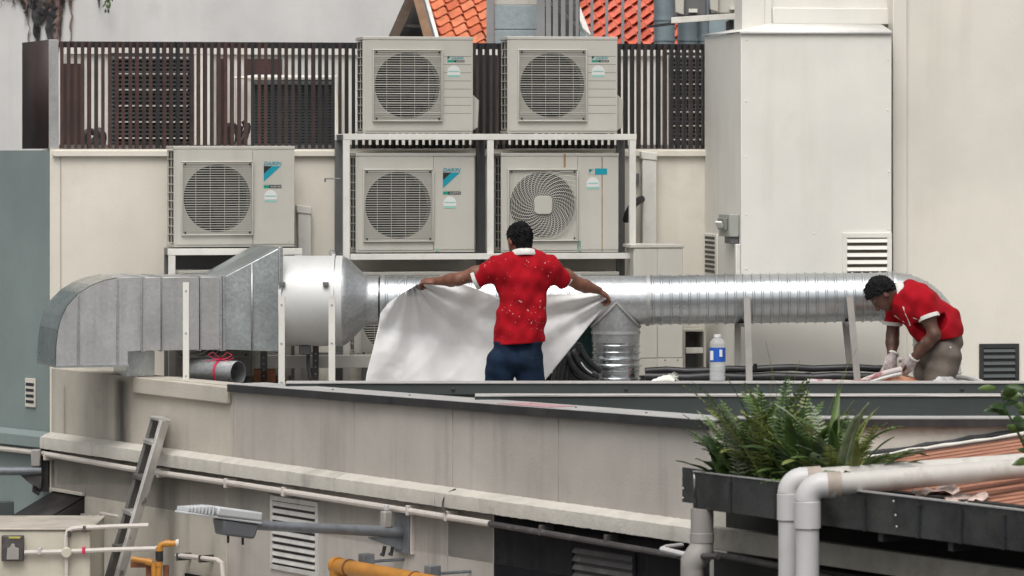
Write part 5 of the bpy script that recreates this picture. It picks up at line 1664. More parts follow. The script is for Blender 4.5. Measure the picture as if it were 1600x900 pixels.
for sy in (-1, 1):
    hp, kn, an = np.array((.11, sy * .09, .80)), np.array((.07, sy * .11, .45)), np.array((.16, sy * .12, .08))
    B.cone(hp, kn, .085, .055, .04).cone(kn, an, .055, .04, .03).cone(an, an + np.array((-.16, 0, -.045)), .042, .03, .02)
sdf_part(m2, 'body', B, M_SKIN2)
del B
h2 = hair(hc2 - .17, hc2 + .17, hc2, nv(f2), nv(np.array(u2_) - nv(f2) * np.dot(u2_, nv(f2))), np.cross(nv(f2), nv(np.array(u2_) - nv(f2) * np.dot(u2_, nv(f2)))), (.80, .60), .0, .017, 8)
sdf_part(m2, 'hair', h2, M_HAIR)
S = Sdf((-.36, -.38, .72), (.42, .34, 1.40), .006)
S.cone(q2(1466, 524), q2(1424, 470), .150, .142, .05, 1.28)
S.cone(q2(1470, 532), q2(1476, 508), .128, .122, .05, 1.3).cone(q2(1436, 482), q2(1466, 506), .150, .138, .06, 1.2)
S.cone(q2(1427, 463), n_sh + np.array((.0, .04, 0)), .083, .080, .04).cone(q2(1422, 464), f_sh + np.array((0, -.04, 0)), .085, .078, .04)
cn, cf = q2(1447, 494, -.198), q2(1397.5, 507, .156)
S.cone(n_sh, cn + nv(n_el - n_sh) * .05, .080, .070, .03).cone(f_sh, cf + nv(f_el - f_sh) * .05, .076, .066, .03)
S.ripple([(.005, 24, 14, 10, 0), (.004, -15, 24, 24, 1), (.0032, 42, -18, 24, 2), (.003, 28, 6, 48, .7), (.0026, -54, 10, 34, .2)])
S.keep(cn, n_el - n_sh, .13).keep(cf, f_el - f_sh, .12)
S.keep(q2(1466, 529.5), (.16, 0, -1))
sh_ = sdf_part(m2, 'polo_shirt', S, M_RED2)
dn, df = nv(n_el - n_sh), nv(f_el - f_sh)
band(sh_, 'cuff', cn - dn * .002, dn, .070, .028, .007, M_WTRIM)
band(sh_, 'cuff', cf - df * .002, df, .066, .026, .007, M_WTRIM)
part(sh_, 'collar', MB().lathe(q2(1408.5, 462, -.012), (-.93, -.05, -.06), [(-.012, .096), (.0, .104), (.036, .096), (.043, .087), (.012, .084)], 32, caps=False), M_WTRIM, smooth=60)
def surf2(px, py):
    p = q2(px, py)
    i, k = int((p[0] - S.lo[0]) / S.v), int((p[2] - S.lo[2]) / S.v)
    col = S.D[i, :, k]
    j = np.argmax(col < 0)
    return (p[0], S.lo[1] + S.v * j - .003, p[2]) if col.min() < 0 else None
for pl_ in (((1408, 478), (1412, 490), (1417, 500), (1420, 507)), ((1393, 489), (1400, 494), (1410, 501), (1420, 507))):
    pts = [p for p in (surf2(x, y) for x, y in pl_) if p]
    if len(pts) > 1: part(sh_, 'placket_edge', MB().tube(pts, .006, 6), M_WTRIM)
pts = [p for p in (surf2(x, y) for x, y in ((1422, 494.5), (1426, 496), (1430, 497))) if p]
if len(pts) > 1: part(sh_, 'chest_mark', MB().tube(pts, .003, 6), M_WTRIM)
T = Sdf((-.22, -.32, 0), (.42, .32, 1.02), .007)
T.cone(q2(1462, 548), q2(1478, 530), .148, .125, .05, 1.15)
for sy in (-1, 1):
    hp, kn, an = np.array((.115 + .03 * sy * -1, sy * .095, .79)), np.array((.07 - .02 * sy, sy * .115, .45)), np.array((.16, sy * .125, .06))
    T.cone(hp, kn, .125, .100, .03).cone(kn, an, .100, .085, .03)
T.ripple([(.0045, 18, 22, 30, 0), (.0035, -34, 12, 26, 1), (.0025, 14, 0, 64, 2), (.002, 60, 30, 12, .4)])
T.keep(q2(1474, 526), (-.28, 0, 1)).keep((0, 0, .045), (0, 0, -1))
sdf_part(m2, 'trousers', T, M_TROU)
for sy in (-1, 1):
    shoe(m2, (.17, sy * .125, 0), (-1, 0, 0))
for w, hd, mi in ((n_wr, q2(1401, 590, -.09), 1), (f_wr, q2(1384, 586, .02), -1)):
    d = nv(hd - w)
    G = Sdf(np.minimum(w, hd) - .11, np.maximum(w, hd) + .13, .005)
    G.cone(w - d * .035, w + d * .03, .036, .034, .02)
    hand(G, w, d, (-.3, .45, -.5), 1.22, (20, 42, 45), mi)
    G.keep(w - d * .035, -d)
    gl = sdf_part(m2, 'glove', G, M_GLOVE)
    band(gl, 'glove_cuff', w - d * .033, d, .035, .014, .005, M_WTRIM)

# ------------------------------------------------------------------ plastic sheet held up by the first worker
hL = np.array((m1.location.x, YM1, 0)) + q1(655, 444, .30) + np.array((0, 0, ZD))
hR = np.array((m1.location.x, YM1, 0)) + q1(956, 465, .40) + np.array((0, 0, ZD))
SHX = m1.location.x
def w1(px, py, y):
    p = q1(px, py, y)
    # y counts away from the worker; keep the photo's place at that depth
    Yv = YM1 + y
    return Vector(((px - 800) / F * Yv, Yv, HC + (240 - py) / F * Yv))
Lb = [(652, 444, .27), (628, 458, .26), (606, 474, .28), (594, 490, .30), (591, 512, .33), (583, 545, .32), (573, 583, .30), (566, 630, .30), (560, 690, .30), (558, 712, .28)]
Rb_ = [(956, 464, .38), (938, 486, .40), (922, 506, .40), (900, 534, .38), (876, 564, .36), (850, 596, .34), (822, 632, .34), (796, 668, .34), (775, 700, .34), (768, 710, .32)]
def edge(E_, t):
    x = t * (len(E_) - 1)
    i = min(int(x), len(E_) - 2)
    f_ = x - i
    return [E_[i][k] * (1 - f_) + E_[i + 1][k] * f_ for k in range(3)]
top = [(0, 444), (.06, 441), (.14, 443), (.25, 445), (.34, 455), (.42, 466), (.55, 468), (.68, 460), (.80, 459), (.92, 458), (1, 464)]
def top_y(s_):
    for (a, ya), (b, yb) in zip(top[:-1], top[1:]):
        if a <= s_ <= b:
            return ya + (yb - ya) * (s_ - a) / (b - a)
    return 464
def sheet_fn(s_, t):
    l, r_ = edge(Lb, t), edge(Rb_, t)
    px = l[0] * (1 - s_) + r_[0] * s_
    py = l[1] * (1 - s_) + r_[1] * s_
    y = l[2] * (1 - s_) + r_[2] * s_
    py += (top_y(s_) - (444 * (1 - s_) + 464 * s_)) * (1 - t) ** 2
    y += .16 * math.sin(math.pi * s_) * (.35 + .65 * math.sin(math.pi * min(1, t * 1.1)))
    # folds fanning out from the two hands
    gl = math.atan2(py - 436, px - 640)
    gr = math.atan2(py - 455, 968 - px)
    fl = math.exp(-((px - 640) ** 2 + (py - 440) ** 2) / 9000.)
    frr = math.exp(-((px - 960) ** 2 + (py - 460) ** 2) / 16000.)
    y += .022 * fl * math.sin(gl * 17) + .030 * frr * math.sin(gr * 19 + 1)
    y += .007 * abs(math.sin(px * .05 + 3 * math.sin(py * .021))) + .006 * abs(math.sin(py * .055 + 2.2 * math.sin(px * .028 + 1)))
    y += .010 * math.sin(px * .075 + py * .03) + .010 * math.sin(px * .02 - py * .06 + 1) + .006 * math.sin(px * .16 + 2 * math.sin(py * .03)) * (1 - .5 * t)
    q = Vector((px * .011, py * .011, 1.3))
    rg_ = noise.ridged_multi_fractal(q, .9, 2.1, 4, 1., 2.)
    q2_ = Vector((px * .03 + 5, py * .022, .4))
    rg2 = noise.ridged_multi_fractal(q2_, 1., 2., 2, 1., 2.)
    near = .35 + 1.6 * fl + .5 * frr
    y += (rg_ - .8) * .011 * near + (rg2 - .8) * .006 * near
    return tuple(w1(px, py, y))
sm = MB().grid(130, 104, sheet_fn)
solo(WF, 'plastic_sheet', sm, M_SHEET, (SHX, YM1 + .4, ZD), 'crumpled white plastic sheet held out by the worker seen from behind', 'plastic sheet', smooth=80, solid=.002)
# ================================================================== LOWER LEFT: street side of the parapet
ZL = 5.75
lr = MB().prism([(-3.0, .0), (6.4, .0), (6.4, -3.4), (-3.0, -5.0)], lambda u, v, h: (u, v - .004, h), ZL - .25, ZL)
solo(LW, 'lower_roof', lr, M_CONC, (0, 0, ZL), kind='structure')

# conduit under the ledge, pale then dark
zc = HC - 2.235
bc = -.075
cnd = thing(LW, 'wall_conduit', 'pale conduit pipe running along the wall under the concrete ledge', 'conduit', (0, bc, zc))
pL = LW.a(766, bc)
part(cnd, 'pale_length', MB().tube([(-.02, bc, zc + .01), (1.5, bc - .008, zc - .004), (3.2, bc, zc + .0), (pL, bc, zc - .012)], .021, 10), M_COND)
part(cnd, 'dark_length', MB().tube([(pL, bc, zc - .012), (LW.a(900, bc), bc - .01, zc - .02), (LW.a(1062, bc), bc, zc - .035)], .019, 10), M_CONDD)
for px in (73, 250, 355, 445, 640, 700, 848, 950):
    a = LW.a(px, bc)
    part(cnd, 'saddle', MB().box(a - .012, a + .012, bc - .024, -.001, zc - .035, zc + .028), M_COND if px < 766 else M_CONDD, bevel=.003)
# same conduit continuing on the green wall
pts = [Vector((CX, CY, 0)) + sd * u + sn * -.06 for u in (0., 1.0, 4)]
pts = [Vector((p.x, p.y, zc + .012)) for p in pts]
solo(WF, 'wall_conduit', MB().tube(pts, .021, 10), M_COND, tuple(pts[0]), 'pale conduit pipe under the ledge of the green side wall', 'conduit')
# wire looped over the ledge
a = LW.a(700)
lp = [LW.P(712, 764, -.03), LW.P(702, 768, -.09), LW.P(688, 774, -.105), LW.P(684, 786, -.105), LW.P(692, 795, -.105), LW.P(697, 802, -.10)]
solo(LW, 'ledge_wire', MB().tube(arc(lp[0], lp[2], lp[4], 10) + [lp[5]], .006, 6), M_CONDD, tuple(lp[0]), 'dark wire looped over the ledge above the lamp bracket', 'wire')

# ---- ladder leaning on the parapet
lt, lb_ = LW.P(249, 656, -.10), LW.P(178, 900, -.42)
dirl = (lb_ - lt)
k = (lt.z - ZL) / (lt.z - lb_.z)
lb_ = lt + dirl * k
ld = thing(LW, 'leaning_ladder', 'weathered aluminium ladder leaning on the parapet below the square duct', 'ladder', tuple(lb_))
wv = Vector((.150, -.040, 0))
d = (lt - lb_).normalized()
for s_, m, w in ((1, M_ALU, .070), (-1, M_ALUD, .055)):
    o_ = wv * s_
    part(ld, 'rail', MB().bar(lb_ + o_, lt + o_, .028, w, up=(.3, -1, 0)).bar(lb_ + o_ + Vector((.02, .0, 0)), lt + o_ + Vector((.02, 0, 0)), .012, w * 1.1, up=(.3, -1, 0)), m, bevel=.003)
    part(ld, 'rail_foot', MB().box(lb_.x + o_.x - .03, lb_.x + o_.x + .04, lb_.y + o_.y - .05, lb_.y + o_.y + .05, ZL, ZL + .05), M_BLACK)
n = 9
for i in range(n):
    p = lt - d * (.16 + .255 * i)
    if p.z < ZL + .1: break
    part(ld, 'tread', MB().bar(p - wv * .95, p + wv * .95, .085, .03), M_ALUD if i % 2 else M_ALU, bevel=.003)
part(ld, 'top_cap', MB().bar(lt - wv * 1.05 + d * .01, lt + wv * 1.05 + d * .01, .09, .015), M_ALU)

# ---- street lamp on a wall bracket
ap_ = LW.a(627, -.03)
zp0, zp1 = LW.z(864, ap_, -.03), LW.z(802, ap_, -.03)
lamp = thing(LW, 'street_lamp', 'grey wall mounted street lamp reaching left over the louvre vent', 'street lamp', (ap_, -.02, zp0))
part(lamp, 'wall_plate', MB().box(ap_ - .09, ap_ + .09, -.03, -.001, zp0, zp1), M_ARM, bevel=.004)
part(lamp, 'plate_edge', MB().box(ap_ + .092, ap_ + .12, -.02, -.001, zp0, zp1), M_COND)
zarm = LW.z(832, ap_, -.05)
p0 = Vector((ap_, -.03, zarm))
p1 = LW.P(396, 820.5, -1.22)
p1.x = ap_ + .02
# end of the arm: solve the depth that lands on the photo column
best = min(np.linspace(-2.2, -.6, 400), key=lambda b: abs(LW.a(396, b) - (ap_ + .02)))
p1 = LW.P(396, 820.5, best)
part(lamp, 'arm', MB().tube([p0, p1], [.036, .030], 14), M_ARM)
part(lamp, 'bracket_rib', MB().prism([(-.031, zarm - .03), (-.27, zarm - .018), (-.25, zarm - .035), (-.031, zp0 + .02)], lambda u, v, h: (h, u, v), ap_ - .012, ap_ + .012), M_ARM)
part(lamp, 'bracket_box', MB().box(ap_ - .03, ap_ + .03, -.17, -.11, zarm + .034, zarm + .14), M_PVCG, bevel=.01)
part(lamp, 'bracket_clip', MB().box(ap_ - .015, ap_ + .015, -.15, -.125, zarm + .141, zarm + .18), M_PVC, bevel=.006)
for db in (-.09, -.15):
    part(lamp, 'hook', MB().tube([(ap_, db, zp0 + .05), (ap_, db - .015, zp0 - .01), (ap_ + .01, db - .03, zp0 + .0)], .012, 8), M_BLACK)
best2 = min(np.linspace(-3.4, -.9, 600), key=lambda b: abs(LW.a(281, b) - (ap_ + .04)))
p2 = LW.P(281, 805, best2)
dd = (p2 - p1); dl = dd.length; dn_ = dd.normalized()
sx_ = dn_.cross(Vector((0, 0, 1))).normalized(); uz = sx_.cross(dn_)
def lbox(t0, t1, w0, w1, h0, h1, w=1.):
    mb = MB(); vs = []
    for t in (t0, t1):
        ww = w0 if t == t0 else w1
        for s_, h in ((-1, h0), (1, h0), (1, h1), (-1, h1)):
            vs.append(p1 + dn_ * (t * dl) + sx_ * (s_ * ww) + uz * h)
    return mb.add(vs, [(3, 2, 1, 0), (4, 5, 6, 7), (0, 1, 5, 4), (1, 2, 6, 5), (2, 3, 7, 6), (3, 0, 4, 7)])
part(lamp, 'gear_housing', lbox(-.02, .60, .082, .090, .028, .085), M_LAMP, bevel=.012)
part(lamp, 'head_plate', lbox(-.02, 1.0, .082, .075, .012, .027), M_LAMP, bevel=.005)
part(lamp, 'driver_box', MB().add([p1 + dn_ * (t * dl) + sx_ * (s_ * .07) + uz * h for t, h in ((-.01, .011), (.50, .011), (.43, -.085), (.03, -.085)) for s_ in (-1, 1)],
                                  [(0, 2, 4, 6), (1, 7, 5, 3), (0, 1, 3, 2), (2, 3, 5, 4), (4, 5, 7, 6), (6, 7, 1, 0)]), M_LAMPD, bevel=.014)
for i in range(8):
    t = .64 + .045 * i
    part(lamp, 'cooling_fin', lbox(t, t + .022, .086 - .002 * i, .086 - .002 * i, .0275, .083 - .004 * i), M_LAMP, bevel=.003)
for t in (.12, .32):
    q = p1 + dn_ * (t * dl) + uz * -.084
    part(lamp, 'pin', MB().tube([q, q - Vector((0, 0, .045))], .008, 6), M_BLACK)

# ---- second lamp arm at the left edge
k = pxs(72)
bp = Vector((CX, CY, 0)) + sd * k + sn * -.03
za = HC + (240 - 734) / F * bp.y
l2 = thing(WF, 'street_lamp', 'grey lamp arm on a dark bracket at the left edge below the green wall', 'street lamp', (bp.x, bp.y, za - .15))
part(l2, 'arm', MB().tube([(bp.x, bp.y - .12, za), (bp.x - 1.5, bp.y - .5, za + .03)], .032, 12), M_ARM)
part(l2, 'wall_plate', MB().bar((bp.x, bp.y - .01, za - .16), (bp.x, bp.y - .01, za + .16), .09, .04, up=(0, 1, 0)), M_CONDD, bevel=.004)
part(l2, 'bracket_rib', MB().prism([(bp.x + .01, za - .035), (bp.x - .16, za - .02), (bp.x - .08, za - .09), (bp.x + .0, za - .13)], lambda u, v, h: (u, h, v), bp.y - .14, bp.y - .05), M_CONDD)
part(l2, 'bracket_box', MB().box(bp.x - .07, bp.x + .0, bp.y - .15, bp.y - .06, za + .035, za + .16), M_PVCG, bevel=.008)
part(l2, 'hook', MB().tube([(bp.x - .04, bp.y - .1, za - .07), (bp.x - .05, bp.y - .1, za - .15), (bp.x - .01, bp.y - .1, za - .17)], .018, 8), M_BLACK)
part(l2, 'hook', MB().tube([(bp.x - .02, bp.y - .06, za - .1), (bp.x - .02, bp.y - .01, za - .1)], .02, 8), M_BLACK)

# ---- black awning on the wall
aw0, aw1 = LW.a(84, -.0), LW.a(132, -.0)
z_aw = LW.z(768, aw0)
o0 = LW.P(27, 812, -.9)
aw = thing(LW, 'wall_awning', 'small black sloping awning on the wall behind the cream cabinet', 'awning', (aw0, 0, z_aw - .3))
ob = -.52
top_ = [(aw0, -.002, z_aw), (aw1, -.002, z_aw), (aw1, ob, z_aw - .26), (aw0, ob, z_aw - .26)]
part(aw, 'canopy', MB().add(top_, [(0, 1, 2, 3)]), M_AWN, solid=.012)
part(aw, 'cheek', MB().add([(aw1, -.002, z_aw - .01), (aw1, ob, z_aw - .265), (aw1, -.002, z_aw - .45)], [(0, 1, 2)]), M_AWN, solid=.008)
part(aw, 'cheek', MB().add([(aw0, -.002, z_aw - .01), (aw0, ob, z_aw - .265), (aw0, -.002, z_aw - .45)], [(0, 1, 2)]), M_AWN, solid=.008)
part(aw, 'top_trim', MB().box(aw0 - .02, aw1 + .02, -.03, -.001, z_aw + .006, z_aw + .03), M_LWC, bevel=.004)
part(aw, 'back', MB().box(aw0 + .01, aw1 + .002, -.012, -.003, z_aw - .5, z_aw - .008), M_BLACKW)
p = Vector((CX, CY, 0)) + sd * pxs(12) + sn * -.02
zq = HC + (240 - 795) / F * p.y
solo(WF, 'window_box', MB().box(p.x - .1, p.x + .07, p.y - .06, p.y, zq - .08, zq + .06), M_TGREEN, (p.x, p.y, zq), 'dark green box on the green wall at the left edge', 'box', bevel=.006)

# ---- cream cabinet with meter box and conduits
Yc = 27.2
x0, x1 = WF.a(-60, Yc), WF.a(141, Yc)
zc1 = HC + (240 - 829) / F * Yc
cb_ = thing(WF, 'wall_cabinet', 'stained cream cabinet at the lower left corner with a dirty sloped top', 'cabinet', (x0, Yc, ZL))
part(cb_, 'body', MB().box(x0, x1, Yc, Yc + .95, ZL, zc1), M_CAB, bevel=.01)
part(cb_, 'top', MB().hexa(x0 - .01, x1 + .008, Yc - .012, Yc + .96, zc1 + .001, zc1 + .016, zc1 + .001, zc1 + .016), M_CABT, bevel=.006)
t = thing(WF, 'meter_box', 'dark meter box with yellow strip on the cream cabinet', 'meter', tuple(WF.P(20, 876, Yc)))
a0_, a1_ = WF.a(3.5, Yc), WF.a(38, Yc)
mz1, mz0 = HC + (240 - 836) / F * Yc, HC + (240 - 876) / F * Yc
part(t, 'case', MB().box(a0_, a1_, Yc - .05, Yc - .0005, mz0, mz1), M_CONDD, bevel=.006)
part(t, 'strip', MB().box(a0_ + .05, a1_ - .02, Yc - .053, Yc - .0505, mz1 - .018, mz1 - .006), M_YELL)
part(t, 'plate', MB().prism([(a0_ + .035, mz0 + .012), (a1_ - .03, mz0 + .012), (a1_ - .03, mz0 + .09), (a1_ - .055, mz0 + .095), (a1_ - .06, mz0 + .12), (a0_ + .07, mz0 + .12), (a0_ + .06, mz0 + .095), (a0_ + .04, mz0 + .09)], lambda u, v, h: (u, h, v), Yc - .056, Yc - .0505), M_PVCG, bevel=.003)
Yq = Yc - .03
def wpt(px, py, Y=Yq): return WF.P(px, py, Y)
cn2 = thing(WF, 'conduit_run', 'white conduits with round junction box on the cream cabinet', 'conduit', tuple(wpt(104, 900)))
part(cn2, 'conduit', MB().tube([wpt(38, 863.5), wpt(100, 862), wpt(170, 859), wpt(246, 857)], .016, 8), M_COND)
part(cn2, 'conduit', MB().tube([wpt(103, 858), wpt(103, 838), wpt(106, 830), wpt(113, 826), wpt(124, 825), wpt(180, 822.5), wpt(232, 821)], .016, 8), M_COND)
part(cn2, 'conduit', MB().tube([wpt(104, 866), wpt(104, 905)], .014, 8), M_COND)
jb = wpt(104.5, 863)
part(cn2, 'junction_box', MB().lathe(jb + Vector((0, .02, 0)), (0, -1, 0), [(0, .036), (.05, .036), (.056, .03)], 24), M_CAB)
for px, py, m in ((62, 861, M_LTRIM), (131, 860, M_PINKR), (108, 834, M_CONDD), (132, 826.5, M_CONDD)):
    q = wpt(px, py)
    part(cn2, 'clip', MB().box(q.x - .01, q.x + .01, Yq - .022, Yq + .028, q.z - .022, q.z + .022), m, bevel=.003)
# white gutter conduit further right under the lower wall, with small elbow pipe
g1 = [LW.P(276, 868, -.09), LW.P(300, 870, -.09), LW.P(340, 875, -.09), LW.P(347, 880, -.09), LW.P(349, 905, -.09)]
t = thing(LW, 'wall_conduit', 'white conduit bent down at the wall right of the ladder', 'conduit', tuple(g1[0]))
part(t, 'pipe', MB().tube(g1, .017, 8), M_COND)
for px, py in ((280, 869), (315, 872)):
    q = LW.P(px, py, -.09)
    part(t, 'saddle', MB().box(q.x - .01, q.x + .01, -.11, -.001, q.z - .03, q.z + .02), M_CONDD)
g2 = [LW.P(150, 815, -.05), LW.P(156, 802, -.05), LW.P(186, 806, -.05), LW.P(200, 820, -.05)]
t = thing(LW, 'wall_conduit', 'pale thin conduit framing the wall behind the ladder', 'conduit', tuple(g2[0]))
part(t, 'pipe', MB().tube([LW.P(154, 855, -.05), LW.P(154, 806, -.05), LW.P(158, 802, -.05), LW.P(186, 807, -.05)], .012, 8), M_COND)
part(t, 'grey_cover', MB().box(LW.a(133), LW.a(149), -.04, -.001, LW.P(140, 860).z, LW.P(140, 803).z), M_PVCG, bevel=.004)

# ---- orange pipes
def pipe_thing(fr, name, label, cat, runs, m, r, rings=(), brackets=(), group=None):
    t = thing(fr, name, label, cat, tuple(runs[0][0]), group)
    for k_, pts in enumerate(runs):
        part(t, 'pipe' if k_ == 0 else 'branch', MB().tube(pts, r if k_ == 0 else r * .9, 14), m)
    for p_, d_ in rings:
        part(t, 'collar', MB().lathe(Vector(p_) - Vector(d_) * .02, d_, [(0, r), (0, r * 1.22), (.04, r * 1.22), (.04, r)], 16, caps=False), m)
    return t
Yo = 26.6
def ow(px, py): return WF.P(px, py, Yo)
t = pipe_thing(WF, 'orange_gas_pipe', 'orange bent gas pipe with valve beside the ladder', 'pipe',
               [[ow(248, 905), ow(249, 880), ow(249, 858), ow(251, 852), ow(256, 849.5), ow(275, 849)], [ow(205, 873), ow(225, 876), ow(236, 879), ow(240, 884), ow(241, 905)]], M_ORANGE, .020,
               rings=((ow(248.5, 880), (0, 0, 1)), (ow(262, 849.4), (1, 0, 0)), (ow(249, 860), (0, 0, 1)), (ow(233, 878), (1, 0, -.3))))
part(t, 'valve_body', MB().tube([ow(249, 877), ow(249, 861)], .026, 12), M_BLACK)
part(t, 'wall_flange', MB().lathe(ow(275, 849), (1, 0, 0), [(0, .028), (.02, .028)], 14), M_COND)
part(t, 'rear_channel', MB().box(ow(203, 0).x, ow(230, 0).x, Yo + .04, Yo + .08, ow(0, 888).z, ow(0, 879).z), M_RUST)
for px in (230, 257):
    part(t, 'rusty_upright', MB().box(ow(px, 0).x - .012, ow(px + 6, 0).x, Yo + .03, Yo + .07, ZL, ow(0, 884).z), M_RUST)
bq = -.36
q0, q1_ = LW.P(527, 884, bq), LW.P(700, 916, bq)
dq = (q1_ - q0).normalized()
q0 = q0 - Vector((0, 0, 0))
big = thing(LW, 'orange_gas_pipe', 'thick orange gas pipe along the lower wall under the street lamp', 'pipe', tuple(q0))
part(big, 'pipe', MB().tube([q0 + Vector((.0, .0, -.12)), q0 + Vector((.002, 0, -.03)), q0 + Vector((.02, 0, -.004)), q0 + Vector((.07, 0, 0)), q0 + dq * 2.4], .051, 20), M_ORANGE)
for f_ in (.16, .98):
    c = q0 + dq * f_
    part(big, 'pipe_strap', MB().lathe(c - dq * .006, dq, [(0, .051), (0, .057), (.012, .057), (.012, .051)], 20, caps=False), M_RUST)
    part(big, 'strap_bracket', MB().box(c.x + .02, c.x + .09, bq + .05, bq + .13, c.z + .02, c.z + .09), M_ARM, bevel=.003)
for f_ in (.19, 1.01):
    c = q0 + dq * f_
    part(big, 'stand_off', MB().tube([(c.x + .03, bq + .12, c.z + .04), (c.x + .03, -.001, c.z + .04)], .010, 8), M_ARM)
part(big, 'end_cap', MB().lathe(q0 + Vector((.02, 0, 0)), (-1, 0, 0), [(0, .056), (.045, .056), (.05, .045)], 20), M_ORANGE)
# dark hatch low on the wall
p, q = LW.P(292, 895), LW.P(330, 905)
solo(LW, 'wall_hatch', MB().box(p.x, q.x, -.02, -.001, p.z - .3, p.z), M_BLACKW, (p.x, 0, p.z - .3), 'dark hatch low on the wall right of the ladder', 'hatch', bevel=.004)
# ================================================================== LOWER RIGHT: lean-to roof, gutter planter, pipes, ferns
ZG = HC - 1.736                                          # gutter rim
gh = .195
g1a, g2a = GT.a(1246), GT.a(1305)
gEnd = GT.a(1640)
gut = thing(GT, 'eaves_gutter', 'dark dented metal eaves gutter with seams along the lean-to roof', 'gutter', (0, 0, ZG - gh))
def gpanel(a0, a1, tilt=0., m=M_GUT):
    t0, t1 = R.uniform(-.003, .003), tilt * .012
    mb = MB().add([(a0, t0, ZG), (a1, -t0, ZG), (a1, -t0 + t1, ZG - gh), (a0, t0 - t1, ZG - gh), (a0, t0 + .005, ZG), (a1, -t0 + .005, ZG), (a1, -t0 + t1 + .005, ZG - gh), (a0, t0 - t1 + .005, ZG - gh)],
                  [(0, 1, 2, 3), (7, 6, 5, 4), (0, 4, 5, 1), (1, 5, 6, 2), (2, 6, 7, 3), (3, 7, 4, 0)])
    part(gut, 'gutter_panel', mb, m, smooth=0)
cuts = [GT.a(x) for x in (1085, 1143, 1214, 1278, 1352, 1437, 1503, 1570, 1640)]
for a0, a1 in zip(cuts[:-1], cuts[1:]):
    gpanel(a0 + .004, a1 - .004, R.uniform(-.6, .6))
    part(gut, 'seam', MB().box(a1 - .010, a1 + .006, -.012, .006, ZG - gh - .004, ZG - .03), M_DARKS)
part(gut, 'floor', MB().box(cuts[0], gEnd, .004, .34, ZG - gh - .004, ZG - gh + .004), M_GUT)
part(gut, 'rear_side', MB().box(cuts[0], gEnd, .33, .345, ZG - gh, ZG - .05), M_GUT)
part(gut, 'rim', MB().box(cuts[0], GT.a(1240), -.012, .010, ZG + .001, ZG + .007), M_GUTR)
part(gut, 'rim', MB().box(GT.a(1312), gEnd, -.012, .010, ZG + .001, ZG + .009), M_GUTR)
part(gut, 'end_plate', MB().add([(cuts[0] - .002, -.006, ZG + .0), (cuts[0] - .002, .34, ZG + .03), (cuts[0] - .002, .34, ZG - gh), (cuts[0] - .002, -.006, ZG - gh)], [(0, 1, 2, 3)]), M_GUT, solid=.005)
part(gut, 'end_flap', MB().box(GT.a(1066, .08), cuts[0] - .012, .08, .086, ZG - gh + .01, ZG + .006), M_GUT)
for px, py in ((1397, 783), (1400, 805), (1402, 823), (1068, 763), (1068, 778)):
    q = GT.P(px, py, -.006)
    part(gut, 'rivet', MB().lathe((q.x, -.010, q.z), (0, -1, 0), [(0, .007), (.004, .004)], 8), M_GUTR)
solo(GT, 'planter_soil', MB().box(cuts[0] + .01, GT.a(1330), .012, .326, ZG - gh + .006, ZG - .045), M_SOIL, (.3, .15, ZG - .05), kind='stuff')

# ---- wall under the gutter
lw_ = thing(GT, 'lean_to', 'lean-to with red corrugated roof and plank wall coloured dark for shade at the lower right', 'lean-to', (0, .2, 0))
part(lw_, 'shade_dark_wall', MB().box(-.46, gEnd + .5, .50, .58, 0, ZG - .05), M_DARKW)
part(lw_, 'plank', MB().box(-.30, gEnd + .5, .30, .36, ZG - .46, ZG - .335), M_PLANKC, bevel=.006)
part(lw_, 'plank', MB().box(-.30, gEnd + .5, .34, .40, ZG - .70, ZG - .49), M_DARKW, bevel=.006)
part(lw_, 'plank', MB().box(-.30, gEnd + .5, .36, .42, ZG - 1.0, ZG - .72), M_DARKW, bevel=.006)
for px in (1290, 1420, 1530):
    a = GT.a(px, .2)
    part(lw_, 'gutter_bracket', MB().box(a - .02, a + .02, .02, .50, ZG - gh - .05, ZG - gh - .006), M_DARKS)
bp_ = [GT.P(1110, 865, .22), GT.P(1150, 872, .22), GT.P(1225, 886, .22), GT.P(1300, 905, .22)]
solo(GT, 'sooty_conduit', MB().tube(bp_, .018, 8), M_CONDD, tuple(bp_[0]), 'sooty conduit running under the planter end of the gutter', 'conduit')
ws = [GT.P(1034, 858, -.05), GT.P(1072, 867, -.03), GT.P(1080, 869, -.03), GT.P(1122, 869.5, -.02)]
t = thing(GT, 'wall_conduit', 'white and dark bent conduit crossing the big grey downpipe', 'conduit', tuple(ws[0]))
part(t, 'white_length', MB().tube(ws[:3], .016, 8), M_PVC)
part(t, 'dark_length', MB().tube(ws[2:], .017, 8), M_CONDD)
part(t, 'white_elbow', MB().tube([GT.P(1034, 858, -.05), GT.P(1040, 855, .1), GT.P(1065, 852, .3)], .014, 8), M_PVC)

# ---- corrugated roof: ridges run to the right and up
tanp = .148
def xe(Y): return GT.ox - (Y - GT.oy) * (GT.c / -GT.s)
def roof_pt(X, Y): return ZG - .18 + tanp * (X - xe(Y))
Y0, Y1 = 18.4, E.y - .03
def g2l(x, y):
    dx, dy = x - GT.ox, y - GT.oy
    return (dx * GT.c + dy * GT.s, -dx * GT.s + dy * GT.c)
def x_left(Y): return max(xe(Y) + .16, GT.ox + .35 if Y > 21.4 else -9)
cm = MB()
NY = 40
vs, fs = [], []
for i in range(NY + 1):
    Y = Y0 + (Y1 - Y0) * i / NY
    for X in (x_left(Y), 5.2):
        vs.append((X, Y, roof_pt(X, Y)))
fs = [(2 * i, 2 * i + 2, 2 * i + 3, 2 * i + 1) for i in range(NY)]
cm.add([(*g2l(x, y), z) for x, y, z in vs], fs)
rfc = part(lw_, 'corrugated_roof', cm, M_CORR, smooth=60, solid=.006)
Y = Y0 + .05
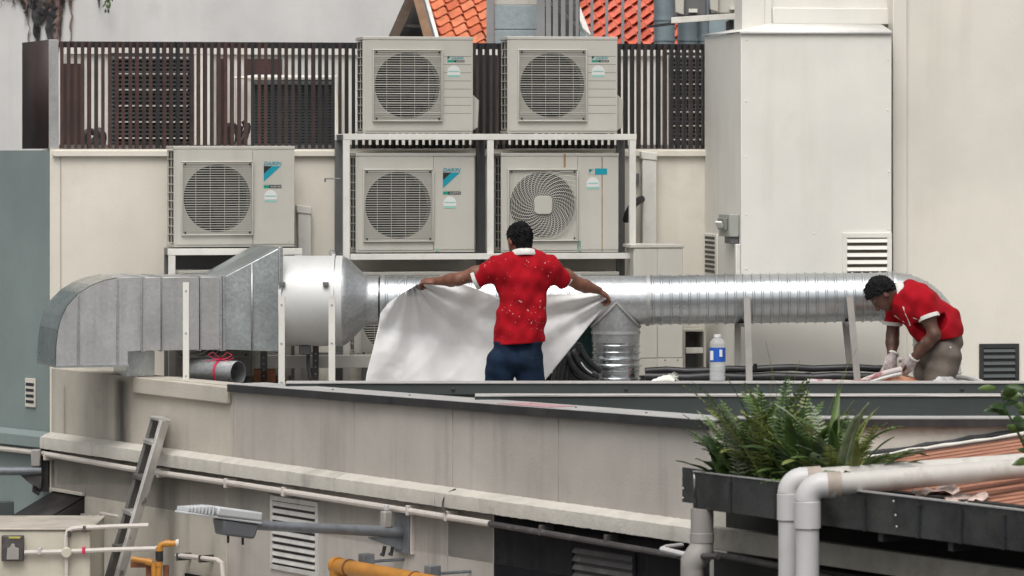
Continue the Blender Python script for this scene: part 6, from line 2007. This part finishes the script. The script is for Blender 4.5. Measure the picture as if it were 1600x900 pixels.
while Y < Y1 - .03:                                      # raised corrugations, one by one
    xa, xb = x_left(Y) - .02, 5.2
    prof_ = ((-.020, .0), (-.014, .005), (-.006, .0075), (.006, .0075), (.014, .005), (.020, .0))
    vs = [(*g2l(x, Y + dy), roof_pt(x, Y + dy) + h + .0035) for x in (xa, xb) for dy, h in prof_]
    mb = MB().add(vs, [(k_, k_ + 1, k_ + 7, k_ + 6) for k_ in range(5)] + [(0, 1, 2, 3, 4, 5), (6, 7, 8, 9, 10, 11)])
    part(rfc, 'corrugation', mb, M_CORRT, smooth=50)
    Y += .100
# flashing strips where the roof meets the return wall
def wstrip(nm, y, off0, off1, m, xa=1.5, xb=5):
    nn = 40
    rr = random.Random(3)
    v_, f_ = [], []
    for i in range(nn + 1):
        x = xa + (xb - xa) * i / nn
        v_ += [(*g2l(x, y), roof_pt(x, y) + off0), (*g2l(x, y), roof_pt(x, y) + off1 + rr.uniform(-.006, .006))]
    for i in range(nn):
        f_.append((2 * i, 2 * i + 2, 2 * i + 3, 2 * i + 1))
    part(lw_, nm, MB().add(v_, f_), m, solid=.006)
wstrip('bitumen_strip', E.y - .004, .01, .044, M_BITU, 1.75)
wstrip('white_flashing', E.y - .025, .006, .026, M_SHAFT, 1.3)
# loose paper scraps on the roof
for (px, py, Y), w, lb in (((1462, 772, 20.6), .085, 'left of two crumpled pale scraps lying on the corrugated roof'), ((1510, 785, 20.2), .08, 'right of two crumpled pale scraps lying on the corrugated roof')):
    X = (px - 800) / F * Y
    for _ in range(30):
        Y += ((HC + (240 - py) / F * Y) - roof_pt(X, Y)) * -.6 if False else 0
    # slide along the sight line to the roof surface
    ys = np.linspace(19, 22.4, 800)
    Y = min(ys, key=lambda v: abs(HC + (240 - py) / F * v - roof_pt((px - 800) / F * v, v) - .02))
    X = (px - 800) / F * Y
    rr = random.Random(px)
    mb = MB()
    gx = [[(X + (u - 3) * w / 2.2, Y + (v - 2) * .05 + rr.uniform(-.02, .02), roof_pt(X + (u - 3) * w / 2.2, Y + (v - 2) * .05) + .022 + rr.uniform(0, .035)) for v in range(5)] for u in range(7)]
    mb.add([p for r_ in gx for p in r_], [(u * 5 + v, (u + 1) * 5 + v, (u + 1) * 5 + v + 1, u * 5 + v + 1) for u in range(6) for v in range(4)])
    solo(WF, 'paper_scrap', mb, mat('pink_scrap', (.55, .42, .37), .8, var=.25, vscale=30), (X, Y, roof_pt(X, Y)), lb, 'scrap', 'scraps on the corrugated roof', smooth=40, solid=.002)

# ---- two grey PVC pipes over the gutter
def pvc(label, pxv, pyb, Yv, r, pend, Ye, mh):
    v0 = WF.P(pxv, pyb, Yv)
    hx0 = WF.P(pxv, 0, Yv).x
    zh = WF.P(0, pend[2], Yv).z
    rb = r * 1.35
    bot = Vector((hx0, Yv, ZL - 1.5))
    up_ = Vector((hx0, Yv, zh - rb))
    hs_ = Vector((hx0 + rb, Yv, zh))
    en = WF.P(pend[0], pend[1], Ye)
    t = thing(WF, 'drain_pipe', label, 'pipe', tuple(bot), 'grey drain pipes over the gutter')
    part(t, 'down_pipe', MB().tube([bot, up_], r, 28), M_PVC)
    el_ = [up_ + Vector((0, 0, 0))] + [Vector((hx0 + rb - rb * math.cos(g), Yv, zh - rb + rb * math.sin(g))) for g in np.linspace(.12, math.pi / 2, 9)] + [hs_ + Vector((.06, 0, 0))]
    part(t, 'elbow', MB().tube(el_, r * 1.09, 28), M_PVC, smooth=60)
    part(t, 'socket', MB().tube([up_ + Vector((0, 0, -.14)), up_ + Vector((0, 0, .0))], r * 1.14, 28), M_PVC, bevel=.003)
    d_ = (en - hs_).normalized()
    part(t, 'primer_band', MB().tube([hs_ + Vector((.02, 0, .001)), hs_ + Vector((.09, 0, .004))], r * 1.11, 28), M_PVCC)
    part(t, 'cross_pipe', MB().tube([hs_ + Vector((.03, 0, 0)), en], [r * .95, r * .82], 28), mh)
    return t
pvc('front grey drain pipe bent over the gutter and across the corrugated roof', 1261.5, 900, 20.72, .061, (1640, 728, 758), 21.0, M_PVCB)
pvc('rear grey drain pipe bent over the gutter, left of its twin', 1233, 900, 20.98, .056, (1640, 719, 748), 21.22, M_PVCB)
# ---- big downpipe at the corner
Yb = 21.95
bx = WF.a(1097, Yb)
t = thing(WF, 'downpipe', 'big grey downpipe with offset elbow under the planter end', 'pipe', (bx, Yb, 3.))
zz0 = lambda py: HC + (240 - py) / F * Yb
rb = .062
part(t, 'upper_pipe', MB().tube([(bx, Yb, zz0(795)), (bx, Yb, zz0(850))], rb, 24), M_PVCG)
part(t, 'coupling', MB().tube([(bx, Yb, zz0(832)), (bx, Yb, zz0(848))], rb * 1.06, 24), M_PVCG, bevel=.003)
ox_ = bx - .055
part(t, 'elbow', MB().tube([(bx, Yb, zz0(848)), (bx - .004, Yb, zz0(858)), (bx - .022, Yb - .01, zz0(868)), (ox_, Yb - .02, zz0(880)), (ox_, Yb - .02, zz0(890))], [rb, rb * 1.12, rb * 1.18, rb * 1.1, rb], 24), M_PVCG, smooth=70)
part(t, 'lower_pipe', MB().tube([(ox_, Yb - .02, zz0(884)), (ox_, Yb - .02, 3.)], rb * 1.02, 24), M_PVCG)

# ---- ferns in the gutter
def frond(root, base, azim, L, lean, droop, m, leaf=.05, n=24, width=1.):
    """one sword fern frond: curved midrib with paired leaflets"""
    d = Vector((math.cos(azim), math.sin(azim), 0))
    mb = MB()
    pts = []
    p = Vector(base)
    g = math.radians(90 - lean)
    for i in range(n + 1):
        pts.append(p.copy())
        p = p + (d * math.cos(g) + Vector((0, 0, 1)) * math.sin(g)) * (L / n)
        g -= math.radians(droop) / n * (.4 + 1.2 * i / n)
    mb.tube(pts, [.004 * (1 - .8 * i / n) + .0008 for i in range(n + 1)], 4, caps=False)
    rr = random.Random(int(L * 1e5) + int(azim * 1000))
    for i in range(3, n):
        t = i / n
        tang = (pts[min(n, i + 1)] - pts[i - 1]).normalized()
        sidev = tang.cross(Vector((0, 0, 1)))
        if sidev.length < .05: sidev = Vector((-d.y, d.x, 0))
        sidev = (sidev.normalized() + Vector((rr.uniform(-.2, .2), rr.uniform(-.2, .2), 0))).normalized()
        up = sidev.cross(tang)
        ll = leaf * (math.sin(math.pi * min(1, .10 + t * .92)) ** .6) * width * rr.uniform(.8, 1.12)
        for s_ in (-1, 1):
            if rr.random() < .05: continue
            v = (sidev * s_ + tang * .35 + up * rr.uniform(-.15, .3) - Vector((0, 0, .2 * rr.random()))).normalized() * ll
            wv_ = tang * (L / n * .62)
            b_ = pts[i]
            mb.add([b_ - wv_ * .4, b_ + v * .5 - wv_ * .5 + up * .003, b_ + v, b_ + v * .5 + wv_ * .5 + up * .003, b_ + wv_ * .4], [(0, 1, 2), (0, 2, 4), (2, 3, 4)])
    part(root, 'frond', mb, m, smooth=60)
def strap(root, base, azim, L, lean, droop, m, w=.03, wave=.0):
    d = Vector((math.cos(azim), math.sin(azim), 0))
    sv = Vector((-d.y, d.x, 0))
    p = Vector(base)
    g = math.radians(90 - lean)
    n = 10
    mb = MB(); vs = []; fs = []
    for i in range(n + 1):
        t = i / n
        ww = w * (math.sin(math.pi * (.06 + .92 * t ** .85)) ** .7)
        nrm_ = (d * -math.sin(g) + Vector((0, 0, 1)) * math.cos(g))
        ru = nrm_ * (wave * math.sin(t * 9))
        vs += [p - sv * ww + nrm_ * .25 * ww + ru, p.copy(), p + sv * ww + nrm_ * .25 * ww - ru]
        p = p + (d * math.cos(g) + Vector((0, 0, 1)) * math.sin(g)) * (L / n)
        g -= math.radians(droop) / n * (.3 + 1.4 * t)
    for i in range(n):
        for k_ in (0, 1):
            fs.append((i * 3 + k_, (i + 1) * 3 + k_, (i + 1) * 3 + k_ + 1, i * 3 + k_ + 1))
    mb.add(vs, fs)
    part(root, 'leaf', mb, m, smooth=70, solid=.0012)
def fern(label, px, nf, L, seed, bb=.16, *, pal=(0, 0, 1), lean=(6, 48), az=(0, 6.283), leaf=.048, strapn=0, sl=.35, sw=.03, spal=(1, 2, 3), slean=(10, 60)):
    rr = random.Random(seed)
    a = GT.a(px, bb)
    base = GT.pos(a, bb, ZG - .055)
    t = thing(WF, 'fern_plant', label, 'fern', tuple(base), 'ferns growing in the gutter planter')
    for i in range(nf):
        b_ = base + Vector((rr.uniform(-.06, .06), rr.uniform(-.05, .05), 0))
        frond(t, b_, rr.uniform(*az), L * rr.uniform(.65, 1.1), rr.uniform(*lean), rr.uniform(20, 75), M_LEAF[rr.choice(pal)], leaf)
    for i in range(strapn):
        b_ = base + Vector((rr.uniform(-.05, .05), rr.uniform(-.05, .05), .01))
        strap(t, b_, rr.uniform(0, 6.283), sl * rr.uniform(.6, 1.12), rr.uniform(*slean), rr.uniform(20, 80), M_LEAF[rr.choice(spal)], sw * rr.uniform(.75, 1.15), .004)
    return t
f1 = fern('dark broad leaved fern at the planter end of the gutter', 1142, 10, .38, 1, pal=(0, 1, 1), lean=(8, 42), leaf=.06, strapn=24, sl=.30, sw=.042, spal=(0, 0, 1, 3), slean=(15, 65))
f2_ = fern('tall sword fern with upright fronds in the middle of the planter', 1205, 28, .66, 2, pal=(0, 1, 1, 2), lean=(1, 42), leaf=.07)
f3 = fern('sword fern with pale drooping fronds right of the planter end', 1172, 24, .50, 3, pal=(1, 2, 3, 1), lean=(4, 46), leaf=.065)
f4 = fern('pale strap leaved fern reaching right over the corrugated roof', 1308, 20, .52, 4, .27, pal=(1, 1, 2, 3), lean=(4, 55), leaf=.065, strapn=30, sl=.52, sw=.034, spal=(1, 2, 2, 3, 3, 1, 0), slean=(4, 60))
f5 = fern('sword fern behind the grey pipe bends', 1250, 22, .56, 5, .24, pal=(0, 1, 1, 2), lean=(5, 55), leaf=.068, strapn=12, sl=.46, sw=.034, spal=(1, 2, 3, 1))
f6 = fern('low fern beside the corrugated roof, right end of the planter', 1330, 18, .46, 6, .22, pal=(0, 1, 2), lean=(20, 70), leaf=.06, strapn=14, sl=.42, sw=.028, spal=(1, 2, 4, 1), slean=(15, 70))
# the tall fronds one can pick out
for t_, px, tip_az, L, ln, dr in ((f2_, 1203, 3.1, .66, 14, 22), (f2_, 1210, .3, .62, 4, 8), (f5, 1238, .2, .56, 6, 10), (f2_, 1190, 3.3, .60, 26, 14), (f3, 1160, 3.2, .50, 30, 30), (f5, 1228, 1.5, .60, 8, 8)):
    a = GT.a(px, .16)
    frond(t_, GT.pos(a, .16, ZG - .05), tip_az, L, ln, dr, M_LEAF[0], .055, 30)
for i in range(7):                                       # thin dry stalks
    a = GT.a(1195 + 14 * i, .2)
    b_ = GT.pos(a, .2, ZG - .05)
    e_ = b_ + Vector((R.uniform(-.28, .35), R.uniform(-.05, .05), R.uniform(.45, .8)))
    part(f2_, 'dry_stalk', MB().tube(arc(b_, (b_ + e_) / 2 + Vector((0, 0, .1)), e_, 6), .0012, 4), M_LEAF[2])

# ---- leafy shrub at the right edge
a = GT.a(1622, .2)
base = GT.pos(a, .2, ZG - gh + .005)
shb = thing(WF, 'leafy_shrub', 'leafy green shrub leaning in at the right edge', 'shrub', tuple(base))
rr = random.Random(21)
Ysb = base.y
def sp_(px, py, dy=0.): return WF.P(px, py, Ysb + dy)
stems = [[base, sp_(1612, 720), sp_(1590, 675), sp_(1572, 640), sp_(1563, 612)], [base, sp_(1625, 700, .1), sp_(1606, 650, .1), sp_(1598, 615, .1)], [base, sp_(1640, 730, -.1), sp_(1628, 660, -.1)]]
for st_ in stems:
    part(shb, 'stem', MB().tube(st_, [.010 - .0018 * i for i in range(len(st_))], 6), M_LEAF[0])
def leaf_(p, dirn, L, w, m):
    dirn = Vector(dirn).normalized()
    sv = dirn.cross(Vector((rr.uniform(-.4, .4), -1, rr.uniform(-.2, .9)))).normalized()
    up = sv.cross(dirn)
    prof_ = ((0, .05), (.25, .75), (.5, 1.), (.75, .7), (1, .03))
    vs_ = []
    for t, q in prof_:
        c = Vector(p) + dirn * (L * t) - Vector((0, 0, L * .22 * t * t))
        vs_ += [c - sv * (w * q) + up * (w * .3 * q), c, c + sv * (w * q) + up * (w * .3 * q)]
    fs_ = [(i * 3 + k_, i * 3 + 3 + k_, i * 3 + 4 + k_, i * 3 + 1 + k_) for i in range(4) for k_ in (0, 1)]
    part(shb, 'leaf', MB().add(vs_, fs_), m, smooth=80, solid=.001)
for st_ in stems:
    for (p, q) in zip(st_[1:-1], st_[2:]):
        for f_ in (0., .25, .5, .75, 1.):
            c = Vector(p).lerp(Vector(q), f_)
            s_ = rr.choice((-1, 1))
            leaf_(c, (s_ * rr.uniform(.5, 1), rr.uniform(-.8, .3), rr.uniform(-.2, .7)), rr.uniform(.07, .125), rr.uniform(.014, .022), M_LEAF[rr.choice((0, 0, 0, 1, 1, 3))])
leaf_(sp_(1560, 608), (-1, -.2, .25), .115, .017, M_LEAF[1]); leaf_(sp_(1568, 604), (1, -.2, .05), .12, .018, M_LEAF[0]); leaf_(sp_(1566, 640), (-1, -.3, .15), .11, .016, M_LEAF[0])
# ================================================================== SMALL THINGS ON THE ROOF
# water bottle on the upstand
bt = WF.P(1121, 597, 27.07)
bt.z = ZT1 + .0005
bot = thing(WF, 'water_bottle', 'clear water bottle with blue label standing on the green upstand', 'bottle', tuple(bt))
hB = 73 / F * 27.07
rB = 12.6 / F * 27.07
prof = [(0, rB * .8), (.006, rB * .96), (.02, rB)]
for i in range(5):
    z = .03 + i * .024
    prof += [(z, rB), (z + .010, rB * .955), (z + .020, rB)]
prof += [(.165, rB), (.168, rB * .975), (.245, rB * .975), (.25, rB), (.262, rB * .96), (.285, rB * .62), (.293, rB * .40), (hB - .018, rB * .40)]
part(bot, 'bottle_body', MB().lathe(bt, (0, 0, 1), prof, 28), M_CLEAR, smooth=60)
part(bot, 'water', MB().lathe(bt + Vector((0, 0, .004)), (0, 0, 1), [(0, rB * .75), (.015, rB * .93), (.15, rB * .93)], 24), M_WATER)
zl0, zl1 = HC + (240 - 565) / F * 27.07 - bt.z, HC + (240 - 543) / F * 27.07 - bt.z
part(bot, 'label', MB().lathe(bt + Vector((0, 0, zl0)), (0, 0, 1), [(0, rB * 1.01), (zl1 - zl0, rB * 1.01)], 28, caps=False), M_BLABEL)
part(bot, 'label_mark', MB().box(bt.x - rB * .95, bt.x - rB * .55, bt.y - rB * .86, bt.y - rB * .80, bt.z + zl0 + .012, bt.z + zl1 - .02), M_STK)
part(bot, 'label_mark', MB().box(bt.x + rB * .2, bt.x + rB * .55, bt.y - rB * 1.03, bt.y - rB * .95, bt.z + zl0 + .035, bt.z + zl1 - .012), M_STK)
part(bot, 'cap', MB().lathe(bt + Vector((0, 0, hB - .018)), (0, 0, 1), [(0, rB * .46), (.017, rB * .46), (.019, rB * .4)], 18), M_STK)

# white frayed rag on the upstand
rg = WF.P(1036, 592, 27.09)
rg.z = ZT1 + .0005
rag = thing(WF, 'frayed_rag', 'white frayed rag lying on the green upstand beside the bottle', 'rag', tuple(rg))
mb = MB()
rr = random.Random(9)
def ragf(u, v):
    x = (u - .5) * .155
    w = .045 * (.35 + .65 * u)
    h = .048 * (math.sin(math.pi * min(1, u * .8 + .1)) ** .7) * (.3 + .9 * u)
    g = math.pi * v
    return (rg.x + x, rg.y - w * math.cos(g) * .9, rg.z + max(0, h * math.sin(g)) + .003 * math.sin(u * 30 + v * 9) * math.sin(g))
part(rag, 'cloth', mb.grid(16, 10, ragf), M_RAG, smooth=70, solid=.002)
for i in range(40):
    p = Vector((rg.x + .05 + rr.uniform(-.02, .025), rg.y + rr.uniform(-.035, .03), rg.z + rr.uniform(.008, .05)))
    q = p + Vector((rr.uniform(.0, .05), rr.uniform(-.02, .02), rr.uniform(-.02, .025)))
    q.z = max(q.z, rg.z + .002)
    part(rag, 'fringe', MB().tube([p, q], .0012, 3), M_RAG)

# black insulated pipes at the foot of the shaft, on a low stand
st = thing(WF, 'pipe_run', 'black insulated pipes running along the foot of the white shaft', 'pipes', (WF.a(1220, 28.95), 28.95, ZD))
x0, x1 = WF.a(1008, 28.95), WF.a(1402, 28.95)
for k_, (py, r, Y) in enumerate(((579, .026, 28.95), (589, .032, 28.93), (600, .03, 28.92))):
    pts = [Vector((x0 + (x1 - x0) * i / 12, Y + .01 * math.sin(i * 1.7 + k_), HC + (240 - py) / F * Y + .006 * math.sin(i * 2.1 + k_) - .004 * (i == 0) + (.018 if k_ == 0 and i > 3 else 0) * min(1, (i - 3) / 3))) for i in range(13)]
    part(st, 'insulated_pipe', MB().tube(pts, r, 10), M_BLACK, smooth=60)
for f_ in (.05, .35, .65, .95):
    x = x0 + (x1 - x0) * f_
    part(st, 'stand', MB().box(x - .02, x + .02, 28.98, 29.04, ZD, HC + (240 - 583) / F * 28.95), M_DARKS)
p = WF.P(1180, 573, 28.93)
part(st, 'pipe_end', MB().tube([p + Vector((0, 0, -.03)), p + Vector((0, 0, .022))], .014, 8), M_BLACK)

# black hoses and teal crate by the branch duct
hz = thing(WF, 'hose_coil', 'thick black hoses hanging behind the plastic sheet beside the branch duct', 'hoses', (WF.a(900, 28.75), 28.75, ZD))
for i, (pa, pb, pc) in enumerate((((885, 545), (892, 585), (930, 596)), ((893, 540), (902, 578), (934, 590)), ((878, 556), (884, 592), (926, 604)), ((905, 536), (908, 560), (938, 580)), ((872, 565), (890, 560), (915, 600)))):
    Yh = 28.72 + .03 * i
    pts = arc(WF.P(*pa, Yh), WF.P(*pb, Yh), WF.P(*pc, Yh + .06), 10)
    lowp = Vector((pts[-1].x + .02, pts[-1].y, ZD + .02))
    part(hz, 'hose', MB().tube([WF.P(pa[0] - 12, pa[1] + 60, Yh + .02)] + pts, .024, 10), M_BLACK, smooth=60)
part(hz, 'hose', MB().tube(arc(WF.P(880, 560, 28.8), WF.P(900, 600, 28.8), Vector((WF.a(905, 28.8), 28.8, ZD + .03)), 10), .03, 10), M_BLACK)
w_ = arc(WF.P(908, 566, 28.7), WF.P(914, 577, 28.7), WF.P(925, 583, 28.72), 8)
part(hz, 'white_cord', MB().tube(w_, .005, 6), M_STK)
Yt = 29.3
tc = thing(WF, 'teal_crate', 'teal mesh crate behind the black hoses', 'crate', (WF.a(900, Yt), Yt, ZP))
tx0, tx1, tz1 = WF.a(868, Yt), WF.a(935, Yt), HC + (240 - 508) / F * Yt
part(tc, 'box', MB().box(tx0, tx1, Yt, Yt + .3, ZP, tz1), M_TEALB, bevel=.008)
for i in range(7):
    x = tx0 + (tx1 - tx0) * (i + .5) / 7
    part(tc, 'mesh_bar', MB().box(x - .003, x + .003, Yt - .005, Yt - .0005, ZP + .02, tz1 - .02), M_TGREEN)
for i in range(5):
    z = ZP + (tz1 - ZP) * (i + .7) / 5.5
    part(tc, 'mesh_bar', MB().box(tx0, tx1, Yt - .009, Yt - .0055, z - .003, z + .003), M_TGREEN)

# orange sack and stained hose in the stooping worker's hands
Yk = 28.22
sk = thing(WF, 'orange_sack', 'orange and white stained sack in front of the stooping worker', 'sack', (WF.a(1398, Yk), Yk, ZD))
px_, zt_s = WF.a(1397, Yk), HC + (240 - 582) / F * Yk
rows = []
mbs = MB()
def sack(u, v):
    g = 2 * math.pi * u
    z = ZD + (zt_s - ZD) * v
    w = (.17 if v < .8 else .17 * math.sqrt(max(0, 1 - ((v - .8) / .2) ** 2)))
    w *= 1 + .07 * math.sin(3 * g + 9 * v) + .05 * math.sin(5 * g - 4 * v)
    return (px_ + w * math.cos(g) * (1 if v < .82 else 1.1), Yk + w * .75 * math.sin(g), z)
mbs.grid(29, 22, sack)
part(sk, 'cloth', mbs, M_SACK, smooth=80)
hs = arc(WF.P(1340, 599, Yk - .12), WF.P(1378, 583, Yk - .15), WF.P(1408, 577.5, Yk - .1), 12)
ho = thing(WF, 'stained_hose', 'red stained pale hose curving over the orange sack into the gloves', 'hose', tuple(hs[0]))
part(ho, 'hose', MB().tube([Vector((hs[0].x - .35, hs[0].y, ZT1 - .06))] + hs, .022, 10), M_HOSE, smooth=60)
h2_ = arc(WF.P(1352, 600, Yk - .16), WF.P(1385, 588, Yk - .2), WF.P(1408, 584, Yk - .15), 10)
part(ho, 'inner_hose', MB().tube([Vector((h2_[0].x - .3, h2_[0].y, ZT1 - .07))] + h2_, .012, 8), M_PVC, smooth=60)
wh = arc(WF.P(1490, 590, 28.6), WF.P(1520, 588, 28.5), WF.P(1545, 603, 28.4), 8)
solo(WF, 'pale_hose', MB().tube(wh + [Vector((wh[-1].x + .1, wh[-1].y, ZD + .02))], .018, 8), M_PVC, tuple(wh[-1]), 'pale hose dropping behind the upstand right of the stooping worker', 'hose')
# clear crumpled bag at the man's pocket level on the upstand
bgp = WF.P(1476, 594, 27.12)
bgp.z = ZT1 + .0005
rr = random.Random(4)
mb = MB()
def bagf(u, v):
    g = 2 * math.pi * u
    r_ = .055 * (1 - v * .35) * (1 + .14 * math.sin(5 * g + 3 * v) + .1 * math.sin(9 * g))
    return (bgp.x + r_ * math.cos(g) * 1.3, bgp.y + r_ * math.sin(g) * .7, bgp.z + .03 * v)
solo(WF, 'clear_bag', mb.grid(33, 6, bagf), M_CLEAR, tuple(bgp), 'small clear crumpled bag on the upstand before the stooping worker', 'bag', smooth=50)

# short lengths of round duct lying on the plinth with a pink ribbon
Yr = 28.62
c0, c1 = WF.P(300, 578, Yr + .25), WF.P(372, 583, Yr)
rd = 19 / F * Yr
ld_ = thing(WF, 'loose_duct', 'loose short length of round duct tied with pink ribbon behind the parapet', 'duct', (c1.x, c1.y, ZD))
ax = (c1 - c0).normalized()
Lr = (c1 - c0).length
part(ld_, 'duct_length', MB().lathe(c0, ax, [(0, rd), (Lr, rd), (Lr, rd * .96), (0, rd * .96)], 36, caps=False), M_GALV)
c_ = c0 + ax * (Lr * .62)
part(ld_, 'ribbon', MB().lathe(c_, ax, [(0, rd + .001), (0, rd + .004), (.018, rd + .004), (.018, rd + .001)], 30, caps=False), M_PINKR)
tp = c_ + Vector((0, -.03, rd + .006))
for s_ in (-1, 1):
    part(ld_, 'ribbon_loop', MB().tube([tp, tp + Vector((s_ * .05, -.01, .05)), tp + Vector((s_ * .085, 0, .03)), tp + Vector((s_ * .05, 0, .005)), tp], .009, 6, flat=.3), M_PINKR)
    part(ld_, 'ribbon_tail', MB().tube([tp, tp + Vector((s_ * .05, -.02, -.01)), tp + Vector((s_ * .10, -.03, .008 * s_))], .009, 6, flat=.3), M_PINKR)
part(ld_, 'rest_block', MB().box(c1.x - .22, c1.x - .12, c1.y - .06, c1.y + .2, ZD, c1.z - rd - .001), M_DARKS)
part(ld_, 'rest_block', MB().box(c0.x - .02, c0.x + .08, c0.y - .1, c0.y + .08, ZP, max(ZP + .01, c0.z - rd - .001)), M_DARKS)
# odd red brown blocks at the foot of the channel beam
for px, w_b, lab in ((402, 12, 'left'), (423, 14, 'right')):
    q = WF.P(px, 586, 29.2)
    solo(WF, 'brick_block', MB().box(q.x - w_b / 2 / 216, q.x + w_b / 2 / 216, 29.2, 29.3, ZP, q.z + .04), M_RUST, (q.x, 29.2, ZP), '%s of two red brown blocks under the white channel beam' % lab, 'block', 'blocks under the channel beam', bevel=.006)
